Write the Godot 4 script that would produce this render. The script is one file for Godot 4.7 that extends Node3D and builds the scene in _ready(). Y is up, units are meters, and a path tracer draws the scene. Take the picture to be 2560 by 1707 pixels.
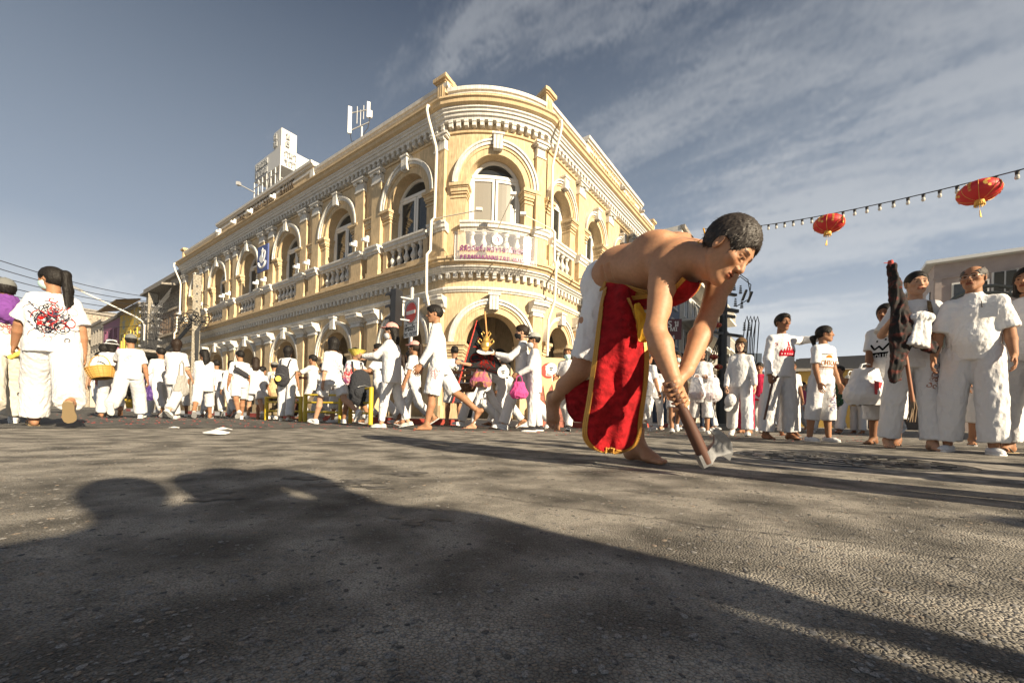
extends Node3D
# A street corner in an old town during a festival: one ground plane, y up, metres, camera near the road surface looking down -z.

const SUN_AZ := Vector2(0.715, 0.699)   # towards the sun in plan: right and behind the camera
const SUN_EL := 22.0
var M := {}
var names := {}
var fold := FastNoiseLite.new()
var rng := RandomNumberGenerator.new()

func _ready():
	rng.seed = 11
	var cam := Camera3D.new()
	cam.name = "camera"
	cam.projection = Camera3D.PROJECTION_FRUSTUM
	cam.near = 0.05
	cam.far = 2000.0
	cam.size = 0.05 * 682.8 / 414.2
	cam.frustum_offset = Vector2(0, 0.05 * (1042.2 - 853.5) / 1035.56)
	cam.position = Vector3(0, 0.22, 0)
	cam.rotation.z = deg_to_rad(1.4548)
	add_child(cam)
	cam.current = true
	var we := WorldEnvironment.new()
	we.name = "world_environment"
	var env := Environment.new()
	env.background_mode = Environment.BG_SKY
	env.sky = Sky.new()
	env.sky.sky_material = make_sky()
	env.tonemap_mode = Environment.TONE_MAPPER_LINEAR
	env.tonemap_exposure = 2.3
	env.sdfgi_enabled = true
	env.ssao_enabled = true
	env.ssil_enabled = true
	env.fog_enabled = true
	env.fog_density = 0.0006
	env.fog_light_color = Color(0.78, 0.82, 0.86)
	we.environment = env
	add_child(we)
	var sun := DirectionalLight3D.new()
	sun.name = "sun"
	sun.light_energy = 1.6
	sun.light_color = Color(1.0, 0.925, 0.80)
	sun.light_angular_distance = 0.5
	sun.shadow_enabled = true
	add_child(sun)
	var ce := cos(deg_to_rad(SUN_EL))
	sun.look_at_from_position(Vector3.ZERO, -Vector3(SUN_AZ.x * ce, sin(deg_to_rad(SUN_EL)), SUN_AZ.y * ce))
	fold.seed = 5
	fold.frequency = 1.0
	fold.fractal_octaves = 2
	make_materials()
	build_ground()
	build_bank()
	build_left_street()
	build_right_street()
	build_street_furniture()
	build_people()
	build_shadow_crowd()
	build_litter()

# ---------------------------------------------------------------- sky
func make_sky() -> PanoramaSkyMaterial:
	var w := 1536
	var h := 768
	var im := Image.create(w, h, false, Image.FORMAT_RGBF)
	var a := FastNoiseLite.new()
	a.seed = 3
	a.frequency = 1.0
	a.fractal_octaves = 6
	a.fractal_gain = 0.55
	a.domain_warp_enabled = true
	a.domain_warp_amplitude = 0.55
	a.domain_warp_frequency = 1.1
	var b := FastNoiseLite.new()
	b.seed = 9
	b.frequency = 0.55
	b.fractal_octaves = 3
	var hor := Vector3(0.470, 0.480, 0.480)
	var mid := Vector3(0.150, 0.182, 0.228)
	var up := Vector3(0.030, 0.042, 0.066)
	var zen := Vector3(0.021, 0.029, 0.046)
	for y in h:
		var el: float = PI * (0.5 - (y + 0.5) / h)
		var s: float = sin(el)
		var base: Vector3
		if s < 0.0:
			base = Vector3(0.22, 0.21, 0.20)
		elif s < 0.30:
			base = hor.lerp(mid, pow(s / 0.30, 0.85))
		elif s < 0.72:
			base = mid.lerp(up, (s - 0.30) / 0.42)
		else:
			base = up.lerp(zen, (s - 0.72) / 0.28)
		for x in w:
			var c := base
			if s > -0.01:
				var az: float = TAU * (x + 0.5) / w
				var k: float = 1.0 / (maxf(s, 0.0) + 0.16)
				var px: float = sin(az) * cos(el) * k
				var pz: float = -cos(az) * cos(el) * k
				# streaks drawn out along one wind direction
				var u: float = px * 0.80 + pz * 0.60
				var v: float = -px * 0.60 + pz * 0.80
				var n: float = a.get_noise_3d(u * 0.50, v * 1.55, 0.0)
				var n3: float = a.get_noise_3d(u * 1.7, v * 5.2, 9.0)
				var m: float = b.get_noise_3d(px * 0.62 + 0.35, pz * 0.62 + 1.0, 4.0)
				var d: float = clampf(n * 1.35 + m * 1.15 + n3 * 0.5 + 0.17 + 0.13 * sin(az), 0.0, 1.0)
				d = d * d * (3.0 - 2.0 * d) * 0.60
				var cl := Vector3(0.43, 0.44, 0.445).lerp(Vector3(0.15, 0.16, 0.178), clampf(s * 1.3, 0.0, 1.0))
				c = base.lerp(cl, d)
			im.set_pixel(x, y, Color(c.x, c.y, c.z))
	var m2 := PanoramaSkyMaterial.new()
	m2.panorama = ImageTexture.create_from_image(im)
	m2.energy_multiplier = 0.95
	return m2

# ---------------------------------------------------------------- helpers
func lin(r: float, g: float, b: float) -> Color:
	return Color(r, g, b).linear_to_srgb()

func numbered(called: String) -> String:
	var k: int = names.get(called, 0)
	names[called] = k + 1
	return called if k == 0 else "%s_%03d" % [called, k]

func tag(o: Node, label := "", category := "", group := "", kind := ""):
	if label: o.set_meta("label", label)
	if category: o.set_meta("category", category)
	if group: o.set_meta("group", group)
	if kind: o.set_meta("kind", kind)
	return o

func thing(called: String, label: String, category: String, at := Vector3.ZERO, turn := 0.0, group := "") -> Node3D:
	var o := Node3D.new()
	o.name = numbered(called)
	add_child(o)
	o.position = at
	o.rotation.y = turn
	tag(o, label, category, group)
	return o

func part(called: String, mesh: Mesh, m: Material, parent: Node, at := Transform3D()) -> MeshInstance3D:
	var o := MeshInstance3D.new()
	o.mesh = mesh
	o.material_override = m
	o.transform = at
	if parent == self:
		o.name = numbered(called)
	else:
		var k: int = parent.get_meta("_n_" + called, 0)
		parent.set_meta("_n_" + called, k + 1)
		o.name = called if k == 0 else "%s_%03d" % [called, k]
	parent.add_child(o)
	return o

class MB:                              # collects triangles
	var v := PackedVector3Array()
	var n := PackedVector3Array()
	var uv := PackedVector2Array()
	var has_uv := false
	func tri(a: Vector3, b: Vector3, c: Vector3, out := Vector3.ZERO):
		var nn := (c - a).cross(b - a)
		if nn.length_squared() < 1e-16: return
		nn = nn.normalized()
		if out != Vector3.ZERO and nn.dot(out) < 0.0:
			nn = -nn
			v.append(a); v.append(c); v.append(b)
		else:
			v.append(a); v.append(b); v.append(c)
		n.append(nn); n.append(nn); n.append(nn)
	func quad(a: Vector3, b: Vector3, c: Vector3, d: Vector3, out := Vector3.ZERO):
		tri(a, b, c, out)
		tri(a, c, d, out)
	func quadn(a: Vector3, b: Vector3, c: Vector3, d: Vector3, na: Vector3, nb: Vector3, nc: Vector3, nd: Vector3):
		var f := (c - a).cross(b - a)
		if f.dot(na + nb + nc + nd) < 0.0:
			v.append_array([a, c, b, a, d, c]); n.append_array([na, nc, nb, na, nd, nc])
		else:
			v.append_array([a, b, c, a, c, d]); n.append_array([na, nb, nc, na, nc, nd])
	func box(t: Transform3D, s: Vector3):          # a box of size s centred on t
		var h := s * 0.5
		for ax in 3:
			for sg in [-1.0, 1.0]:
				var o := Vector3.ZERO; o[ax] = h[ax] * sg
				var p := Vector3.ZERO; p[(ax + 1) % 3] = h[(ax + 1) % 3]
				var q := Vector3.ZERO; q[(ax + 2) % 3] = h[(ax + 2) % 3]
				quad(t * (o - p - q), t * (o + p - q), t * (o + p + q), t * (o - p + q), t.basis * o)
	func tube(pts: Array, r, seg := 8, caps := true):     # r: a number or one number per point
		var rings := []
		var up := Vector3.UP
		for i in pts.size():
			var d: Vector3 = (pts[mini(i + 1, pts.size() - 1)] - pts[maxi(i - 1, 0)]).normalized()
			if absf(d.dot(up)) > 0.95: up = Vector3.RIGHT if absf(d.x) < 0.9 else Vector3.BACK
			var x := d.cross(up).normalized()
			var y := x.cross(d)
			up = y
			var ring := []
			var rr: float = r[i] if r is Array else r
			for k in seg:
				var a := TAU * k / seg
				var w := x * cos(a) + y * sin(a)
				ring.append([pts[i] + w * rr, w])
			rings.append(ring)
		for i in rings.size() - 1:
			for k in seg:
				var A = rings[i][k]; var B = rings[i][(k + 1) % seg]; var C = rings[i + 1][(k + 1) % seg]; var D = rings[i + 1][k]
				quadn(A[0], B[0], C[0], D[0], A[1], B[1], C[1], D[1])
		if caps:
			for e in [0, rings.size() - 1]:
				var out: Vector3 = (pts[0] - pts[1]) if e == 0 else (pts[e] - pts[e - 1])
				for k in seg:
					tri(pts[e], rings[e][k][0], rings[e][(k + 1) % seg][0], out)
	func lathe(prof: Array, seg := 16, t := Transform3D()):   # prof: [radius, y] from bottom to top
		for i in prof.size() - 1:
			var p0: Vector2 = prof[i]; var p1: Vector2 = prof[i + 1]
			var nn := Vector2(p1.y - p0.y, p0.x - p1.x).normalized()
			for k in seg:
				var a := TAU * k / seg; var b := TAU * (k + 1) / seg
				var ca := Vector3(cos(a), 0, sin(a)); var cb := Vector3(cos(b), 0, sin(b))
				var na := t.basis * (ca * nn.x + Vector3.UP * nn.y); var nb := t.basis * (cb * nn.x + Vector3.UP * nn.y)
				quadn(t * (ca * p0.x + Vector3.UP * p0.y), t * (cb * p0.x + Vector3.UP * p0.y), t * (cb * p1.x + Vector3.UP * p1.y), t * (ca * p1.x + Vector3.UP * p1.y), na, nb, nb, na)
	func prism(poly: Array, depth: float, t := Transform3D()):   # poly in x,y; from z=0 to z=depth
		var pk := PackedVector2Array(poly)
		var ix := Geometry2D.triangulate_polygon(pk)
		for i in range(0, ix.size(), 3):
			var a := poly[ix[i]] as Vector2; var b := poly[ix[i + 1]] as Vector2; var c := poly[ix[i + 2]] as Vector2
			tri(t * Vector3(a.x, a.y, depth), t * Vector3(b.x, b.y, depth), t * Vector3(c.x, c.y, depth), t.basis.z)
			tri(t * Vector3(a.x, a.y, 0), t * Vector3(b.x, b.y, 0), t * Vector3(c.x, c.y, 0), -t.basis.z)
		var area := 0.0
		for i in poly.size(): area += (poly[i] as Vector2).cross(poly[(i + 1) % poly.size()])
		for i in poly.size():
			var a: Vector2 = poly[i]; var b: Vector2 = poly[(i + 1) % poly.size()]
			var e := (b - a).orthogonal() * signf(area)
			quad(t * Vector3(a.x, a.y, 0), t * Vector3(b.x, b.y, 0), t * Vector3(b.x, b.y, depth), t * Vector3(a.x, a.y, depth), t.basis * Vector3(e.x, e.y, 0))
	func mesh(off := Vector3.ZERO) -> ArrayMesh:
		var m := ArrayMesh.new()
		if v.is_empty(): return m
		var arr := []
		arr.resize(Mesh.ARRAY_MAX)
		var w := v
		if off != Vector3.ZERO:
			w = v.duplicate()
			for i in w.size(): w[i] -= off
		arr[Mesh.ARRAY_VERTEX] = w
		arr[Mesh.ARRAY_NORMAL] = n
		if uv.size() == v.size(): arr[Mesh.ARRAY_TEX_UV] = uv
		m.add_surface_from_arrays(Mesh.PRIMITIVE_TRIANGLES, arr)
		return m

func boxmesh(s: Vector3) -> ArrayMesh:
	var b := MB.new()
	b.box(Transform3D(), s)
	return b.mesh()

func bezier(a: Vector3, b: Vector3, sag: float, n := 10) -> Array:    # a hanging wire
	var out := []
	for i in n + 1:
		var t := float(i) / n
		out.append(a.lerp(b, t) - Vector3.UP * sag * 4.0 * t * (1.0 - t))
	return out

# ---------------------------------------------------------------- materials
func noise_tex(freq: float, oct: int, lo: float, hi: float, size := 512, type := FastNoiseLite.TYPE_SIMPLEX_SMOOTH, bump := 0.0) -> NoiseTexture2D:
	var t := NoiseTexture2D.new()
	var n := FastNoiseLite.new()
	n.seed = int(freq * 1000) % 97
	n.noise_type = type
	n.frequency = freq
	n.fractal_octaves = oct
	if type == FastNoiseLite.TYPE_CELLULAR:
		n.cellular_return_type = FastNoiseLite.RETURN_DISTANCE2_SUB
		n.fractal_type = FastNoiseLite.FRACTAL_NONE
	t.noise = n
	t.width = size
	t.height = size
	t.seamless = true
	t.seamless_blend_skirt = 0.1
	if bump > 0.0:
		t.as_normal_map = true
		t.bump_strength = bump
	else:
		var g := Gradient.new()
		g.set_color(0, Color(lo, lo, lo))
		g.set_color(1, Color(hi, hi, hi))
		t.color_ramp = g
	return t

func mat(called: String, c: Color, rough := 0.8, metal := 0.0) -> StandardMaterial3D:
	var m := StandardMaterial3D.new()
	m.resource_name = called
	m.albedo_color = c
	m.roughness = rough
	m.metallic = metal
	M[called] = m
	return m

func tri_tex(m: StandardMaterial3D, tex: Texture2D, scale: float, world := true):
	m.albedo_texture = tex
	m.uv1_triplanar = true
	m.uv1_world_triplanar = world
	m.uv1_scale = Vector3.ONE * scale

var T := {}
func make_materials():
	T.mottle = noise_tex(0.012, 5, 0.90, 1.03)
	T.grime = noise_tex(0.02, 5, 0.45, 1.15)
	T.fine = noise_tex(0.09, 3, 0.0, 1.0)
	T.weave = noise_tex(0.35, 2, 0.0, 1.0, 256)
	T.skin = noise_tex(0.05, 4, 0.90, 1.05)
	T.strand = noise_tex(0.16, 3, 0.45, 1.5, 256)
	T.streak = noise_tex(0.03, 4, 0.74, 1.06)
	var ridge := NoiseTexture2D.new()
	var rn := FastNoiseLite.new()
	rn.seed = 12
	rn.frequency = 0.014
	rn.fractal_type = FastNoiseLite.FRACTAL_RIDGED
	rn.fractal_octaves = 3
	rn.domain_warp_enabled = true
	rn.domain_warp_amplitude = 22.0
	ridge.noise = rn
	ridge.width = 512
	ridge.height = 512
	ridge.seamless = true
	T.crease = ridge
	var plaster := mat("plaster", lin(0.72, 0.55, 0.335), 0.85)
	tri_tex(plaster, T.mottle, 0.55)
	plaster.heightmap_enabled = true
	plaster.heightmap_texture = T.fine
	plaster.heightmap_scale = 0.05
	var trim := mat("trim", lin(0.80, 0.775, 0.72), 0.8)
	tri_tex(trim, T.mottle, 0.8)
	mat("frame_white", lin(0.72, 0.71, 0.68), 0.5)
	var gl := mat("window_glass", lin(0.022, 0.024, 0.024), 0.06)
	gl.metallic_specular = 0.55
	mat("blind", lin(0.25, 0.235, 0.205), 0.25)
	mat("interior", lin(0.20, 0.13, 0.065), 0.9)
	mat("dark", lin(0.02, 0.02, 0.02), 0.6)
	mat("black_paint", lin(0.018, 0.018, 0.02), 0.45)
	mat("cable", lin(0.02, 0.02, 0.022), 0.6)
	mat("steel", lin(0.42, 0.43, 0.44), 0.35, 0.8)
	mat("galvanised", lin(0.42, 0.42, 0.42), 0.5, 0.3)
	var conc := mat("concrete", lin(0.36, 0.33, 0.29), 0.9)
	tri_tex(conc, T.grime, 0.9)
	var pole := mat("pole_concrete", lin(0.40, 0.36, 0.29), 0.9)
	tri_tex(pole, T.grime, 1.3)
	mat("sign_blue", lin(0.045, 0.075, 0.25), 0.45)
	mat("sign_white", lin(0.80, 0.80, 0.78), 0.4)
	mat("sign_red", lin(0.72, 0.055, 0.035), 0.4)
	mat("sign_black", lin(0.015, 0.015, 0.015), 0.5)
	mat("sign_maroon", lin(0.11, 0.012, 0.02), 0.5)
	mat("letter_purple", lin(0.20, 0.05, 0.17), 0.4)
	mat("letter_brown", lin(0.085, 0.06, 0.035), 0.8)
	mat("rail_yellow", lin(0.55, 0.40, 0.02), 0.45)
	mat("wood_dark", lin(0.085, 0.035, 0.022), 0.6)
	mat("wood_mid", lin(0.24, 0.145, 0.08), 0.75)
	mat("pvc", lin(0.80, 0.74, 0.62), 0.45)
	for k in ["plaster", "trim"]:          # rain streaks run down the walls
		var q: StandardMaterial3D = M[k]
		q.detail_enabled = true
		q.detail_blend_mode = BaseMaterial3D.BLEND_MODE_MUL
		q.detail_albedo = T.streak
		q.detail_uv_layer = BaseMaterial3D.DETAIL_UV_2
		q.uv2_triplanar = true
		q.uv2_world_triplanar = true
		q.uv2_scale = Vector3(1.7, 0.16, 1.7)
	for k in ["sign_white", "trim", "plaster", "pvc", "frame_white"]:
		M[k].metallic_specular = 0.35
	var ac := mat("acrylic", Color(0.95, 0.95, 0.97, 0.10), 0.05)
	ac.transparency = BaseMaterial3D.TRANSPARENCY_ALPHA

func cloth(called: String, c: Color, sheen := 0.15) -> StandardMaterial3D:
	if M.has(called): return M[called]
	var m := mat(called, c, 0.9)
	m.rim_enabled = true
	m.rim = sheen
	m.rim_tint = 0.6
	m.metallic_specular = 0.25
	m.heightmap_enabled = true
	m.heightmap_texture = T.crease
	m.heightmap_scale = 0.55
	m.uv1_triplanar = true
	m.uv1_scale = Vector3(2.3, 1.5, 2.3)
	return m

# ---------------------------------------------------------------- the corner building
# Its two street fronts and the bowed corner between them are laid out along one line: s runs along the wall
# (left front s < 0, corner 0..LA, right front s > LA), y up, n outwards from the wall face.
const CORNER := Vector3(-0.461, 0, -11.0)
const DL := Vector3(-0.80503, 0, -0.59324)
const DR := Vector3(0.59324, 0, -0.80503)
const NL := Vector3(-0.59324, 0, 0.80503)
const NR := Vector3(0.80503, 0, 0.59324)
const TL := 2.0
const RC := 3.286
const HALF := 0.4448
const LA := 2.9233
const PIT := 0.35

func wall_frame(s: float) -> Array:           # [point on the wall at ground level, outward normal]
	if absf(s) < 1e-4 or absf(s - LA) < 1e-4:
		var mid := (NL + NR).normalized()
		var side := NL if s < 1.0 else NR
		var edge := mid.rotated(Vector3.UP, -HALF if s < 1.0 else HALF)
		var m := (side + edge).normalized()
		return [CORNER + (DL if s < 1.0 else DR) * TL, m / m.dot(side)]
	if s < 0.0:
		return [CORNER + DL * (TL - s), NL]
	if s > LA:
		return [CORNER + DR * (TL + s - LA), NR]
	var a := (s / LA - 0.5) * 2.0 * HALF
	var c0 := (NL + NR).normalized()
	var nn := c0.rotated(Vector3.UP, a)
	var chord := CORNER + (DL + DR) * TL * 0.5
	var cen := chord - c0 * RC * cos(HALF)
	return [cen + nn * RC, nn]

func F(s: float, y: float, n: float) -> Vector3:
	var f := wall_frame(s)
	var p: Vector3 = f[0] + f[1] * n
	p.y = y
	return p

func cuts(s0: float, s1: float) -> Array:       # where a stretch of wall is cut so that it follows the bow
	var out := [s0]
	for e in [0.0, LA]:
		if s0 < e - 1e-3 and s1 > e + 1e-3: out.append(e)
	out.append(s1)
	out.sort()
	var all := []
	for i in out.size() - 1:
		var a: float = out[i]; var b: float = out[i + 1]
		var k := 1
		if a > -1e-3 and b < LA + 1e-3: k = maxi(1, int(ceil((b - a) / 0.16)))
		for j in k: all.append(lerpf(a, b, float(j) / k))
	all.append(s1)
	return all

func fbox(m: MB, s0: float, s1: float, y0: float, y1: float, n0: float, n1: float):
	var c := cuts(s0, s1)
	for i in c.size() - 1:
		var a: float = c[i]; var b: float = c[i + 1]
		var nn: Vector3 = wall_frame((a + b) * 0.5)[1]
		m.quad(F(a, y0, n1), F(b, y0, n1), F(b, y1, n1), F(a, y1, n1), nn)
		m.quad(F(a, y1, n0), F(b, y1, n0), F(b, y1, n1), F(a, y1, n1), Vector3.UP)
		m.quad(F(a, y0, n0), F(b, y0, n0), F(b, y0, n1), F(a, y0, n1), Vector3.DOWN)
	var d := (F(s1 - 0.001, y0, n1) - F(s0 + 0.001, y0, n1))
	m.quad(F(s0, y0, n0), F(s0, y0, n1), F(s0, y1, n1), F(s0, y1, n0), -d)
	m.quad(F(s1, y0, n0), F(s1, y0, n1), F(s1, y1, n1), F(s1, y1, n0), d)

func sweep(m: MB, s0: float, s1: float, prof: Array):     # prof: [n, y] from the foot out and up to the top
	var c := cuts(s0, s1)
	for i in c.size() - 1:
		var a: float = c[i]; var b: float = c[i + 1]
		var nn: Vector3 = wall_frame((a + b) * 0.5)[1]
		for k in prof.size() - 1:
			var p: Vector2 = prof[k]; var q: Vector2 = prof[k + 1]
			var dir := Vector2(q.y - p.y, p.x - q.x)
			m.quad(F(a, p.y, p.x), F(b, p.y, p.x), F(b, q.y, q.x), F(a, q.y, q.x), nn * dir.x + Vector3.UP * dir.y)
	for e in [s0, s1]:
		var dirv := (F(s0 + 0.01, 0, 0) - F(s0 + 0.02, 0, 0)) if e == s0 else (F(s1 - 0.01, 0, 0) - F(s1 - 0.02, 0, 0))
		for k in range(1, prof.size() - 1):
			m.tri(F(e, prof[0].y, prof[0].x), F(e, prof[k].y, prof[k].x), F(e, prof[k + 1].y, prof[k + 1].x), dirv)

func arch_ring(m: MB, c: float, y: float, r0: float, r1: float, n0: float, n1: float, seg := 28):
	for i in seg:
		var a := PI * i / seg; var b := PI * (i + 1) / seg
		var A := Vector2(cos(a), sin(a)); var B := Vector2(cos(b), sin(b))
		var nn: Vector3 = wall_frame(c)[1]
		m.quad(F(c + A.x * r0, y + A.y * r0, n1), F(c + A.x * r1, y + A.y * r1, n1), F(c + B.x * r1, y + B.y * r1, n1), F(c + B.x * r0, y + B.y * r0, n1), nn)
		var along := (F(c + 0.01, 0, 0) - F(c - 0.01, 0, 0)).normalized()
		var rad := (along * (A.x + B.x) + Vector3.UP * (A.y + B.y))
		m.quad(F(c + A.x * r1, y + A.y * r1, n0), F(c + A.x * r1, y + A.y * r1, n1), F(c + B.x * r1, y + B.y * r1, n1), F(c + B.x * r1, y + B.y * r1, n0), rad)
		m.quad(F(c + A.x * r0, y + A.y * r0, n0), F(c + A.x * r0, y + A.y * r0, n1), F(c + B.x * r0, y + B.y * r0, n1), F(c + B.x * r0, y + B.y * r0, n0), -rad)

# a piece of wall from s0 to s1, yb to yt, with one arched opening and its reveal
func wall_bay(m: MB, s0: float, s1: float, yb: float, yt: float, c: float, w: float, sill: float, spring: float, deep: float):
	for pr in [[s0, c - w], [c + w, s1]]:
		var cc := cuts(pr[0], pr[1])
		for i in cc.size() - 1:
			m.quad(F(cc[i], yb, 0), F(cc[i + 1], yb, 0), F(cc[i + 1], yt, 0), F(cc[i], yt, 0), wall_frame((cc[i] + cc[i + 1]) * 0.5)[1])
	var seg := 24
	var along := (F(c + 0.01, 0, 0) - F(c - 0.01, 0, 0)).normalized()
	for i in seg:
		var a := PI * i / seg; var b := PI * (i + 1) / seg
		var sa := c + cos(a) * w; var sb := c + cos(b) * w
		var ya := spring + sin(a) * w; var yc := spring + sin(b) * w
		m.quad(F(sa, ya, 0), F(sa, yt, 0), F(sb, yt, 0), F(sb, yc, 0), wall_frame(c)[1])
		m.quad(F(sa, ya, 0), F(sa, ya, -deep), F(sb, yc, -deep), F(sb, yc, 0), -(along * (cos(a) + cos(b)) + Vector3.UP * (sin(a) + sin(b))))
		if sill > yb:
			m.quad(F(sa, yb, 0), F(sb, yb, 0), F(sb, sill, 0), F(sa, sill, 0), wall_frame(c)[1])
	for e in [-1.0, 1.0]:
		m.quad(F(c + e * w, sill, 0), F(c + e * w, spring, 0), F(c + e * w, spring, -deep), F(c + e * w, sill, -deep), along * -e)
	m.quad(F(c - w, sill, 0), F(c + w, sill, 0), F(c + w, sill, -deep), F(c - w, sill, -deep), Vector3.UP)

func wall_at(s: float, y: float, n: float) -> Transform3D:    # x along the wall, y up, z outwards
	var nn: Vector3 = wall_frame(s)[1].normalized()
	return Transform3D(Basis(Vector3.UP.cross(nn), Vector3.UP, nn), F(s, y, n) - CORNER)

func build_bank():
	var b := thing("bank_building", "two storey yellow colonial bank with white mouldings, arched windows and a bowed corner", "building", CORNER)
	var off := CORNER
	var wall := MB.new()
	var parts := {}
	# bays: centre, from, to, half width of the opening, ring width, kind
	var bays := [
		[-20.75, -23.3, -19.1, 0.72, 0.36, 0], [-17.45, -19.1, -15.5, 0.90, 0.38, 0], [-13.6, -15.5, -11.6, 0.90, 0.38, 0], [-9.65, -11.6, -7.75, 0.90, 0.38, 0],
		[-5.75, -7.75, -3.8, 0.90, 0.38, 0], [-1.78, -3.8, 0.0, 0.90, 0.38, 0], [LA * 0.5, 0.0, LA, 0.88, 0.38, 1],
		[LA + 1.2, LA, LA + 2.45, 0.64, 0.30, 2], [LA + 3.7, LA + 2.45, LA + 4.95, 0.64, 0.30, 2], [LA + 6.2, LA + 4.95, LA + 7.45, 0.64, 0.30, 2], [LA + 8.7, LA + 7.45, LA + 10.3, 0.64, 0.30, 2],
	]
	var balus := MB.new()
	balus.lathe([Vector2(0.0, 0.0), Vector2(0.085, 0.0), Vector2(0.085, 0.05), Vector2(0.055, 0.07), Vector2(0.05, 0.10), Vector2(0.09, 0.17), Vector2(0.10, 0.23), Vector2(0.07, 0.31), Vector2(0.042, 0.38), Vector2(0.04, 0.46), Vector2(0.07, 0.49), Vector2(0.085, 0.52), Vector2(0.085, 0.58), Vector2(0.0, 0.58)], 12)
	var balus_mesh := balus.mesh()
	for by in bays:
		var c: float = by[0]; var w: float = by[3]; var rw: float = by[4]
		var up_spring := 6.98
		var lo_spring := 2.36 if by[5] != 2 else 2.55
		wall_bay(wall, by[1], by[2], 4.0, 9.30, c, w, 4.82, up_spring, 0.46)
		wall_bay(wall, by[1], by[2], 0.0, 4.0, c, w, 0.02, lo_spring, 0.50)
		for lv in 2:
			var y := up_spring if lv == 0 else lo_spring
			var ring_in := MB.new()
			arch_ring(ring_in, c, y, w - 0.02, w + rw * 0.42, -0.03, 0.045)
			arch_ring(ring_in, c, y, w + rw * 0.42, w + rw * 0.62, -0.03, 0.075)
			part("arch_moulding", ring_in.mesh(off), M.plaster, b)
			var ring := MB.new()
			arch_ring(ring, c, y, w + rw * 0.62, w + rw * 0.84, -0.03, 0.115)
			arch_ring(ring, c, y, w + rw * 0.84, w + rw, -0.03, 0.155)
			part("arch_trim", ring.mesh(off), M.trim, b)
			# keystone: a scrolled block with three flutes
			var ks := MB.new()
			var ky := y + w + rw
			for f in 3:
				fbox(ks, c - 0.125 + f * 0.088, c - 0.125 + f * 0.088 + 0.072, ky - rw * 0.86, ky + 0.08, 0.0, 0.215)
			fbox(ks, c - 0.12, c + 0.12, ky - rw * 0.82, ky + 0.08, 0.0, 0.195)
			fbox(ks, c - 0.17, c + 0.17, ky + 0.08, ky + 0.14, 0.0, 0.24)
			part("keystone", ks.mesh(off), M.trim, b)
			# imposts on both sides of the opening
			for e in [-1.0, 1.0]:
				var im := MB.new()
				for st in [[y - 0.40, y - 0.36, 0.03], [y - 0.29, y - 0.23, 0.045], [y - 0.23, y - 0.13, 0.075], [y - 0.13, y - 0.09, 0.10], [y - 0.09, y - 0.0, 0.14]]:
					var lo: float = w - st[2] * 0.7; var hi: float = w + rw + 0.04 + st[2] * 0.4
					fbox(im, minf(c + e * lo, c + e * hi), maxf(c + e * lo, c + e * hi), st[0], st[1], -0.48, st[2])
				part("impost", im.mesh(off), M.plaster, b)
		# balustrade in front of the window
		var rail := MB.new()
		var hw := w + 0.12
		sweep(rail, c - hw, c + hw, [Vector2(-0.10, 5.58), Vector2(0.10, 5.58), Vector2(0.12, 5.64), Vector2(0.17, 5.66), Vector2(0.17, 5.74), Vector2(0.21, 5.77), Vector2(0.21, 5.83), Vector2(-0.10, 5.83)])
		part("balustrade_rail", rail.mesh(off), M.trim, b)
		var foot := MB.new()
		fbox(foot, c - hw, c + hw, 4.80, 5.0, -0.12, 0.13)
		part("balustrade_foot", foot.mesh(off), M.plaster, b)
		var nb := 5 if by[5] != 2 else 4
		for k in nb:
			part("baluster", balus_mesh, M.trim, b, wall_at(c + (k - (nb - 1) * 0.5) * (w * 2.0 - 0.1) / nb, 5.0, 0.0))
		for e in [-1.0, 1.0]:
			var hp := MB.new()
			fbox(hp, c + e * (w + 0.09) - 0.10, c + e * (w + 0.09) + 0.10, 4.80, 5.6, -0.02, 0.10)
			part("balustrade_end", hp.mesh(off), M.plaster, b)
		# window: outer frame, two leaves, a meeting post
		var nz := -0.38
		var fr := MB.new()
		fbox(fr, c - w + 0.02, c - w + 0.10, 4.83, up_spring, nz - 0.05, nz + 0.06)
		fbox(fr, c + w - 0.10, c + w - 0.02, 4.83, up_spring, nz - 0.05, nz + 0.06)
		arch_ring(fr, c, up_spring, w - 0.10, w - 0.01, nz - 0.05, nz + 0.06)
		var win := part("window", fr.mesh(off), M.frame_white, b)
		var tr := MB.new()
		fbox(tr, c - w + 0.1, c + w - 0.1, up_spring + 0.34, up_spring + 0.44, nz - 0.045, nz + 0.07)
		part("transom", tr.mesh(off), M.frame_white, win)
		for e in [-1.0, 1.0]:
			var a0: float = c + (0.02 if e > 0 else -(w - 0.11)); var a1: float = c + ((w - 0.11) if e > 0 else -0.02)
			var lf := MB.new()
			fbox(lf, a0, a0 + 0.075, 4.85, up_spring + 0.34, nz - 0.03, nz + 0.045)
			fbox(lf, a1 - 0.075, a1, 4.85, up_spring + 0.34, nz - 0.03, nz + 0.045)
			fbox(lf, a0 + 0.075, a1 - 0.075, up_spring + 0.26, up_spring + 0.34, nz - 0.03, nz + 0.045)
			fbox(lf, a0 + 0.075, a1 - 0.075, 4.85, 4.95, nz - 0.03, nz + 0.045)
			part("window_leaf", lf.mesh(off), M.frame_white, win)
			var pn := MB.new()
			fbox(pn, a0 + 0.07, a1 - 0.07, 4.9, up_spring + 0.28, nz - 0.02, nz + 0.012)
			part("pane", pn.mesh(off), M.blind if by[5] == 1 else M.window_glass, win)
		var tp := MB.new()
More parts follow.
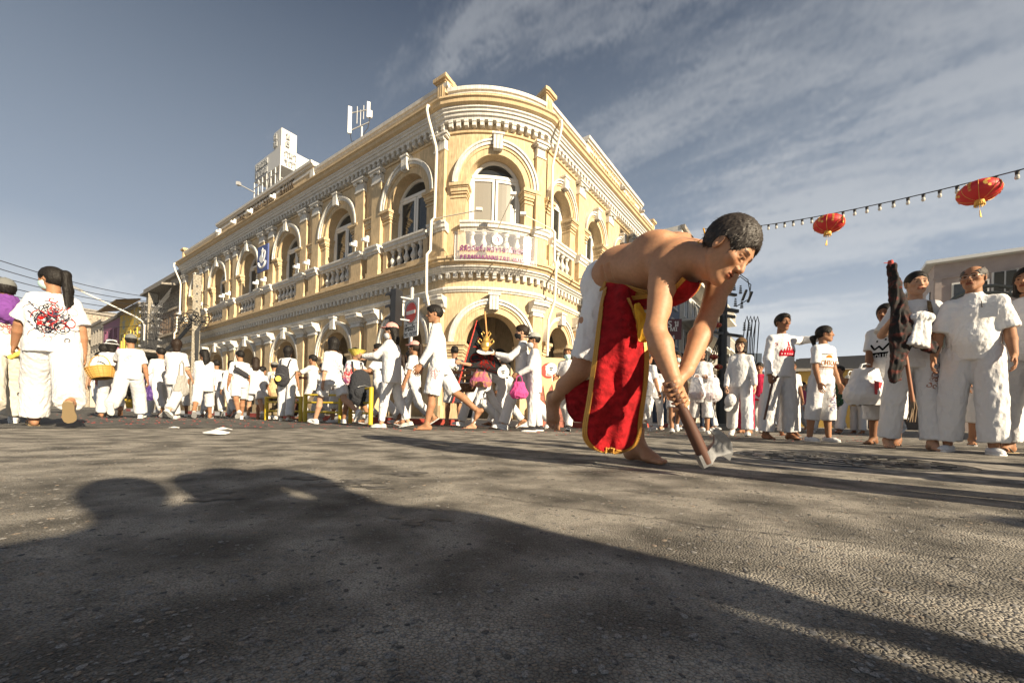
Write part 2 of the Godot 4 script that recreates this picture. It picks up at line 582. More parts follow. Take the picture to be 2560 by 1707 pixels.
		for i in 16:
			var a := PI * i / 16; var a2 := PI * (i + 1) / 16
			var r := w - 0.08
			tp.tri(F(c, up_spring + 0.40, nz), F(c + cos(a) * r, maxf(up_spring + 0.40, up_spring + sin(a) * r), nz), F(c + cos(a2) * r, maxf(up_spring + 0.40, up_spring + sin(a2) * r), nz), wall_frame(c)[1])
		part("fanlight", tp.mesh(off), M.window_glass, win)
		var dk := MB.new()
		fbox(dk, c - w - 0.1, c + w + 0.1, 4.8, 8.1, nz - 0.4, nz - 0.25)
		part("window_back", dk.mesh(off), M.interior, b)
		# ground floor: the back of the arcade with a dark arched doorway
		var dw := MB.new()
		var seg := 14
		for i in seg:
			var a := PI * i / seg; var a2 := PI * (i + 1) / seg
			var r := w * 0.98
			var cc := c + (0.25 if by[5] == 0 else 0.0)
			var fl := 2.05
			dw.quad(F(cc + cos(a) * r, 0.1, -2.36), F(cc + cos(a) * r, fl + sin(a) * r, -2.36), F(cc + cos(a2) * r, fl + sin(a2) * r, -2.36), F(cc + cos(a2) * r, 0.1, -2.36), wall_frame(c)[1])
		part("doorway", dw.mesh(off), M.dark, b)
	part("wall", wall.mesh(off), M.plaster, b)
	# arcade: back wall, ceiling; upper floor and flat roof behind the parapet
	var back := MB.new()
	for pr in [[-23.3, -0.02], [0.02, LA - 0.02], [LA + 0.02, LA + 10.3]]:
		var cc := cuts(pr[0], pr[1])
		for i in cc.size() - 1:
			back.quad(F(cc[i], 0, -2.4), F(cc[i + 1], 0, -2.4), F(cc[i + 1], 3.8, -2.4), F(cc[i], 3.8, -2.4), wall_frame((cc[i] + cc[i + 1]) * 0.5)[1])
	part("arcade_wall", back.mesh(off), M.plaster, b)
	var shape := [F(-23.3, 0, -0.02), F(-0.02, 0, -0.02), F(LA * 0.5, 0, -0.3), F(LA + 0.02, 0, -0.02), F(LA + 10.3, 0, -0.02), F(LA + 10.3, 0, -0.02) + DL * 20.0, F(-23.3, 0, -0.02) + DR * 9.0]
	var slab := MB.new()
	for y in [3.80, 4.78, 9.05]:
		for i in range(1, shape.size() - 1):
			slab.tri(shape[0] + Vector3.UP * y, shape[i] + Vector3.UP * y, shape[i + 1] + Vector3.UP * y, Vector3.UP)
	for i in range(4, shape.size()):
		var p: Vector3 = shape[i]; var q: Vector3 = shape[(i + 1) % shape.size()]
		slab.quad(p, q, q + Vector3.UP * 9.8, p + Vector3.UP * 9.8)
	part("roof", slab.mesh(off), M.concrete, b)
	# mouldings that run right round
	var A := -23.3; var Z := LA + 10.3
	var ledge := MB.new()
	sweep(ledge, A, Z, [Vector2(0.0, 4.52), Vector2(0.27, 4.53), Vector2(0.30, 4.58), Vector2(0.36, 4.60), Vector2(0.36, 4.66), Vector2(0.41, 4.68), Vector2(0.41, 4.74), Vector2(0.0, 4.80)])
	part("ledge", ledge.mesh(off), M.plaster, b)
	var mid := MB.new()
	sweep(mid, A, Z, [Vector2(0.0, 4.37), Vector2(0.13, 4.37), Vector2(0.14, 4.40), Vector2(0.19, 4.43), Vector2(0.21, 4.47), Vector2(0.255, 4.48), Vector2(0.255, 4.525), Vector2(0.0, 4.525)])
	sweep(mid, A, Z, [Vector2(0.0, 3.82), Vector2(0.045, 3.83), Vector2(0.05, 3.86), Vector2(0.09, 3.88), Vector2(0.105, 3.92), Vector2(0.09, 3.96), Vector2(0.04, 3.98), Vector2(0.0, 3.99)])
	part("string_moulding", mid.mesh(off), M.trim, b)
	var cor := MB.new()
	sweep(cor, A, Z, [Vector2(0.0, 8.74), Vector2(0.17, 8.74), Vector2(0.18, 8.80), Vector2(0.23, 8.82), Vector2(0.25, 8.89), Vector2(0.29, 8.90), Vector2(0.29, 8.95), Vector2(0.34, 8.98), Vector2(0.34, 9.03), Vector2(0.0, 9.03)])
	part("cornice", cor.mesh(off), M.trim, b)
	var gut := MB.new()
	sweep(gut, A, Z, [Vector2(0.0, 9.03), Vector2(0.36, 9.03), Vector2(0.43, 9.07), Vector2(0.45, 9.15), Vector2(0.50, 9.18), Vector2(0.50, 9.23), Vector2(0.0, 9.26)])
	part("gutter", gut.mesh(off), M.plaster, b)
	var par := MB.new()
	var cop := MB.new()
	for pr in [[A, 0.0, 9.93], [0.0, LA, 9.72], [LA, Z, 9.93]]:
		sweep(par, pr[0], pr[1], [Vector2(0.02, 9.25), Vector2(0.02, pr[2]), Vector2(-0.22, pr[2]), Vector2(-0.22, 9.0)])
		sweep(cop, pr[0], pr[1], [Vector2(0.02, 9.30), Vector2(0.06, 9.31), Vector2(0.07, 9.36), Vector2(0.03, 9.39), Vector2(0.02, 9.40)])
		sweep(cop, pr[0], pr[1], [Vector2(0.02, pr[2] - 0.16), Vector2(0.07, pr[2] - 0.14), Vector2(0.08, pr[2] - 0.10), Vector2(0.13, pr[2] - 0.08), Vector2(0.14, pr[2] + 0.02), Vector2(-0.24, pr[2] + 0.03)])
	for pr in [[-17.45, -7.6, 1], [LA + 2.75, LA + 8.3, 2]]:
		sweep(par, pr[0], pr[1], [Vector2(0.10, 9.27), Vector2(0.10, 10.22), Vector2(-0.25, 10.22), Vector2(-0.25, 9.27)])
		sweep(cop, pr[0] - 0.08, pr[1] + 0.08, [Vector2(0.10, 10.06), Vector2(0.15, 10.08), Vector2(0.16, 10.13), Vector2(0.22, 10.15), Vector2(0.23, 10.25), Vector2(-0.30, 10.26)])
		for e in [pr[0], pr[1]]:
			fbox(cop, e - 0.14, e + 0.14, 9.27, 9.92, 0.02, 0.15)
			fbox(cop, e - 0.18, e + 0.18, 9.27, 9.42, 0.02, 0.20)
	part("parapet", par.mesh(off), M.plaster, b)
	part("coping", cop.mesh(off), M.trim, b)
	for s in [A + 0.22, -0.25, LA + 0.16, Z - 0.22]:
		var pier := MB.new()
		fbox(pier, s - 0.17, s + 0.17, 9.27, 10.02, -0.25, 0.13)
		fbox(pier, s - 0.25, s + 0.25, 10.06, 10.16, -0.33, 0.22)
		fbox(pier, s - 0.21, s + 0.21, 10.02, 10.06, -0.29, 0.17)
		fbox(pier, s - 0.19, s + 0.19, 10.16, 10.20, -0.27, 0.15)
		for f in 3: fbox(pier, s - 0.115 + f * 0.085, s - 0.115 + f * 0.085 + 0.045, 9.42, 9.94, 0.13, 0.15)
		part("parapet_pier", pier.mesh(off), M.plaster, b)
	# dentils, one by one, on both cornices
	var dm := MB.new()
	dm.box(Transform3D(Basis(), Vector3(0, 0, 0.075)), Vector3(0.115, 0.13, 0.15))
	dm.box(Transform3D(Basis(), Vector3(0, 0.085, 0.085)), Vector3(0.13, 0.05, 0.17))
	dm.box(Transform3D(Basis(), Vector3(0, -0.04, 0.155)), Vector3(0.11, 0.03, 0.02))
	var dmesh := dm.mesh()
	var dl2 := MB.new()
	dl2.box(Transform3D(Basis(), Vector3(0, 0, 0.06)), Vector3(0.11, 0.15, 0.12))
	var dmesh2 := dl2.mesh()
	for seg in [[A + 0.1, -0.12, 0.255], [0.12, LA - 0.12, 0.215], [LA + 0.12, Z - 0.1, 0.215]]:
		var k := int((seg[1] - seg[0]) / seg[2])
		for i in k + 1:
			var s: float = lerpf(seg[0], seg[1], float(i) / k)
			part("dentil", dmesh, M.trim, b, wall_at(s, 8.63, 0.0))
			part("lower_dentil", dmesh2, M.trim, b, wall_at(s, 4.29, 0.0))
	var frieze := MB.new()
	sweep(frieze, A, Z, [Vector2(0.0, 8.44), Vector2(0.05, 8.45), Vector2(0.06, 8.50), Vector2(0.03, 8.52), Vector2(0.0, 8.53)])
	part("frieze_band", frieze.mesh(off), M.plaster, b)
	# pilasters, upper and lower
	var ps := []
	for s in [-3.3, -4.28, -7.25, -8.2, -11.1, -12.05, -15.1, -16.05, -19.0, -19.9, -22.8]: ps.append([s, 0.25])
	for s in [LA + 2.45, LA + 4.95, LA + 7.45]: ps.append([s, 0.24])
	ps.append([-0.24, 0.21]); ps.append([LA - 0.14, 0.13])
	for q in ps:
		var s: float = q[0]; var w: float = q[1]
		var sh := MB.new()
		fbox(sh, s - w, s + w, 5.84, 8.0, -0.02, 0.12)
		var pl := part("pilaster", sh.mesh(off), M.plaster, b)
		var cp := MB.new()
		fbox(cp, s - w - 0.02, s + w + 0.02, 8.0, 8.05, -0.02, 0.15)
		fbox(cp, s - w, s + w, 8.05, 8.30, -0.02, 0.135)
		for e in [-1.0, 1.0]:
			var t := wall_at(s + e * (w - 0.06), 8.31, 0.16)
			cp.tube([t * Vector3(-0.075, 0, 0) + off, t * Vector3(0.075, 0, 0) + off], 0.055, 8)
		fbox(cp, s - w - 0.05, s + w + 0.05, 8.34, 8.39, -0.02, 0.20)
		fbox(cp, s - w - 0.08, s + w + 0.08, 8.39, 8.45, -0.02, 0.24)
		part("capital", cp.mesh(off), M.trim, pl)
		var pd := MB.new()
		fbox(pd, s - w - 0.05, s + w + 0.05, 4.80, 5.56, -0.02, 0.20)
		fbox(pd, s - w - 0.09, s + w + 0.09, 4.80, 4.98, -0.02, 0.24)
		part("pedestal", pd.mesh(off), M.plaster, pl)
		var pc := MB.new()
		sweep(pc, s - w - 0.10, s + w + 0.10, [Vector2(-0.02, 5.56), Vector2(0.21, 5.57), Vector2(0.23, 5.63), Vector2(0.27, 5.65), Vector2(0.27, 5.74), Vector2(0.31, 5.77), Vector2(0.31, 5.835), Vector2(-0.02, 5.84)])
		part("pedestal_cap", pc.mesh(off), M.trim, pl)
		var gs := MB.new()
		fbox(gs, s - w - 0.02, s + w + 0.02, 0.0, 3.24, -0.02, 0.15)
		fbox(gs, s - w - 0.08, s + w + 0.08, 0.0, 0.5, -0.02, 0.21)
		var gp := part("lower_pilaster", gs.mesh(off), M.plaster, b)
		var gc := MB.new()
		fbox(gc, s - w - 0.05, s + w + 0.05, 3.24, 3.29, -0.02, 0.19)
		sweep(gc, s - w - 0.10, s + w + 0.10, [Vector2(-0.02, 3.36), Vector2(0.17, 3.37), Vector2(0.20, 3.44), Vector2(0.27, 3.50), Vector2(0.29, 3.53), Vector2(0.34, 3.54), Vector2(0.34, 3.62), Vector2(0.37, 3.64), Vector2(0.37, 3.68), Vector2(-0.02, 3.69)])
		fbox(gc, s - w - 0.03, s + w + 0.03, 3.29, 3.36, -0.02, 0.165)
		part("lower_capital", gc.mesh(off), M.trim, gp)
	# the wall between the paired pilasters carries its own rail and impost band
	for s in [-3.79, -7.72, -11.57, -15.57, -19.45]:
		var bt := MB.new()
		sweep(bt, s - 0.22, s + 0.22, [Vector2(-0.01, 5.56), Vector2(0.10, 5.57), Vector2(0.14, 5.65), Vector2(0.17, 5.74), Vector2(0.19, 5.83), Vector2(-0.01, 5.835)])
		part("rail_return", bt.mesh(off), M.trim, b)
		var bi := MB.new()
		fbox(bi, s - 0.22, s + 0.22, 6.62, 6.78, -0.01, 0.05)
		fbox(bi, s - 0.22, s + 0.22, 6.78, 6.92, -0.01, 0.08)
		fbox(bi, s - 0.22, s + 0.22, 6.92, 6.98, -0.01, 0.12)
		part("impost_band", bi.mesh(off), M.plaster, b)
	# small white floodlights on the ledge of each pilaster
	var fl := MB.new()
	fl.box(Transform3D(Basis(), Vector3(0, 0.09, 0.0)), Vector3(0.12, 0.20, 0.09))
	fl.box(Transform3D(Basis(), Vector3(0.0, 0.03, 0.10)), Vector3(0.13, 0.09, 0.15))
	fl.tube([Vector3(0, -0.16, -0.02), Vector3(0, 0.0, -0.02)], 0.012, 6)
	var flm := fl.mesh()
	for s in [-3.5, -4.2, -7.4, -8.2, -11.2, -12.0, -15.2, -16.0, -19.1, -19.9, -22.8]:
		part("floodlight", flm, M.sign_white, b, wall_at(s, 6.02, 0.30))
	for s in [-16.3, -14.4, -12.5, -10.2, LA + 5.2, LA + 7.4]:
		part("floodlight", flm, M.sign_white if s < 0 else M.galvanised, b, wall_at(s, 9.40, 0.42))
	# drain pipes at both ends of the bow and at the far end
	for d in [[-0.34, 1.0], [LA + 0.16, 1.0], [-23.15, 0.6]]:
		var s: float = d[0]
		var pi := MB.new()
		pi.tube([F(s, 9.16, 0.42), F(s, 9.14, 0.54), F(s, 9.0, 0.56), F(s + 0.02, 8.75, 0.50), F(s + 0.08, 8.1, 0.26), F(s + 0.08, 7.9, 0.22), F(s + 0.08, 6.0, 0.24), F(s + 0.08, 5.85, 0.36), F(s + 0.08, 5.0, 0.37), F(s + 0.04, 4.86, 0.46), F(s + 0.04, 4.3, 0.46), F(s + 0.04, 3.75, 0.44), F(s + 0.02, 3.2, 0.25), F(s + 0.02, 0.1, 0.22)], 0.042, 10)
		part("drain_pipe", pi.mesh(off), M.pvc, b)
	# raised name on both tall parapets
	for L in [[-14.95, -9.05, 9.84, 0.10, 0.34], [LA + 3.05, LA + 7.6, 9.84, 0.10, 0.34]]:
		var word := "THE CHARTERED BANK"
		var font := SystemFont.new()
		font.font_names = PackedStringArray(["Droid Sans"])
		for i in word.length():
			if word[i] == " ": continue
			var tm := TextMesh.new()
			tm.font = font
			tm.text = word[i]
			tm.font_size = 32
			tm.pixel_size = L[4] / 23.0
			tm.depth = 0.05
			var s: float = lerpf(L[0], L[1], (i + 0.5) / word.length())
			part("letter", tm, M.letter_brown if L[0] < 0 else M.plaster, b, wall_at(s, L[2], 0.12))
	build_bank_signs()

# Thai letters drawn as strokes in a 1 x 1.6 box: [lines], each a list of x, y
const GLYPH := {
	"ho": [[0.1, 0.75, 0.2, 0.95, 0.3, 0.75, 0.22, 0.7, 0.22, 0.0, 0.22, 0.45, 0.55, 0.75, 0.75, 0.9, 0.85, 0.7, 0.75, 0.55, 0.78, 0.0]],
	"aa": [[0.1, 0.7, 0.2, 0.95, 0.45, 1.0, 0.6, 0.8, 0.6, 0.0]],
	"mo": [[0.1, 0.85, 0.25, 1.0, 0.3, 0.8, 0.25, 0.2, 0.12, 0.05, 0.3, 0.0, 0.8, 0.25, 0.8, 1.0]],
	"e": [[0.25, 1.0, 0.25, 0.15, 0.4, 0.0, 0.5, 0.15, 0.3, 0.2]],
	"kho": [[0.1, 0.75, 0.25, 1.0, 0.35, 0.8, 0.2, 0.6, 0.3, 0.3, 0.3, 0.0, 0.8, 0.0, 0.8, 1.0]],
	"pho": [[0.1, 0.85, 0.22, 1.0, 0.3, 0.8, 0.2, 0.75, 0.2, 0.0, 0.5, 0.7, 0.8, 0.0, 0.8, 1.0]],
	"tho": [[0.1, 0.0, 0.1, 0.75, 0.4, 0.6, 0.75, 0.8, 0.75, 0.0, 0.25, 0.0], [0.1, 0.75, 0.3, 1.0, 0.75, 0.95]],
	"pho2": [[0.3, 0.0, 0.2, 0.3, 0.3, 0.5, 0.1, 0.65, 0.3, 0.95, 0.6, 1.0, 0.8, 0.8, 0.8, 0.0]],
	"no2": [[0.1, 0.0, 0.25, 0.2, 0.25, 0.9, 0.5, 0.9, 0.5, 0.2, 0.65, 0.0, 0.8, 0.2, 0.9, 0.0, 0.9, 1.0]],
	"o": [[0.15, 0.75, 0.3, 0.95, 0.65, 1.0, 0.8, 0.8, 0.8, 0.0, 0.2, 0.0, 0.2, 0.4, 0.4, 0.45]],
	"ro": [[0.15, 0.8, 0.3, 1.0, 0.55, 0.85, 0.65, 0.6, 0.3, 0.55, 0.55, 0.5, 0.6, 0.0]],
	"no": [[0.1, 0.85, 0.25, 1.0, 0.3, 0.8, 0.25, 0.0, 0.5, 0.2, 0.8, 0.05, 0.8, 1.0]],
	"ko": [[0.2, 0.0, 0.2, 0.5, 0.1, 0.65, 0.3, 0.95, 0.6, 1.0, 0.8, 0.8, 0.8, 0.0]],
	"so": [[0.2, 0.0, 0.15, 0.7, 0.35, 0.95, 0.7, 0.9, 0.8, 0.6, 0.8, 0.0], [0.8, 0.9, 0.95, 1.1]],
	"tor": [[0.1, 0.85, 0.25, 1.0, 0.3, 0.8, 0.3, 0.0, 0.3, 0.6, 0.55, 0.95, 0.8, 0.8, 0.8, 0.0]],
	"i": [[0.15, 1.15, 0.3, 1.35, 0.6, 1.35, 0.75, 1.15, 0.15, 1.15]],
	"an": [[0.2, 1.3, 0.3, 1.15, 0.6, 1.2, 0.8, 1.45]],
	"gar": [[0.45, 1.2, 0.5, 1.35, 0.65, 1.3, 0.6, 1.5, 0.8, 1.65]],
	"mai": [[0.35, 1.2, 0.45, 1.4, 0.55, 1.25, 0.8, 1.5]],
}

func thai(m: MB, word: Array, t: Transform3D, h: float, stroke: float, depth := 0.012):
	var x := 0.0
	for g in word:
		var over: bool = g in ["i", "an", "gar", "mai"]
		var ox := x - 0.95 if over else x
		for line in GLYPH[g]:
			var pts := []
			for k in range(0, line.size(), 2):
				pts.append(Vector3((ox + line[k]) * h * 0.62, line[k + 1] * h * 0.72, 0.0))
			for k in pts.size() - 1:
				var a: Vector3 = pts[k]; var b: Vector3 = pts[k + 1]
				var d := b - a
				if d.length() < 1e-4: continue
				var x1 := d.normalized()
				m.box(t * Transform3D(Basis(x1, Vector3(-x1.y, x1.x, 0), Vector3.BACK), (a + b) * 0.5 + Vector3(0, 0, depth * 0.5)), Vector3(d.length() + stroke * 0.8, stroke, depth))
		if not over: x += 0.62 if g == "e" else (0.8 if g == "aa" else 1.0)

func text_mesh(txt: String, h: float, depth: float, bold := false) -> TextMesh:
	var f := SystemFont.new()
	f.font_names = PackedStringArray(["Droid Sans"])
	if bold: f.font_weight = 700
	var t := TextMesh.new()
	t.font = f
	t.text = txt
	t.font_size = 40
	t.pixel_size = h / 28.5
	t.depth = depth
	return t

func build_bank_signs():
	# clear curved name board in front of the bow
	var at := F(LA * 0.5, 4.8, 0.62)
	var s := thing("museum_sign", "clear curved museum name board with purple lettering on the bowed corner balcony", "sign", at)
	var w2 := 1.16
	var y0 := -0.28; var y1 := 0.52
	var nose := (NL + NR).normalized()
	var right := Vector3.UP.cross(nose)
	var bow := func(x: float, y: float, n: float) -> Vector3:
		return right * x + Vector3.UP * y + nose * (n - x * x * 0.14)
	var pane := MB.new()
	for i in 12:
		var a := lerpf(-w2, w2, i / 12.0); var c := lerpf(-w2, w2, (i + 1) / 12.0)
		pane.quad(bow.call(a, y0, 0), bow.call(c, y0, 0), bow.call(c, y1, 0), bow.call(a, y1, 0), nose)
		pane.quad(bow.call(a, y0, -0.012), bow.call(c, y0, -0.012), bow.call(c, y1, -0.012), bow.call(a, y1, -0.012), -nose)
	part("board", pane.mesh(), M.acrylic, s)
	var rim := MB.new()
	var edge := []
	for i in 13: edge.append(bow.call(lerpf(-w2, w2, i / 12.0), y0, 0))
	for i in 13: edge.append(bow.call(lerpf(w2, -w2, i / 12.0), y1, 0))
	edge.append(edge[0])
	rim.tube(edge, 0.011, 6)
	part("rim", rim.mesh(), M.frame_white, s)
	var word := "PERANAKANNITAT MUSEUM"
	for i in word.length():
		if word[i] == " ": continue
		var x := lerpf(-1.02, 1.06, (i + 0.5) / word.length())
		var nn := (nose + right * x * 0.28).normalized()
		part("letter", text_mesh(word[i], 0.105, 0.012, true), M.letter_purple, s, Transform3D(Basis(Vector3.UP.cross(nn), Vector3.UP, nn), bow.call(x, -0.19, 0.012)))
	var th := ["pho", "i", "pho", "i", "tho", "pho2", "an", "no2", "tor", "gar", "e", "pho", "o", "ro", "aa", "no", "aa", "ko", "an", "no", "no", "i", "tor", "an", "so", "no", "gar"]
	var lm := MB.new()
	var x := -1.02
	for i in th.size():
		var over: bool = th[i] in ["i", "an", "gar"]
		var px := x - 0.104 if over else x
		var nn := (nose + right * px * 0.28).normalized()
		thai(lm, [th[i]], Transform3D(Basis(Vector3.UP.cross(nn), Vector3.UP, nn), bow.call(px + (0.104 if over else 0.0), -0.03, 0.012)), 0.155, 0.018)
		if not over: x += 0.106
	part("lettering", lm.mesh(), M.letter_purple, s)
	var em := MB.new()
	em.tube([bow.call(0.0, 0.30, 0.0), bow.call(0.0, 0.30, 0.03)], 0.15, 20)
	part("emblem", em.mesh(), M.sign_white, s)
	var em2 := MB.new()
	em2.tube([bow.call(-0.035, 0.25, 0.035), bow.call(-0.04, 0.32, 0.035), bow.call(0.0, 0.36, 0.035), bow.call(0.04, 0.32, 0.035), bow.call(0.035, 0.25, 0.035)], 0.012, 6)
	part("emblem_mark", em2.mesh(), M.letter_purple, s)
	for sx in [-0.72, 0.02, 0.80]:
		var br := MB.new()
		br.tube([bow.call(sx, 0.36, 0.0), bow.call(sx, 0.46, -0.5)], 0.014, 6)
		br.tube([bow.call(sx, -0.24, 0.0), bow.call(sx, -0.05, -0.5)], 0.014, 6)
		part("bracket", br.mesh(), M.pvc, s)
	# lamps on long arms that light the sign
	for L in [[-0.35, 5.95, 0.30, -0.55, 5.62, 1.15], [LA + 0.2, 5.95, 0.30, 0.62, 5.62, 1.15], [LA * 0.5 + 0.05, 5.62, 0.2, 0.35, 6.15, 1.1]]:
		var p: Vector3 = F(L[0], L[1], L[2])
		var q: Vector3 = F(LA * 0.5, L[4], L[5]) + right * L[3]
		var lt := thing("sign_lamp", ["thin white lamp arm fixed beside the left drain pipe above the museum sign", "thin white lamp arm fixed beside the right drain pipe above the museum sign", "small white spotlight on a slim arm in front of the corner window"][0 if L[0] < 0 else (1 if L[0] > LA else 2)], "lamp", p)
		var am := MB.new()
		am.tube([Vector3.ZERO, (q - p)], 0.014, 6)
		part("arm", am.mesh(), M.pvc, lt)
		var hd := MB.new()
		hd.box(Transform3D(Basis(), q - p + Vector3(0, 0.02, 0)), Vector3(0.16, 0.07, 0.10))
		part("lamp_head", hd.mesh(), M.frame_white, lt)
	# blue emblem board on the left front
	var bs := thing("emblem_sign", "square blue board with a white bird emblem on the left front", "sign", F(-11.36, 7.07, 0.32))
	var t := Transform3D(Basis(Vector3.UP.cross(NL), Vector3.UP, NL), Vector3.ZERO)
	part("board", boxmesh(Vector3(1.02, 1.16, 0.06)), M.sign_blue, bs, t)
	var e := MB.new()
	var body := [Vector2(-0.20, -0.16), Vector2(-0.05, -0.26), Vector2(0.14, -0.20), Vector2(0.24, -0.02), Vector2(0.30, 0.20), Vector2(0.22, 0.30), Vector2(0.20, 0.12), Vector2(0.10, -0.02), Vector2(0.02, 0.02), Vector2(0.02, 0.16), Vector2(0.08, 0.28), Vector2(0.03, 0.42), Vector2(-0.06, 0.36), Vector2(-0.14, 0.34), Vector2(-0.06, 0.28), Vector2(-0.10, 0.14), Vector2(-0.22, 0.10), Vector2(-0.30, -0.02)]
	e.prism(body, 0.02, t * Transform3D(Basis(), Vector3(0, 0.04, 0.03)))
	var ribbon := []
	for i in 11:
		var a := lerpf(PI * 1.12, PI * 1.88, i / 10.0)
		ribbon.append(t * Vector3(cos(a) * 0.38, sin(a) * 0.40 - 0.02, 0.04))
	e.tube(ribbon, 0.05, 6)
	part("bird_emblem", e.mesh(), M.sign_white, bs)

# ---------------------------------------------------------------- ground
func gp(x: float, d: float, y := 0.0) -> Vector3:
	return Vector3(x, y, -d)

func sheet(called: String, pts: Array, y: float, m: Material):
	var b := MB.new()
	var pk := PackedVector2Array(pts)
	var ix := Geometry2D.triangulate_polygon(pk)
	for i in range(0, ix.size(), 3):
		b.tri(gp(pk[ix[i]].x, pk[ix[i]].y, y), gp(pk[ix[i + 1]].x, pk[ix[i + 1]].y, y), gp(pk[ix[i + 2]].x, pk[ix[i + 2]].y, y), Vector3.UP)
	return tag(part(called, b.mesh(), m, self), "", "", "", "structure")

func asphalt(called: String, c: Color, lo: float) -> StandardMaterial3D:
	var m := mat(called, c, 0.85)
	var cell := NoiseTexture2D.new()
	var n := FastNoiseLite.new()
	n.seed = 4
	n.noise_type = FastNoiseLite.TYPE_CELLULAR
	n.frequency = 0.085
	n.cellular_return_type = FastNoiseLite.RETURN_DISTANCE2_SUB
	n.cellular_jitter = 1.0
	n.fractal_type = FastNoiseLite.FRACTAL_NONE
	n.domain_warp_enabled = true
	n.domain_warp_amplitude = 6.0
	n.domain_warp_frequency = 0.05
	cell.noise = n
	cell.width = 1024
	cell.height = 1024
	cell.seamless = true
	var g := Gradient.new()
	g.offsets = PackedFloat32Array([0.0, 0.05, 0.13, 0.3, 0.6, 1.0])
	g.colors = PackedColorArray([Color(lo, lo, lo), Color(lo * 1.4, lo * 1.38, lo * 1.34), Color(0.86, 0.85, 0.83), Color(0.95, 0.94, 0.92), Color(1, 0.99, 0.97), Color(0.93, 0.90, 0.86)])
	cell.color_ramp = g
	m.albedo_texture = cell
	m.uv1_triplanar = true
	m.uv1_world_triplanar = true
	m.uv1_scale = Vector3.ONE * 2.4
	m.detail_enabled = true
	m.detail_blend_mode = BaseMaterial3D.BLEND_MODE_MUL
	m.detail_albedo = noise_tex(0.011, 6, 0.42, 1.22, 1024)
	m.detail_uv_layer = BaseMaterial3D.DETAIL_UV_2
	m.uv2_triplanar = true
	m.uv2_world_triplanar = true
	m.uv2_scale = Vector3.ONE * 0.31
	m.heightmap_enabled = true
	m.heightmap_texture = T.agg
	m.heightmap_scale = 0.5
	return m

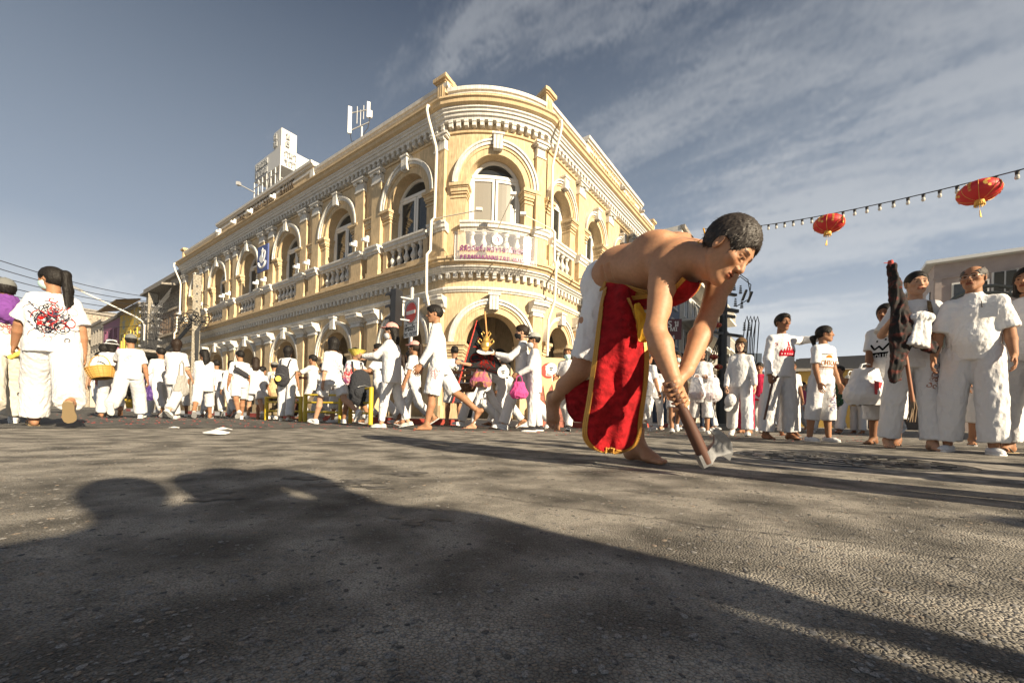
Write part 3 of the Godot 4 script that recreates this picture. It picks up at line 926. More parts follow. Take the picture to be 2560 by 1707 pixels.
func build_ground():
	T.agg = noise_tex(0.085, 1, 0.0, 1.0, 1024, FastNoiseLite.TYPE_CELLULAR)
	var a := asphalt("asphalt", lin(0.455, 0.432, 0.395), 0.55)
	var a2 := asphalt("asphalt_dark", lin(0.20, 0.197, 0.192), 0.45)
	sheet("road", [Vector2(-700, -300), Vector2(700, -300), Vector2(700, 1200), Vector2(-700, 1200)], 0.0, a)
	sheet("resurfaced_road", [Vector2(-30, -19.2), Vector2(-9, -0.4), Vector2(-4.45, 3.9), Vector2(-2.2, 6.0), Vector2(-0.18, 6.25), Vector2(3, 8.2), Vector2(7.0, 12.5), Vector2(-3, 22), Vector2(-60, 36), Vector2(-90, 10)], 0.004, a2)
	var paint := mat("road_paint", lin(0.36, 0.345, 0.31), 0.85)
	tri_tex(paint, T.grime, 1.6)
	for L in [[2.2, 5.2, 7.5, 4.4, 0.10], [3.5, 3.95, 7.0, 3.2, 0.11], [2.6, 2.75, 6.0, 2.1, 0.07]]:
		var d: Vector2 = (Vector2(L[2], L[3]) - Vector2(L[0], L[1])).normalized().orthogonal() * L[4] * 0.5
		sheet("road_marking", [Vector2(L[0], L[1]) - d, Vector2(L[2], L[3]) - d, Vector2(L[2], L[3]) + d, Vector2(L[0], L[1]) + d], 0.005, paint)
	# pavement with a kerb round the corner building
	var pav := MB.new()
	sweep(pav, -70.0, LA + 70.0, [Vector2(-3.0, 0.0), Vector2(2.75, 0.0), Vector2(2.75, 0.125), Vector2(2.55, 0.13), Vector2(-3.0, 0.14)])
	tag(part("pavement", pav.mesh(), M.concrete, self), "", "", "", "structure")
	var kr := mat("kerb_red", lin(0.40, 0.06, 0.04), 0.7)
	var k := 0
	var kerb := Node3D.new()
	kerb.name = "kerb"
	add_child(kerb)
	tag(kerb, "", "", "", "structure")
	for i in 34:
		var s0 := -22.0 + i * 1.0
		var kb := MB.new()
		fbox(kb, s0, s0 + 0.995, 0.0, 0.128, 2.74, 2.80)
		part("kerb_stone", kb.mesh(), kr if i % 2 == 0 else M.sign_white, kerb)
	# oil stains, worn tar patches and cracks
	var stain := mat("road_stain", lin(0.15, 0.143, 0.133), 0.7)
	tri_tex(stain, T.grime, 2.2)
	var rs := RandomNumberGenerator.new(); rs.seed = 21
	for q in [[-0.75, 1.05, 0.10, 0.05], [-0.55, 1.25, 0.16, 0.07], [-0.35, 1.5, 0.10, 0.05], [0.35, 1.7, 0.07, 0.04], [0.9, 3.3, 0.5, 0.16], [-1.6, 3.0, 0.4, 0.12], [0.2, 2.6, 0.22, 0.08], [-0.2, 0.85, 0.05, 0.02], [-3.2, 5.0, 0.5, 0.2], [1.5, 5.4, 0.7, 0.25]]:
		for j in 5:
			var c := Vector2(q[0] + rs.randfn(0, q[2] * 0.8), q[1] + rs.randfn(0, q[3]))
			var pts := []
			for i in 13:
				var an2 := TAU * i / 13
				pts.append(c + Vector2(cos(an2) * q[2] * rs.randf_range(0.15, 0.65), sin(an2) * q[3] * rs.randf_range(0.15, 0.65)))
			sheet("road_stain", pts, 0.0012 + 0.0002 * j, stain)
	var crack := mat("road_crack", lin(0.045, 0.043, 0.04), 0.9)
	for q in [[-0.1, 1.15, 0.9, 0.62, 3], [0.25, 1.30, 1.1, 0.98, 4], [-0.9, 2.2, 0.5, 1.9, 5], [-2.9, 3.4, -0.6, 3.9, 6], [0.9, 2.35, 2.9, 1.75, 7]]:
		rs.seed = q[4]
		var A := []; var B := []
		for i in 25:
			var u := i / 24.0
			var c := Vector2(lerpf(q[0], q[2], u), lerpf(q[1], q[3], u)) + Vector2(rs.randf_range(-0.02, 0.02), rs.randf_range(-0.02, 0.02))
			var w := rs.randf_range(0.0006, 0.0026)
			A.append(c + Vector2(0, w)); B.push_front(c - Vector2(0, w))
		sheet("road_crack", A + B, 0.0026, crack)
	# loose and half buried aggregate in the near asphalt
	var st := MB.new()
	st.lathe([Vector2(0.0, -0.3), Vector2(0.85, -0.25), Vector2(1.0, 0.05), Vector2(0.7, 0.42), Vector2(0.0, 0.55)], 7)
	var stm := st.mesh()
	var tints := [[lin(0.38, 0.365, 0.345), 4200], [lin(0.27, 0.26, 0.25), 6500], [lin(0.37, 0.30, 0.235), 2000], [lin(0.12, 0.117, 0.113), 2600]]
	for q in tints.size():
		var mm := MultiMesh.new()
		mm.transform_format = MultiMesh.TRANSFORM_3D
		mm.mesh = stm
		mm.instance_count = tints[q][1]
		var r := RandomNumberGenerator.new()
		r.seed = 40 + q
		for i in int(tints[q][1]):
			var d: float = 0.20 + 2.5 * pow(r.randf(), 1.7)
			var x: float = r.randf_range(-1.5, 1.5) * d * 1.05
			var sz: float = (0.0014 + 0.0036 * pow(r.randf(), 2.4)) * clampf(0.75 + d * 0.30, 0.8, 1.3)
			var bs := Basis.from_euler(Vector3(r.randf_range(-0.12, 0.12), r.randf() * TAU, r.randf_range(-0.12, 0.12))).scaled_local(Vector3(sz * r.randf_range(0.8, 1.6), sz * r.randf_range(0.25, 0.55), sz * r.randf_range(0.7, 1.1)))
			mm.set_instance_transform(i, Transform3D(bs, gp(x, d, 0.0003)))
		var mi := MultiMeshInstance3D.new()
		mi.name = numbered("road_aggregate")
		mi.multimesh = mm
		var sm := mat("stone_%d" % q, tints[q][0], 0.75)
		tri_tex(sm, T.grime, 40.0)
		mi.material_override = sm
		add_child(mi)
		tag(mi, "crushed stone showing in the worn asphalt", "road stones", "", "stuff")
	# manhole cover in a round concrete collar
	var mh := thing("manhole_cover", "large round iron manhole cover with a ribbed pattern in a concrete collar", "manhole cover", gp(2.05, 2.62))
	var col := MB.new()
	col.lathe([Vector2(0.62, 0.0), Vector2(0.62, 0.006), Vector2(0.92, 0.006), Vector2(0.93, 0.0)], 48)
	part("collar", col.mesh(), M.concrete, mh)
	var iron := mat("cast_iron", lin(0.10, 0.098, 0.095), 0.42, 0.55)
	tri_tex(iron, T.grime, 3.0)
	var cv := MB.new()
	cv.lathe([Vector2(0.0, 0.007), Vector2(0.585, 0.007), Vector2(0.60, 0.004), Vector2(0.605, 0.0)], 48)
	part("cover", cv.mesh(), iron, mh)
	var rb := MB.new()
	for r2 in [0.10, 0.26, 0.42, 0.56]:
		rb.lathe([Vector2(r2 - 0.012, 0.007), Vector2(r2 - 0.008, 0.012), Vector2(r2 + 0.008, 0.012), Vector2(r2 + 0.012, 0.007)], 40)
	for i in 60:
		var an := TAU * i / 20.0 + (0.16 if i >= 20 else 0.0)
		var rr: float = [0.18, 0.34, 0.49][i / 20]
		rb.box(Transform3D(Basis(Vector3.UP, -an), Vector3(cos(an) * rr, 0.0095, sin(an) * rr)), Vector3(0.075, 0.006, 0.022))
	part("rib", rb.mesh(), iron, mh)

func build_litter():
	var wp := cloth("paper_white", lin(0.75, 0.75, 0.74))
	for q in [[-2.54, 3.55, 0.16, "crumpled white tissue lying on the empty asphalt in front of the crowd"], [-3.55, 4.35, 0.09, "scrap of white paper on the dark road near the woman with a ponytail"], [-3.0, 4.3, 0.12, "flat white scrap on the dark road edge behind the long crumpled tissue"]]:
		var m := MB.new()
		var r := RandomNumberGenerator.new(); r.seed = int(q[2] * 1000)
		var pts := []
		for i in 9:
			var a := TAU * i / 9
			pts.append(Vector3(cos(a) * q[2] * r.randf_range(0.5, 1.0), r.randf_range(0.003, 0.02), sin(a) * q[2] * 0.5 * r.randf_range(0.5, 1.0)))
		for i in 9: m.tri(Vector3(0, q[2] * 0.28, 0), pts[i], pts[(i + 1) % 9], Vector3.UP)
		var o := part("paper_scrap", m.mesh(), wp, self, Transform3D(Basis(), gp(q[0], q[1], 0.005)))
		tag(o, q[3], "litter")
	# red scraps of firecracker paper, too many to count
	var mm := MultiMesh.new()
	mm.transform_format = MultiMesh.TRANSFORM_3D
	mm.mesh = boxmesh(Vector3(0.022, 0.003, 0.012))
	mm.instance_count = 420
	var r2 := RandomNumberGenerator.new(); r2.seed = 77
	for i in 420:
		var d := r2.randf_range(5.2, 9.5)
		mm.set_instance_transform(i, Transform3D(Basis.from_euler(Vector3(r2.randf_range(-0.4, 0.4), r2.randf() * TAU, 0)), gp(r2.randf_range(-1.1, 0.85) * d, d, 0.008)))
	var mi := MultiMeshInstance3D.new()
	mi.name = "firecracker_paper"
	mi.multimesh = mm
	mi.material_override = mat("paper_red", lin(0.45, 0.06, 0.05), 0.8)
	add_child(mi)
	tag(mi, "scraps of red firecracker paper scattered over the road", "litter", "", "stuff")

# ---------------------------------------------------------------- other buildings
func wbox(m: MB, s0: float, s1: float, y0: float, y1: float, n0: float, n1: float):
	fbox(m, s0, s1, y0, y1, n0, n1)

func street_windows(b: Node3D, off: Vector3, s0: float, s1: float, n: float, cols: int, rows: Array, w: float, h: float, fm: Material):
	for r in rows:
		for i in cols:
			var s := lerpf(s0, s1, (i + 0.5) / cols)
			var fr := MB.new()
			fbox(fr, s - w * 0.5 - 0.07, s - w * 0.5, r, r + h, n - 0.02, n + 0.06)
			fbox(fr, s + w * 0.5, s + w * 0.5 + 0.07, r, r + h, n - 0.02, n + 0.06)
			fbox(fr, s - w * 0.5 - 0.07, s + w * 0.5 + 0.07, r + h, r + h + 0.08, n - 0.02, n + 0.07)
			fbox(fr, s - w * 0.5 - 0.10, s + w * 0.5 + 0.10, r - 0.07, r, n - 0.02, n + 0.12)
			fbox(fr, s - 0.025, s + 0.025, r, r + h, n - 0.02, n + 0.04)
			var wn := part("window", fr.mesh(off), fm, b)
			var pn := MB.new()
			fbox(pn, s - w * 0.5, s + w * 0.5, r, r + h, n - 0.03, n + 0.012)
			part("pane", pn.mesh(off), M.window_glass, wn)

func row_house(label: String, s0: float, s1: float, h: float, n: float, wm: Material, deep := 10.0) -> Node3D:
	var at := F((s0 + s1) * 0.5, 0, n)
	var b := thing("shophouse", label, "building", at)
	var m := MB.new()
	fbox(m, s0, s1, 3.5, h, n - deep, n)
	fbox(m, s0, s0 + 0.45, 0.0, 3.5, n - deep, n)
	fbox(m, s1 - 0.45, s1, 0.0, 3.5, n - deep, n)
	fbox(m, s0 + 0.45, s1 - 0.45, 0.0, 3.5, n - deep, n - 2.2)
	part("wall", m.mesh(at), wm, b)
	var c := MB.new()
	fbox(c, s0 - 0.02, s1 + 0.02, h - 0.25, h, n - 0.1, n + 0.18)
	fbox(c, s0 - 0.01, s1 + 0.01, 3.55, 3.80, n - 0.1, n + 0.16)
	part("cornice", c.mesh(at), M.concrete, b)
	b.set_meta("_off", at)
	return b

func build_left_street():
	var greyp := mat("wall_grey", lin(0.44, 0.38, 0.30), 0.9)
	tri_tex(greyp, T.grime, 0.5)
	var yel := print_cloth("mural_yellow", [Color(0.78, 0.62, 0.08), Color(0.82, 0.68, 0.14), Color(0.50, 0.55, 0.55), Color(0.74, 0.60, 0.10)])
	yel.uv1_scale = Vector3.ONE * 0.35
	var purp := mat("wall_purple", lin(0.19, 0.055, 0.12), 0.8)
	var pinkw := mat("wall_pink", lin(0.42, 0.14, 0.24), 0.8)
	var creamw := mat("wall_cream", lin(0.50, 0.43, 0.33), 0.85)
	tri_tex(creamw, T.mottle, 0.4)
	var brownw := mat("shutter_brown", lin(0.27, 0.19, 0.13), 0.8)
	# grey shophouse with a deep canopy and board shutters
	var b := row_house("weathered grey shophouse with a deep canopy and brown board shutters beside the bank", -33.2, -23.5, 9.3, -0.3, greyp)
	var off: Vector3 = b.get_meta("_off")
	var can := MB.new()
	var A := F(-29.4, 8.0, -0.3); var B := F(-24.4, 8.2, -0.3); var C := F(-24.4, 8.0, 0.85); var D := F(-29.4, 8.0, 0.85)
	can.quad(A, B, C, D, Vector3.DOWN)
	var u := Vector3.UP * 0.12
	can.quad(A + u, B + u, C + u, D + u, Vector3.UP)
	can.quad(C, D, D + u, C + u, NL)
	can.quad(B, C, C + u, B + u, -DL)
	can.quad(A, D, D + u, A + u, DL)
	part("canopy", can.mesh(off), M.concrete, b)
	var fr := MB.new()
	fbox(fr, -30.2, -24.7, 6.85, 7.0, -0.32, -0.2)
	fbox(fr, -30.2, -24.7, 5.2, 5.35, -0.32, -0.15)
	part("shutter_frame", fr.mesh(off), creamw, b)
	for i in 10:
		var s := -30.1 + i * 0.54
		var pl := MB.new()
		fbox(pl, s, s + 0.48, 5.36, 6.42, -0.32, -0.24)
		fbox(pl, s + 0.02, s + 0.46, 6.48, 6.84, -0.32, -0.25)
		part("shutter_board", pl.mesh(off), brownw, b)
	for i in 4:
		var rod := MB.new()
		rod.tube([F(-24.6 - i * 0.12, 7.9 - i * 0.14, 0.3), F(-27.8 - i * 0.2, 5.9 - i * 0.16, 1.0)], 0.012, 5)
		part("stay_rod", rod.mesh(off), M.galvanised, b)
	var aw := MB.new()
	fbox(aw, -32.8, -23.9, 3.6, 3.75, -0.3, 2.2)
	part("lower_awning", aw.mesh(off), M.concrete, b)
	b = row_house("narrow beige shophouse between the grey shophouse and the yellow mural", -34.6, -33.25, 8.4, -0.3, creamw)
	street_windows(b, b.get_meta("_off"), -34.4, -33.4, -0.3, 1, [5.0], 0.7, 1.6, M.concrete)
	b = row_house("yellow shophouse painted with a blue grey mural", -41.6, -34.65, 8.6, -0.3, yel)
	off = b.get_meta("_off")
	var rf := MB.new()
	rf.quad(F(-41.7, 8.9, -0.3), F(-34.5, 8.9, -0.3), F(-34.5, 8.45, 1.2), F(-41.7, 8.45, 1.2), Vector3.UP)
	rf.quad(F(-41.7, 8.82, -0.3), F(-34.5, 8.82, -0.3), F(-34.5, 8.37, 1.2), F(-41.7, 8.37, 1.2), Vector3.DOWN)
	rf.quad(F(-41.7, 8.37, 1.2), F(-34.5, 8.37, 1.2), F(-34.5, 8.45, 1.2), F(-41.7, 8.45, 1.2), NL)
	part("roof", rf.mesh(off), mat("roof_ochre", lin(0.24, 0.16, 0.06), 0.8), b)
	street_windows(b, off, -41.2, -35.0, -0.3, 3, [4.9], 1.0, 1.7, M.rail_yellow)
	b = row_house("two tone shophouse, deep purple above and pink below", -48.3, -41.65, 8.5, -0.3, purp)
	off = b.get_meta("_off")
	var pk := MB.new()
	fbox(pk, -48.2, -41.75, 3.9, 6.3, -0.3, -0.22)
	part("pink_front", pk.mesh(off), pinkw, b)
	street_windows(b, off, -47.8, -42.1, -0.22, 3, [4.2], 0.9, 1.5, pinkw)
	street_windows(b, off, -47.8, -42.1, -0.3, 3, [6.6], 0.7, 0.8, purp)
	b = row_house("cream shophouse with dark shuttered windows at the end of the row", -54.6, -48.35, 8.9, -0.3, creamw)
	street_windows(b, b.get_meta("_off"), -54.2, -48.8, -0.3, 4, [4.6, 6.6], 0.8, 1.4, M.concrete)
	var old := thing("old_building", "tall stained old block rising behind the cream shophouse", "building", F(-61.0, 0, 1.0))
	var om := MB.new()
	fbox(om, -65.0, -57.5, 0, 11.0, -8.0, 2.0)
	part("wall", om.mesh(old.position), greyp, old)
	var op := MB.new()
	fbox(op, -65.2, -57.3, 10.7, 11.15, -8.2, 2.2)
	for i in 7: fbox(op, -64.6 + i * 1.0, -63.9 + i * 1.0, 8.6, 10.0, 2.0, 2.06)
	part("parapet", op.mesh(old.position), M.concrete, old)
	var wh := thing("white_house", "white gabled house with a square chimney between the old block and purple shophouse", "building", F(-52.0, 0, -12.0))
	var wm := MB.new()
	fbox(wm, -58.0, -48.0, 0, 10.6, -16.0, -11.0)
	fbox(wm, -51.5, -50.3, 10.6, 12.2, -13.0, -11.5)
	part("wall", wm.mesh(wh.position), M.trim, wh)
	var wr := MB.new()
	wr.quad(F(-58.2, 10.6, -10.8), F(-47.8, 10.6, -10.8), F(-47.8, 12.0, -13.5), F(-58.2, 12.0, -13.5), Vector3.UP)
	part("roof", wr.mesh(wh.position), M.concrete, wh)
	# across the left street, mostly outside the picture
	# roof sign tower behind the bank
	build_roof_things()

func build_roof_things():
	var k := Vector3(-14.963, 0, -26.0)
	var sg := thing("rooftop_sign", "white three sided rooftop sign tower with a taller box above, behind the bank", "sign", k)
	var white := mat("sign_box_white", lin(0.52, 0.52, 0.51), 0.5)
	var bx := MB.new()
	var wl := 3.7; var wr := 1.95
	var put := func(m: MB, a0: float, a1: float, b0: float, b1: float, y0: float, y1: float):
		var c := DL * (a0 + a1) * 0.5 + DR * (b0 + b1) * 0.5 + Vector3.UP * (y0 + y1) * 0.5
		m.box(Transform3D(Basis(-DL, Vector3.UP, -DR), c), Vector3(a1 - a0, y1 - y0, b1 - b0))
	put.call(bx, 0.0, wl, 0.0, 3.2, 15.70, 16.90)
	part("lower_box", bx.mesh(), white, sg)
	var ub := MB.new()
	put.call(ub, 0.05, 1.05, 0.05, 1.0, 16.95, 18.07)
	part("upper_box", ub.mesh(), white, sg)
	var lt := MB.new()
	var bl := Basis(-DL, Vector3.UP, NL)
	for j in 2:
		thai(lt, ["ro", "o", "no", "ko", "aa", "ro", "no"] if j == 0 else ["tor", "aa", "so", "ro", "mo", "ko", "aa"], Transform3D(bl, DL * 3.5 + NL * 0.02 + Vector3.UP * (16.36 - 0.52 * j)), 0.44, 0.06, 0.05)
		thai(lt, ["mo", "aa"] if j == 0 else ["pho", "o"], Transform3D(bl, DL * 0.95 + NL * 0.0 + Vector3.UP * (17.50 - 0.46 * j)), 0.42, 0.06, 0.05)
		thai(lt, ["ko", "no", "aa"] if j == 0 else ["ro", "so", "aa"], Transform3D(Basis(DR, Vector3.UP, NR), DR * 0.2 + NR * 0.02 + Vector3.UP * (16.36 - 0.52 * j)), 0.44, 0.06, 0.05)
		thai(lt, ["no"] if j == 0 else ["tho"], Transform3D(Basis(DR, Vector3.UP, NR), DR * 0.3 + NR * 0.0 + Vector3.UP * (17.50 - 0.46 * j)), 0.42, 0.06, 0.05)
	part("lettering", lt.mesh(), mat("sign_letter_grey", lin(0.30, 0.31, 0.32), 0.5), sg)
	var sc := MB.new()
	for i in 7:
		for j in 4:
			var p := DL * (wl * i / 6.0) + DR * (3.2 * j / 3.0)
			sc.tube([p + Vector3.UP * 13.5, p + Vector3.UP * 15.7], 0.045, 5)
		for y in [14.1, 14.9]:
			sc.tube([DL * (wl * i / 6.0) + Vector3.UP * y, DL * (wl * i / 6.0) + DR * 3.2 + Vector3.UP * y], 0.035, 5)
	for j in 4:
		for y in [13.6, 14.5, 15.3]:
			sc.tube([DR * (3.2 * j / 3.0) + Vector3.UP * y, DL * wl + DR * (3.2 * j / 3.0) + Vector3.UP * y], 0.035, 5)
		for i in 5: sc.tube([DL * (wl * i / 5.0) + DR * (3.2 * j / 3.0) + Vector3.UP * (13.6 if i % 2 else 15.6), DL * (wl * (i + 1) / 5.0) + DR * (3.2 * j / 3.0) + Vector3.UP * (15.6 if i % 2 else 13.6)], 0.03, 5)
	part("scaffold", sc.mesh(), M.galvanised, sg)
	var tw := MB.new()
	put.call(tw, 0.3, 3.3, 0.4, 3.0, 0.0, 13.6)
	part("tower_base", tw.mesh(), M.trim, sg)
	var lg := MB.new()
	lg.tube([DL * 3.6 + Vector3.UP * 15.0, DL * 4.6 + NL * 0.6 + Vector3.UP * 15.6], 0.04, 6)
	lg.box(Transform3D(Basis(), DL * 4.65 + NL * 0.62 + Vector3.UP * 15.65), Vector3(0.22, 0.22, 0.22))
	part("lamp_arm", lg.mesh(), M.galvanised, sg)
	# mobile phone aerials on the roof
	var an := thing("antenna_mast", "white mobile phone antenna mast standing on the roof of the bank", "antenna", Vector3(-6.85, 9.05, -18.0))
	var ms := MB.new()
	ms.tube([Vector3.ZERO, Vector3(0, 3.6, 0)], 0.05, 8)
	ms.tube([Vector3(-0.45, 3.45, 0), Vector3(0.35, 3.75, 0.1)], 0.025, 6)
	ms.tube([Vector3(-0.45, 4.2, 0), Vector3(0.35, 4.3, 0.1)], 0.025, 6)
	for q in [[-0.2, 3.7, 4.45], [-0.05, 3.6, 4.3], [0.08, 3.9, 4.5]]: ms.tube([Vector3(q[0], q[1], 0.05), Vector3(q[0], q[2], 0.05)], 0.018, 6)
	part("mast", ms.mesh(), M.galvanised, an)
	for q in [[-0.50, 3.25, 4.40, 0.075], [0.30, 3.95, 4.62, 0.065], [0.40, 3.95, 4.25, 0.06]]:
		var pa := MB.new()
		pa.box(Transform3D(Basis(Vector3.UP, 0.4), Vector3(q[0], (q[1] + q[2]) * 0.5, 0.08)), Vector3(q[3] * 2.0, q[2] - q[1], 0.09))
		part("antenna_panel", pa.mesh(), M.sign_white, an)
	var cb := MB.new()
	cb.tube([Vector3(0.38, 3.95, 0.1), Vector3(0.30, 3.5, 0.1), Vector3(0.12, 3.3, 0.06), Vector3(0.05, 2.6, 0.05)], 0.018, 5)
	part("cable", cb.mesh(), M.cable, an)
	cb = MB.new()
	cb.tube([Vector3(-0.45, 3.25, 0.1), Vector3(-0.40, 2.9, 0.1), Vector3(-0.15, 2.95, 0.06), Vector3(-0.04, 2.5, 0.05)], 0.018, 5)
	part("cable", cb.mesh(), M.cable, an)

func build_right_street():
	var blue := mat("wall_blue_grey", lin(0.16, 0.20, 0.28), 0.85)
	var white := mat("wall_white", lin(0.68, 0.65, 0.59), 0.85)
	tri_tex(white, T.mottle, 0.3)
	var s1 := LA + 10.35
	var b := row_house("blue grey shophouse behind the bent man's arm", s1, s1 + 6.2, 9.4, -0.2, blue)
	var off: Vector3 = b.get_meta("_off")
	street_windows(b, off, s1 + 0.5, s1 + 5.8, -0.2, 3, [4.8, 7.0], 0.9, 1.5, M.frame_white)
	var aw := MB.new()
	for i in 40:
		var a := s1 + 0.2 + i * 0.148
		aw.quad(F(a, 4.25, -0.2), F(a + 0.074, 4.30, -0.2), F(a + 0.074, 3.45, 1.9), F(a, 3.40, 1.9), Vector3.UP)
		aw.quad(F(a + 0.074, 4.30, -0.2), F(a + 0.148, 4.25, -0.2), F(a + 0.148, 3.40, 1.9), F(a + 0.074, 3.45, 1.9), Vector3.UP)
	part("corrugated_awning", aw.mesh(off), M.galvanised, b)
	b = row_house("tall white building with rows of windows and balconies beyond the blue shophouse", s1 + 6.25, s1 + 22.0, 12.6, -0.2, white)
	off = b.get_meta("_off")
	street_windows(b, off, s1 + 6.8, s1 + 21.5, -0.2, 8, [4.6, 7.0, 9.5], 0.95, 1.5, M.frame_white)
	for y in [4.3, 6.7, 9.2]:
		var bc := MB.new()
		fbox(bc, s1 + 6.4, s1 + 21.8, y - 0.16, y, -0.2, 0.75)
		for i in 52: fbox(bc, s1 + 6.45 + i * 0.295, s1 + 6.5 + i * 0.295, y, y + 0.75, 0.68, 0.72)
		fbox(bc, s1 + 6.4, s1 + 21.8, y + 0.75, y + 0.82, 0.66, 0.74)
		part("balcony", bc.mesh(off), white, b)
	var sgn := MB.new()
	fbox(sgn, s1 + 6.4, s1 + 14.0, 5.7, 6.9, 0.9, 1.5)
	var bbd := part("fascia_board", sgn.mesh(off), M.black_paint, b)
	var ln := MB.new()
	fbox(ln, s1 + 6.4, s1 + 14.0, 5.62, 5.70, 0.9, 1.55)
	part("fascia_edge", ln.mesh(off), M.pvc, bbd)
	b = row_house("lower pale shophouse at the far end of the right street", s1 + 22.05, s1 + 40.0, 8.6, -0.2, white)
	street_windows(b, b.get_meta("_off"), s1 + 22.5, s1 + 39.5, -0.2, 8, [4.6, 6.6], 1.0, 1.4, M.concrete)
	b = row_house("farthest shophouse row in the haze down the right street", s1 + 40.05, s1 + 66.0, 7.8, -0.2, white)
	street_windows(b, b.get_meta("_off"), s1 + 40.5, s1 + 65.5, -0.2, 8, [4.4], 1.1, 1.6, M.concrete)
	# signs that stick out over the pavement
	var at := Vector3(7.10, 4.62, -20.0)
	var sg := thing("shop_sign", "maroon shop sign with white Thai and Latin lettering and a phone number", "sign", at, -0.18)
	part("board", boxmesh(Vector3(1.85, 0.98, 0.10)), M.sign_maroon, sg)
	var tm := MB.new()
	thai(tm, ["pho", "o"], Transform3D(Basis(), Vector3(-0.82, 0.14, 0.055)), 0.30, 0.05)
	thai(tm, ["no"], Transform3D(Basis(), Vector3(0.60, 0.14, 0.055)), 0.30, 0.05)
	thai(tm, ["o", "ko", "no", "tor", "ro", "i", "aa", "ko", "tho"], Transform3D(Basis(), Vector3(-0.62, -0.28, 0.055)), 0.19, 0.03)
	part("lettering", tm.mesh(), M.sign_white, sg)
	part("lettering", text_mesh("IS", 0.30, 0.02, true), M.sign_white, sg, Transform3D(Basis(), Vector3(0.30, 0.24, 0.055)))
	part("lettering", text_mesh("DO RE MI", 0.19, 0.02, true), M.sign_white, sg, Transform3D(Basis(), Vector3(0.14, 0.0, 0.055)))
	part("lettering", text_mesh("216174", 0.19, 0.02, true), M.sign_white, sg, Transform3D(Basis(), Vector3(0.18, -0.39, 0.055)))
	var br := MB.new(); br.tube([Vector3(-0.9, 0.3, 0), Vector3(-2.0, 0.3, 0.3)], 0.04, 6); br.tube([Vector3(0.6, -0.49, 0), Vector3(0.6, -0.75, 0)], 0.05, 6)
	part("bracket", br.mesh(), M.dark, sg)
	for q in [[22.6, 6.2, -40.0, 2.6, 1.5, "pale blue street sign board above the far end of the right street"], [24.3, 4.9, -42.0, 2.2, 1.1, "small white sign board below the pale blue board at the street's end"]]:
		var fs := thing("far_sign", q[5], "sign", Vector3(q[0], q[1], q[2]), -0.1)
		part("board", boxmesh(Vector3(q[3], q[4], 0.12)), mat("sign_pale_blue_%d" % int(q[0]), lin(0.42, 0.52, 0.62), 0.5), fs)
		var rp := MB.new(); rp.tube([Vector3(-q[3] * 0.25, 0, 0.07), Vector3(q[3] * 0.1, q[4] * 0.2, 0.07), Vector3(q[3] * 0.3, -q[4] * 0.1, 0.07), Vector3(q[3] * 0.05, -q[4] * 0.25, 0.07)], 0.10, 6)
		part("mark", rp.mesh(), mat("sign_mark_%d" % int(q[0]), lin(0.08, 0.16, 0.32), 0.5), fs)
		var pp := MB.new(); pp.tube([Vector3(0, -q[4] * 0.5, 0), Vector3(0, -q[1], 0)], 0.08, 6)
		part("post", pp.mesh(), M.galvanised, fs)
	# pink three storey block on the far right
	var pinkb := mat("wall_pale_pink", lin(0.40, 0.335, 0.315), 0.9)
	tri_tex(pinkb, T.mottle, 0.25)
	var K0 := Vector3(30.33, 0, -30.0)
	var pb := thing("pink_block", "pale pink three storey block with a grey sheet roof behind the elderly man", "building", K0)
	var fx := -DL                       # along its front, to the right and nearer
	var put := func(m: MB, a0: float, a1: float, c0: float, c1: float, y0: float, y1: float):
		m.box(Transform3D(Basis(fx, Vector3.UP, -DR), fx * (a0 + a1) * 0.5 + DR * (c0 + c1) * 0.5 + Vector3.UP * (y0 + y1) * 0.5), Vector3(a1 - a0, y1 - y0, c1 - c0))
	var pw := MB.new()
	put.call(pw, 0.0, 13.0, 0.0, 20.0, 0.0, 12.0)
	part("wall", pw.mesh(), pinkb, pb)
	var pt := MB.new()
	put.call(pt, -0.05, 13.0, -0.10, 0.0, 10.9, 11.05)
	put.call(pt, -0.05, 13.0, -0.14, 0.0, 7.6, 7.8)
	for a in [0.05, 4.2, 8.4, 12.6]: put.call(pt, a, a + 0.35, -0.09, 0.0, 0.0, 11.0)
	part("pilaster_strips", pt.mesh(), pinkb, pb)
	var rf := MB.new()
	put.call(rf, -0.5, 13.5, -0.55, 20.5, 12.0, 12.22)
	part("roof", rf.mesh(), mat("roof_sheet", lin(0.62, 0.64, 0.65), 0.5), pb)
	for q in [[1.0, 2.6, 9.0], [2.9, 3.9, 9.5], [4.8, 7.6, 9.1], [8.9, 11.5, 9.1], [1.0, 2.6, 5.0], [4.8, 7.6, 5.0], [8.9, 11.5, 5.0]]:
		var wn := MB.new()
		put.call(wn, q[0] - 0.1, q[1] + 0.1, -0.10, -0.005, q[2] - 0.1, q[2] + 1.5)
		var wo := part("window", wn.mesh(), M.frame_white, pb)
		for j in 2:
			var pn := MB.new()
			var mid: float = (q[0] + q[1]) * 0.5
			put.call(pn, q[0] if j == 0 else mid + 0.04, mid - 0.04 if j == 0 else q[1], -0.13, -0.09, q[2], q[2] + 1.38)
			part("pane", pn.mesh(), M.window_glass, wo)
		if q[0] > 4.0 and q[2] > 6.0:
			var an := MB.new()
			put.call(an, q[0] - 0.2, q[1] + 0.2, -0.6, 0.0, q[2] - 1.0, q[2] - 0.9)
			part("planter_ledge", an.mesh(), M.concrete, pb)
	for i in 5:
		var sw := MB.new()
		sw.box(Transform3D(Basis(fx, Vector3.UP, -DR), DR * (1.6 + i * 3.4) - fx * 0.03 + Vector3.UP * 9.6), Vector3(0.08, 1.4, 1.2))
		part("side_window", sw.mesh(), M.window_glass, pb)
	# plants growing on the ledge
	var mm := MultiMesh.new()
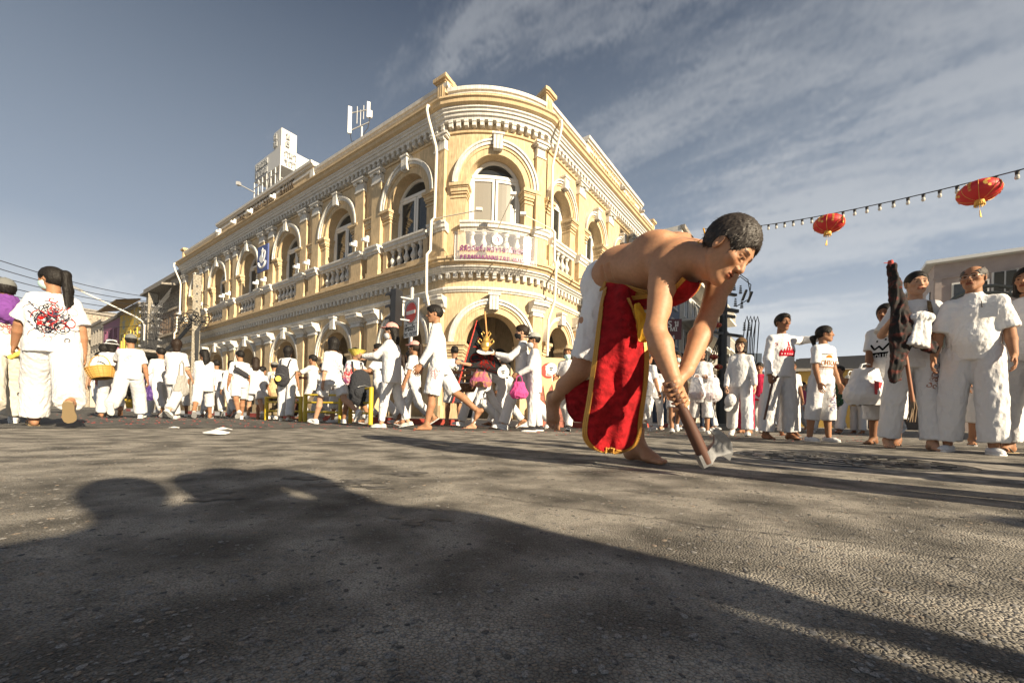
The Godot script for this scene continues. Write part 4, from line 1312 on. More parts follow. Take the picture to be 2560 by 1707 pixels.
	mm.transform_format = MultiMesh.TRANSFORM_3D
	var lf := MB.new(); lf.tri(Vector3(-0.05, 0, 0), Vector3(0.05, 0, 0), Vector3(0, 0.22, 0.04)); lf.tri(Vector3(0, 0, -0.05), Vector3(0, 0, 0.05), Vector3(0.03, 0.2, 0))
	mm.mesh = lf.mesh()
	mm.instance_count = 500
	var r := RandomNumberGenerator.new(); r.seed = 8
	for i in 500:
		var p := fx * r.randf_range(4.8, 7.6) + DR * r.randf_range(-0.55, -0.05) + Vector3.UP * (8.2 + absf(r.randfn(0, 0.16)))
		mm.set_instance_transform(i, Transform3D(Basis.from_euler(Vector3(r.randf_range(-1, 1), r.randf() * TAU, r.randf_range(-1, 1))), p))
	var mi := MultiMeshInstance3D.new()
	mi.name = "ledge_plants"
	mi.multimesh = mm
	mi.material_override = mat("leaves", lin(0.07, 0.09, 0.03), 0.7)
	pb.add_child(mi)
	mi.set_meta("kind", "stuff")
	# low houses far off between the pink block and the street's end
	for q in [[27.6, -36.0, 4.4, 5.6, lin(0.50, 0.33, 0.08), "small ochre house far off beyond the ochre flag"], [33.0, -42.0, 6.0, 6.6, lin(0.45, 0.36, 0.34), "pale house with a slate roof far off left of the pink block"], [40.0, -52.0, 8.0, 6.8, lin(0.52, 0.50, 0.47), "low white house farthest off at the end of the right street"]]:
		var h := thing("far_house", q[5], "building", Vector3(q[0], 0, q[1]))
		var w := MB.new()
		w.box(Transform3D(Basis(fx, Vector3.UP, -DR), Vector3.UP * q[3] * 0.42), Vector3(q[2], q[3] * 0.84, 5.0))
		part("wall", w.mesh(), mat("far_wall_%d" % int(q[0]), q[4], 0.9), h)
		var ro := MB.new()
		ro.prism([Vector2(-2.8, 0), Vector2(2.8, 0), Vector2(0, q[3] * 0.25)], q[2] + 0.6, Transform3D(Basis(-DR, Vector3.UP, fx), fx * (-q[2] * 0.5 - 0.3) + Vector3.UP * q[3] * 0.84))
		part("roof", ro.mesh(), M.concrete, h)
		for j in 3:
			var wi := MB.new()
			wi.box(Transform3D(Basis(fx, Vector3.UP, -DR), fx * (-q[2] * 0.3 + j * q[2] * 0.3) - DR * 2.5 + Vector3.UP * q[3] * 0.55), Vector3(0.8, 1.0, 0.08))
			part("window", wi.mesh(), M.window_glass, h)
	# the row across the street, outside the picture, that shades part of the right front
	for q in [[1.6, 7.0, 13.2, "cream corner block across the street outside the picture, lowest of the row"], [3.6, 9.0, 15.2, "middle block of the row across the street outside the picture"], [5.2, 20.0, 17.0, "tallest block of the row across the street outside the picture"]]:
		var at2: Vector3 = CORNER + NR * 18.0 + DR * q[0]
		var ob := thing("street_block", q[3], "building", at2)
		var om := MB.new()
		var dz: float = q[1] - q[0]
		om.box(Transform3D(Basis(DR, Vector3.UP, NR), DR * dz * 0.5 + NR * (4.0 + q[2] * 0.12) + Vector3.UP * q[2] * 0.5), Vector3(dz, q[2], 6.0))
		part("wall", om.mesh(), M.wall_cream, ob)
		for i in 6:
			var ow := MB.new()
			ow.box(Transform3D(Basis(DR, Vector3.UP, NR), DR * (0.8 + (i % 3) * (dz - 1.2) / 3.0) + NR * (1.0 + q[2] * 0.12) + Vector3.UP * (4.8 + (i / 3) * 3.4)), Vector3(1.0, 1.6, 0.1))
			part("window", ow.mesh(), M.window_glass, ob)

# ---------------------------------------------------------------- street furniture
func tangle(m: MB, at: Vector3, spread: Vector3, n: int, sd: int, rad := 0.02):
	var r := RandomNumberGenerator.new(); r.seed = sd
	for i in n:
		var p := at + Vector3(r.randfn(0, 1) * spread.x, r.randfn(0, 1) * spread.y, r.randfn(0, 1) * spread.z)
		var R := r.randf_range(0.15, 0.5) * spread.length()
		var a := r.randf() * TAU
		var pts := []
		for j in 10:
			var t := a + j * r.randf_range(0.45, 0.75)
			pts.append(p + Vector3(cos(t) * R, sin(t) * R * 0.9, sin(t * 0.7) * R * 0.4))
		m.tube(pts, rad, 4)

func build_street_furniture():
	# no entry sign with a traffic light on one pole
	var P := Vector3(-2.38, 0, -9.55)
	var sg := thing("no_entry_sign", "white board with a red no entry disc and Thai lettering on a steel pole", "sign", P)
	var pl := MB.new(); pl.tube([Vector3(0, 0.1, 0), Vector3(0, 3.14, 0)], 0.045, 10)
	part("pole", pl.mesh(), M.galvanised, sg)
	var ang := deg_to_rad(-44)
	var bt := Transform3D(Basis(Vector3.UP, ang), Vector3(0.02, 2.42, 0.06))
	var bd := MB.new()
	var rr := []
	for q in [[0.29, 0.43, 0.0], [-0.29, 0.43, PI / 2], [-0.29, -0.43, PI], [0.29, -0.43, PI * 1.5]]:
		for j in 4:
			var a: float = q[2] + j * PI / 6.0
			rr.append(Vector2(q[0] - signf(q[0]) * 0.03 + cos(a) * 0.03, q[1] - signf(q[1]) * 0.03 + sin(a) * 0.03))
	bd.prism(rr, 0.02, bt)
	part("board", bd.mesh(), M.sign_white, sg)
	var ds := MB.new(); ds.tube([bt * Vector3(0, 0.13, 0.018), bt * Vector3(0, 0.13, 0.024)], 0.225, 32)
	part("disc", ds.mesh(), M.sign_red, sg)
	var rg := MB.new()
	var ring := []
	for i in 33: ring.append(bt * Vector3(cos(TAU * i / 32) * 0.248, 0.13 + sin(TAU * i / 32) * 0.248, 0.022))
	rg.tube(ring, 0.006, 5, false)
	for L in [[-0.265, -0.13, 0.265, -0.13], [0.265, -0.13, 0.265, -0.41], [0.265, -0.41, -0.265, -0.41], [-0.265, -0.41, -0.265, -0.13]]: rg.tube([bt * Vector3(L[0], L[1], 0.021), bt * Vector3(L[2], L[3], 0.021)], 0.005, 5)
	part("outline", rg.mesh(), M.sign_black, sg)
	part("bar", boxmesh(Vector3(0.36, 0.082, 0.008)), M.sign_white, sg, bt * Transform3D(Basis(), Vector3(0, 0.13, 0.028)))
	var tx := MB.new()
	thai(tx, ["ho", "mai", "aa", "mo", "e", "kho", "mai", "aa"], bt * Transform3D(Basis(), Vector3(-0.235, -0.285, 0.021)), 0.128, 0.016, 0.005)
	part("lettering", tx.mesh(), M.sign_black, sg)
	part("lettering", text_mesh("NO ENTRY", 0.076, 0.006), M.sign_black, sg, bt * Transform3D(Basis(), Vector3(0.0, -0.36, 0.023)))
	var tl := thing("traffic_light", "black three lamp traffic light seen from the side next to the no entry board", "traffic light", P + Vector3(-0.30, 2.62, 0.18))
	var lb := MB.new(); lb.box(Transform3D(Basis(Vector3.UP, -0.5), Vector3.ZERO), Vector3(0.16, 0.80, 0.22))
	part("housing", lb.mesh(), M.black_paint, tl)
	for i in 3:
		var vz := MB.new()
		for j in 7:
			var a := PI * j / 6.0
			var a2 := PI * (j + 1) / 6.0
			if j == 6: continue
			var y := 0.27 - i * 0.27
			var x0 := Vector3(-0.08, y, 0)
			vz.quad(x0 + Vector3(0, sin(a) * 0.11, cos(a) * 0.11), x0 + Vector3(0, sin(a2) * 0.11, cos(a2) * 0.11), x0 + Vector3(-0.16, sin(a2) * 0.10 - 0.02, cos(a2) * 0.10), x0 + Vector3(-0.16, sin(a) * 0.10 - 0.02, cos(a) * 0.10))
		part("visor", vz.mesh(), M.black_paint, tl, Transform3D(Basis(Vector3.UP, -0.3), Vector3.ZERO))
		var ln := MB.new(); ln.tube([Vector3(-0.085, 0.27 - i * 0.27, 0), Vector3(-0.10, 0.27 - i * 0.27, 0)], 0.09, 14)
		part("lens", ln.mesh(), M.dark, tl, Transform3D(Basis(Vector3.UP, -0.3), Vector3.ZERO))
	var bk := MB.new(); bk.tube([Vector3(0.05, 0.25, 0), Vector3(0.30, 0.25, -0.18)], 0.025, 6); bk.tube([Vector3(0.05, -0.25, 0), Vector3(0.30, -0.25, -0.18)], 0.025, 6)
	part("bracket", bk.mesh(), M.galvanised, tl)
	# yellow pedestrian railings along the kerb
	var rl := [[-5.7, 9.6, -4.6, 9.0, 0.55, "low yellow pipe railing behind the woman in wide trousers"], [-4.45, 8.9, -3.55, 8.55, 0.60, "low yellow pipe railing behind the bob haired woman"], [-3.4, 8.7, -2.7, 7.9, 0.72, "taller yellow railing end beside the half hidden man"]]
	for q in rl:
		var A := gp(q[0], q[1]); var B := gp(q[2], q[3])
		var rt := thing("yellow_railing", q[5], "railing", A, 0.0, "yellow railings along the kerb")
		for e in [Vector3.ZERO, B - A]:
			var po := MB.new(); po.tube([e, e + Vector3.UP * q[4]], 0.045, 8)
			part("post", po.mesh(), M.rail_yellow, rt)
		for y in [0.22, 0.42, q[4] - 0.02]:
			var ra := MB.new(); ra.tube([Vector3.UP * y, B - A + Vector3.UP * y], 0.022, 8)
			part("rail", ra.mesh(), M.rail_yellow, rt)
	# advertising standee by the right front
	var sd := thing("standee", "terracotta board standee with a round red emblem and a dripping cream edge", "standee", gp(0.72, 8.3), 0.1)
	var bb := MB.new(); bb.box(Transform3D(Basis(), Vector3(0, 0.72, 0)), Vector3(0.78, 1.36, 0.07))
	part("board", bb.mesh(), mat("terracotta", lin(0.34, 0.12, 0.085), 0.8), sd)
	var dr := MB.new()
	var dp := [Vector2(-0.40, 1.42), Vector2(-0.40, 0.95)]
	for i in 13:
		var x := -0.36 + i * 0.06
		dp.append(Vector2(x, [0.90, 0.78, 0.92, 0.70, 0.88, 0.52, 0.80, 0.90, 0.62, 0.86, 0.74, 0.90, 0.84][i]))
	dp.append(Vector2(0.40, 0.95)); dp.append(Vector2(0.40, 1.42))
	dr.prism(dp, 0.012, Transform3D(Basis(), Vector3(0, 0, 0.036)))
	part("dripping_edge", dr.mesh(), mat("cheese_cream", lin(0.66, 0.48, 0.25), 0.5), sd)
	var em := MB.new(); em.tube([Vector3(-0.02, 1.16, 0.048), Vector3(-0.02, 1.16, 0.056)], 0.155, 24)
	part("emblem", em.mesh(), M.sign_red, sd)
	var hz := MB.new()
	for L in [[-0.07, 0.08, 0.07, 0.08], [0.0, 0.11, 0.0, 0.0], [-0.06, 0.03, 0.06, 0.03], [-0.05, -0.02, 0.05, -0.02], [-0.05, -0.02, -0.05, -0.10], [0.05, -0.02, 0.05, -0.10], [-0.05, -0.10, 0.05, -0.10], [-0.05, -0.06, 0.05, -0.06]]:
		hz.tube([Vector3(L[0] - 0.02, L[1] + 1.16, 0.06), Vector3(L[2] - 0.02, L[3] + 1.16, 0.06)], 0.008, 4)
	part("emblem_mark", hz.mesh(), M.sign_white, sd)
	for i in 5:
		var gr := MB.new(); gr.box(Transform3D(Basis(), Vector3(0, 0.16 + i * 0.13, 0.036)), Vector3(0.76, 0.008, 0.006))
		part("board_line", gr.mesh(), M.wood_dark, sd)
	# utility poles of the left street with their cables
	var p1 := thing("utility_pole", "tall square concrete utility pole in front of the far end of the bank", "utility pole", gp(-16.9, 22.0))
	var a1 := MB.new(); a1.box(Transform3D(Basis(Vector3.UP, 0.6), Vector3(0, 3.65, 0)), Vector3(0.34, 7.3, 0.30))
	part("shaft", a1.mesh(), M.pole_concrete, p1)
	for i in 13:
		var ho := MB.new(); ho.box(Transform3D(Basis(Vector3.UP, 0.6), Vector3(0, 1.9 + i * 0.40, 0)), Vector3(0.09, 0.11, 0.306))
		part("bolt_hole", ho.mesh(), M.dark, p1)
	var cb := MB.new()
	for i in 5: cb.tube([Vector3(0.14 + i * 0.03, 0.2, 0.2), Vector3(0.20 + i * 0.02, 2.5, 0.22), Vector3(0.10 + i * 0.05, 4.3, 0.2), Vector3(0.45, 4.9, 0.1)], 0.025, 5)
	tangle(cb, Vector3(-0.35, 4.75, 0.2), Vector3(0.45, 0.22, 0.2), 26, 4, 0.022)
	tangle(cb, Vector3(0.5, 4.9, 0.2), Vector3(0.2, 0.4, 0.2), 9, 5, 0.02)
	part("cable_bundle", cb.mesh(), M.cable, p1)
	var p2 := thing("utility_pole", "concrete utility pole wrapped in tangled cables left of the grey shophouse", "utility pole", gp(-24.45, 28.0))
	var a2 := MB.new(); a2.box(Transform3D(Basis(Vector3.UP, 0.6), Vector3(0, 3.95, 0)), Vector3(0.50, 7.9, 0.44))
	part("shaft", a2.mesh(), M.pole_concrete, p2)
	var c2 := MB.new()
	for i in 12: c2.tube([Vector3(-0.4 + i * 0.08, 0.3, 0.3), Vector3(-0.35 + i * 0.07, 3.0, 0.35), Vector3(-0.5 + i * 0.1, 5.0, 0.3), Vector3(-0.6 + i * 0.13, 7.3, 0.2)], 0.035, 5)
	tangle(c2, Vector3(0.0, 2.9, 0.5), Vector3(0.8, 0.5, 0.4), 26, 14, 0.03)
	tangle(c2, Vector3(-0.6, 5.6, 0.3), Vector3(0.5, 1.0, 0.4), 10, 15, 0.02)
	tangle(c2, Vector3(0.6, 5.2, 0.3), Vector3(0.2, 1.2, 0.3), 7, 16, 0.02)
	part("cable_bundle", c2.mesh(), M.cable, p2)
	var ci := MB.new()
	for i in 7:
		ci.tube([Vector3(-0.75, 4.3 + i * 0.45, 0.2), Vector3(0.8, 4.3 + i * 0.45, 0.2)], 0.03, 5)
		for j in 4: ci.box(Transform3D(Basis(), Vector3(-0.65 + j * 0.42, 4.36 + i * 0.45, 0.25)), Vector3(0.09, 0.13, 0.09))
	part("cross_arm", ci.mesh(), M.galvanised, p2)
	var ar := thing("street_lamp", "street lamp on a long bent arm reaching left from the tangled pole", "street lamp", gp(-24.75, 28.0, 5.0))
	var am := MB.new(); am.tube([Vector3(0, -0.3, 0.3), Vector3(0, 0.7, 0.3), Vector3(-0.15, 1.0, 0.35), Vector3(-0.5, 1.25, 0.4), Vector3(-3.7, 2.75, 0.9)], 0.055, 8)
	part("arm", am.mesh(), M.trim, ar)
	var lh := MB.new(); lh.box(Transform3D(Basis(Vector3.BACK, -0.42), Vector3(-4.0, 2.92, 0.95)), Vector3(0.8, 0.13, 0.28))
	part("lamp_head", lh.mesh(), M.galvanised, ar)
	# wires over the left street
	var wires := [[-24.6, 28.0, 7.7, -22.0, 17.0, 6.35, 0.25], [-24.6, 28.0, 7.4, -22.2, 17.0, 6.05, 0.28], [-24.6, 28.0, 7.1, -22.4, 17.0, 5.75, 0.28], [-24.6, 28.0, 6.8, -22.6, 17.0, 5.45, 0.3], [-24.6, 28.0, 6.4, -22.8, 17.0, 5.15, 0.3], [-24.5, 28.0, 5.9, -34.0, 30.0, 6.3, 0.35]]
	for i in wires.size():
		var q: Array = wires[i]
		var w := MB.new(); w.tube(bezier(gp(q[0], q[1], q[2]), gp(q[3], q[4], q[5]), q[6], 14), 0.018, 5)
		tag(part("overhead_wire", w.mesh(), M.cable, self), ["topmost overhead wire crossing the sky at the left", "second overhead wire from the top at the left", "third overhead wire from the top at the left", "fourth overhead wire from the top at the left", "fifth and lowest of the parallel wires at the left", "single wire crossing behind the street lamp arm"][i], "wire", "overhead wires of the left street")
	var bun := MB.new()
	for i in 7: bun.tube(bezier(gp(-24.2, 27.8, 3.6 + 0.05 * i), gp(-17.1, 21.9, 4.55 + 0.05 * i), 0.25 + 0.02 * i, 12), 0.03, 5)
	tag(part("cable_run", bun.mesh(), M.cable, self), "thick run of black cables strung between the two concrete poles", "cable")
	# black lamp pole with transformers in the right street
	var p3 := thing("power_pole", "black power pole with cross arms and insulators in the right street", "utility pole", gp(13.1, 26.0))
	var s3 := MB.new(); s3.tube([Vector3.ZERO, Vector3(0, 1.2, 0), Vector3(0.02, 6.0, 0), Vector3(0.05, 8.9, 0)], [0.36, 0.30, 0.24, 0.17], 12)
	part("shaft", s3.mesh(), M.black_paint, p3)
	for q in [[7.3, 1.1, 0.20], [6.9, 0.8, 0.16], [5.75, 1.5, 0.16], [8.3, 0.9, 0.14]]:
		var x := MB.new(); x.box(Transform3D(Basis(Vector3.UP, 0.4), Vector3(0.1, q[0], 0.05)), Vector3(q[1] * 2.0, q[2], 0.2))
		part("cross_arm", x.mesh(), M.black_paint, p3)
	var ins := MB.new()
	for q in [[-0.9, 7.4], [-0.4, 7.4], [0.7, 7.5], [1.1, 7.4], [-0.8, 5.9], [0.6, 8.5], [1.0, 8.3], [1.3, 6.0], [1.6, 6.0]]:
		for j in 5: ins.tube([Vector3(q[0], q[1] + j * 0.11, 0.1), Vector3(q[0], q[1] + j * 0.11 + 0.05, 0.1)], 0.10 - 0.01 * j, 8)
	part("insulator", ins.mesh(), M.black_paint, p3)
	var pc := MB.new()
	pc.tube([Vector3(0.2, 8.6, 0), Vector3(1.0, 9.4, 0), Vector3(1.7, 8.9, 0), Vector3(1.6, 8.0, 0), Vector3(0.8, 7.5, 0)], 0.03, 5)
	pc.tube([Vector3(0.3, 8.8, 0), Vector3(0.9, 9.6, 0), Vector3(1.5, 9.2, 0), Vector3(1.7, 8.2, 0)], 0.03, 5)
	for i in 4: pc.tube([Vector3(1.2 + i * 0.2, 3.5, 0.1), Vector3(1.25 + i * 0.2, 5.5, 0.1), Vector3(1.35 + i * 0.22, 6.6, 0.1), Vector3(1.45 + i * 0.22, 6.9, 0.1), Vector3(1.55 + i * 0.22, 6.5, 0.1), Vector3(1.5 + i * 0.2, 4.0, 0.1)], 0.03, 5)
	for i in 3: pc.tube([Vector3(-0.2, 5.7, 0.1), Vector3(-0.5 - i * 0.2, 4.0, 0.1), Vector3(-1.4 - i * 0.2, 3.2 + i * 0.15, 0.1), Vector3(-2.8, 3.4 + i * 0.2, 0.2), Vector3(-3.8, 4.0, 0.3)], 0.035, 5)
	pc.tube([Vector3(-0.9, 7.3, 0.1), Vector3(-1.3, 5.6, 0.1), Vector3(-1.6, 4.2, 0.1), Vector3(-2.6, 3.3, 0.1)], 0.035, 5)
	for e in [0.0, 0.35]:
		pc.box(Transform3D(Basis(Vector3.BACK, -0.35), Vector3(1.25 + e, 8.2 - e * 0.3, 0.1)), Vector3(0.12, 0.7, 0.12))
	part("cable", pc.mesh(), M.cable, p3)
	# lanterns and lights
	var lantern := lantern_proto()
	var spots := [[4.90, 6.5, 3.375, 0.82, "red paper lantern left of the pair hanging on the bulb string in the sky"], [5.35, 4.8, 2.965, 0.74, "larger looking red paper lantern on the right of the bulb string"], [4.55, 15.6, 6.55, 0.9, "red lantern half hidden behind the bent man's back"], [10.6, 22.0, 5.8, 0.85, "upper small red lantern left of the black power pole"], [11.3, 23.0, 5.6, 0.85, "small red lantern touching the black power pole"], [10.4, 21.5, 3.6, 0.85, "lower small red lantern left of the black power pole"], [10.9, 22.0, 3.15, 0.85, "lowest small red lantern beside the foot of the power pole"]]
	for i in spots.size():
		var q: Array = spots[i]
		var o: Node3D = lantern if i == 0 else lantern.duplicate()
		if i > 0:
			o.name = numbered("paper_lantern")
			add_child(o)
		o.position = gp(q[0], q[1], q[2])
		o.scale = Vector3.ONE * q[3]
		o.rotation = Vector3(-0.05, 0.7 * i, [-0.14, -0.16, 0.0, 0.1, 0.0, 0.05, 0.0][i])
		tag(o, q[4], "lantern", "red paper lanterns over the street")
	bulb_string("string of clear bulbs running across the sky above the two red lanterns", Vector3(4.62, 4.0, -7.95), Vector3(5.50, 3.045, -4.46), 21, 0.06, true)
	bulb_string("string of bulbs from the bank corner towards the red lantern behind the man", F(LA + 1.0, 5.0, 1.1), Vector3(5.6, 7.4, -17.0), 12, 0.10, false)
	# lamps with hanging bells along the right street, and a steel arch
	for q in [[24.6, 28.5, 4.4, 1.6, "white bell shaped street lamp on a curved arm, left of the boy's flag"], [25.5, 31.5, 3.9, 1.5, "grey bell shaped street lamp on a curved arm beyond the ochre flag"]]:
		var L := thing("bell_lamp", q[4], "street lamp", gp(q[0] + q[3], q[1]))
		var po := MB.new(); po.tube([Vector3.ZERO, Vector3(0, q[2] + 0.3, 0), Vector3(-0.2, q[2] + 0.42, 0), Vector3(-q[3] + 0.1, q[2] + 0.45, 0), Vector3(-q[3], q[2] + 0.3, 0)], 0.05, 8)
		part("post", po.mesh(), M.galvanised, L)
		var be := MB.new(); be.lathe([Vector2(0.34, -0.42), Vector2(0.30, -0.36), Vector2(0.20, -0.34), Vector2(0.19, 0.0), Vector2(0.22, 0.04), Vector2(0.06, 0.14), Vector2(0.0, 0.3)], 16, Transform3D(Basis(), Vector3(-q[3], q[2], 0)))
		part("bell", be.mesh(), M.pvc if q[2] > 4.0 else M.galvanised, L)
	var ar2 := thing("steel_arch", "curved double tube of a grey steel arch behind the elderly man", "arch", gp(10.2, 8.3))
	var tb := MB.new()
	for e in [0.0, 0.14]:
		var pts := []
		for i in 13:
			var a := PI * i / 12.0
			pts.append(Vector3(-0.55 + cos(a) * (1.15 - e), 2.25 + sin(a) * (0.85 - e), 0))
		tb.tube([Vector3(0.6 - e, 0, 0)] + pts + [Vector3(-1.7 + e, 0, 0)], 0.035, 8)
	for i in 6:
		var a := PI * (i + 0.5) / 6.0
		tb.tube([Vector3(-0.55 + cos(a) * 1.15, 2.25 + sin(a) * 0.85, 0), Vector3(-0.55 + cos(a) * 1.01, 2.25 + sin(a) * 0.71, 0)], 0.02, 6)
	part("tube", tb.mesh(), mat("arch_steel", lin(0.13, 0.14, 0.13), 0.5, 0.4), ar2)

func lantern_proto() -> Node3D:
	var o := thing("paper_lantern", "red paper lantern", "lantern")
	var red := mat("lantern_red", lin(0.52, 0.018, 0.022), 0.55)
	red.backlight_enabled = true
	red.backlight = Color(0.5, 0.05, 0.05)
	var pr := []
	for i in 17:
		var a := -PI * 0.5 + PI * i / 16.0
		pr.append(Vector2(maxf(0.045, cos(a) * 0.25), sin(a) * 0.155))
	var b := MB.new(); b.lathe(pr, 32)
	part("shell", b.mesh(), red, o)
	var gold := mat("lantern_gold", lin(0.66, 0.40, 0.09), 0.45, 0.3)
	var rb := MB.new()
	for i in 8:
		var a := TAU * i / 8.0
		var pts := []
		for j in 13:
			var t := -PI * 0.5 + PI * j / 12.0
			var R := maxf(0.045, cos(t) * 0.252)
			pts.append(Vector3(cos(a) * R, sin(t) * 0.157, sin(a) * R))
		rb.tube(pts, 0.0032, 4)
	part("rib", rb.mesh(), gold, o)
	var cp := MB.new()
	cp.lathe([Vector2(0.0, 0.150), Vector2(0.06, 0.150), Vector2(0.06, 0.172), Vector2(0.0, 0.172)], 16)
	part("cap", cp.mesh(), gold, o)
	cp = MB.new()
	cp.lathe([Vector2(0.0, -0.20), Vector2(0.062, -0.20), Vector2(0.055, -0.150), Vector2(0.0, -0.150)], 16)
	part("cap", cp.mesh(), gold, o)
	var fr := MB.new()
	for i in 18:
		var a := TAU * i / 18
		fr.tube([Vector3(cos(a) * 0.055, -0.20, sin(a) * 0.055), Vector3(cos(a) * 0.060, -0.235, sin(a) * 0.060)], 0.007, 4)
	part("fringe", fr.mesh(), gold, o)
	var ts := MB.new()
	ts.tube([Vector3(0, -0.2, 0), Vector3(0.0, -0.33, 0)], 0.0018, 4)
	for i in 4: ts.tube([Vector3(0, -0.32, 0), Vector3(-0.012 + i * 0.008, -0.43, 0.004 * i)], 0.006, 4)
	part("tassel", ts.mesh(), gold, o)
	# gold patches between the ribs: figures and columns of characters
	var ch := MB.new()
	for i in 8:
		var a := TAU * (i + 0.5) / 8.0
		for j in (4 if i % 2 == 0 else 9):
			var t := (0.45 - j * 0.26) if i % 2 == 0 else (sin(j * 2.3) * 0.32)
			var da := 0.0 if i % 2 == 0 else cos(j * 1.7) * 0.13
			var R := cos(t) * 0.252
			var n := Vector3(cos(a + da), sin(t) * 0.8, sin(a + da)).normalized()
			var p := Vector3(cos(a + da) * R, sin(t) * 0.157, sin(a + da) * R)
			var tg := Vector3.UP.cross(n).normalized()
			if i % 2 == 0:
				for q in 3: ch.box(Transform3D(Basis(tg, n.cross(tg), n), p + n.cross(tg) * (q - 1) * 0.011), Vector3(0.034, 0.005, 0.004))
				ch.box(Transform3D(Basis(tg, n.cross(tg), n), p), Vector3(0.005, 0.032, 0.004))
			else:
				ch.box(Transform3D(Basis(tg, n.cross(tg), n) * Basis(Vector3.BACK, j * 0.8), p), Vector3(0.035, 0.024, 0.004))
	part("gold_print", ch.mesh(), gold, o)
	var hk := MB.new()
	hk.tube([Vector3(0, 0.17, 0), Vector3(0.0, 0.21, 0)], 0.003, 5)
	part("hook", hk.mesh(), M.cable, o)
	return o

func bulb_string(label: String, A: Vector3, B: Vector3, n: int, sag: float, on: bool):
	var t := thing("bulb_string", label, "string lights", A)
	var d := B - A
	var ext := A - d * (0.35 if on else 0.0)
	var fin := B + d * (0.40 if on else 0.0)
	var w := MB.new()
	var pts := bezier(Vector3.ZERO, d, sag, 24)
	if on:
		pts.push_front(ext - A + Vector3.UP * 0.12)
		pts.append(fin - A + Vector3.UP * 0.10)
	w.tube(pts, 0.0065 if on else 0.014, 6)
	part("wire", w.mesh(), M.cable, t)
	var sock := MB.new(); sock.lathe([Vector2(0.0, -0.045), Vector2(0.017, -0.045), Vector2(0.020, -0.01), Vector2(0.012, 0.004), Vector2(0.0, 0.004)], 10)
	var sm := sock.mesh()
	var bl := MB.new(); bl.lathe([Vector2(0.0, -0.098), Vector2(0.014, -0.094), Vector2(0.022, -0.078), Vector2(0.019, -0.060), Vector2(0.013, -0.045)], 10)
	var bm := bl.mesh()
	var glass := M.get("bulb_glass", null)
	if glass == null:
		glass = mat("bulb_glass", lin(0.55, 0.54, 0.50), 0.15)
	for i in n:
		var u := (i + 0.5) / n
		var p := d * u - Vector3.UP * sag * 4.0 * u * (1.0 - u)
		var k := 1.0 if on else 2.0
		var s := part("socket", sm, M.cable, t, Transform3D(Basis().scaled(Vector3.ONE * k), p))
		part("bulb", bm, glass, s)

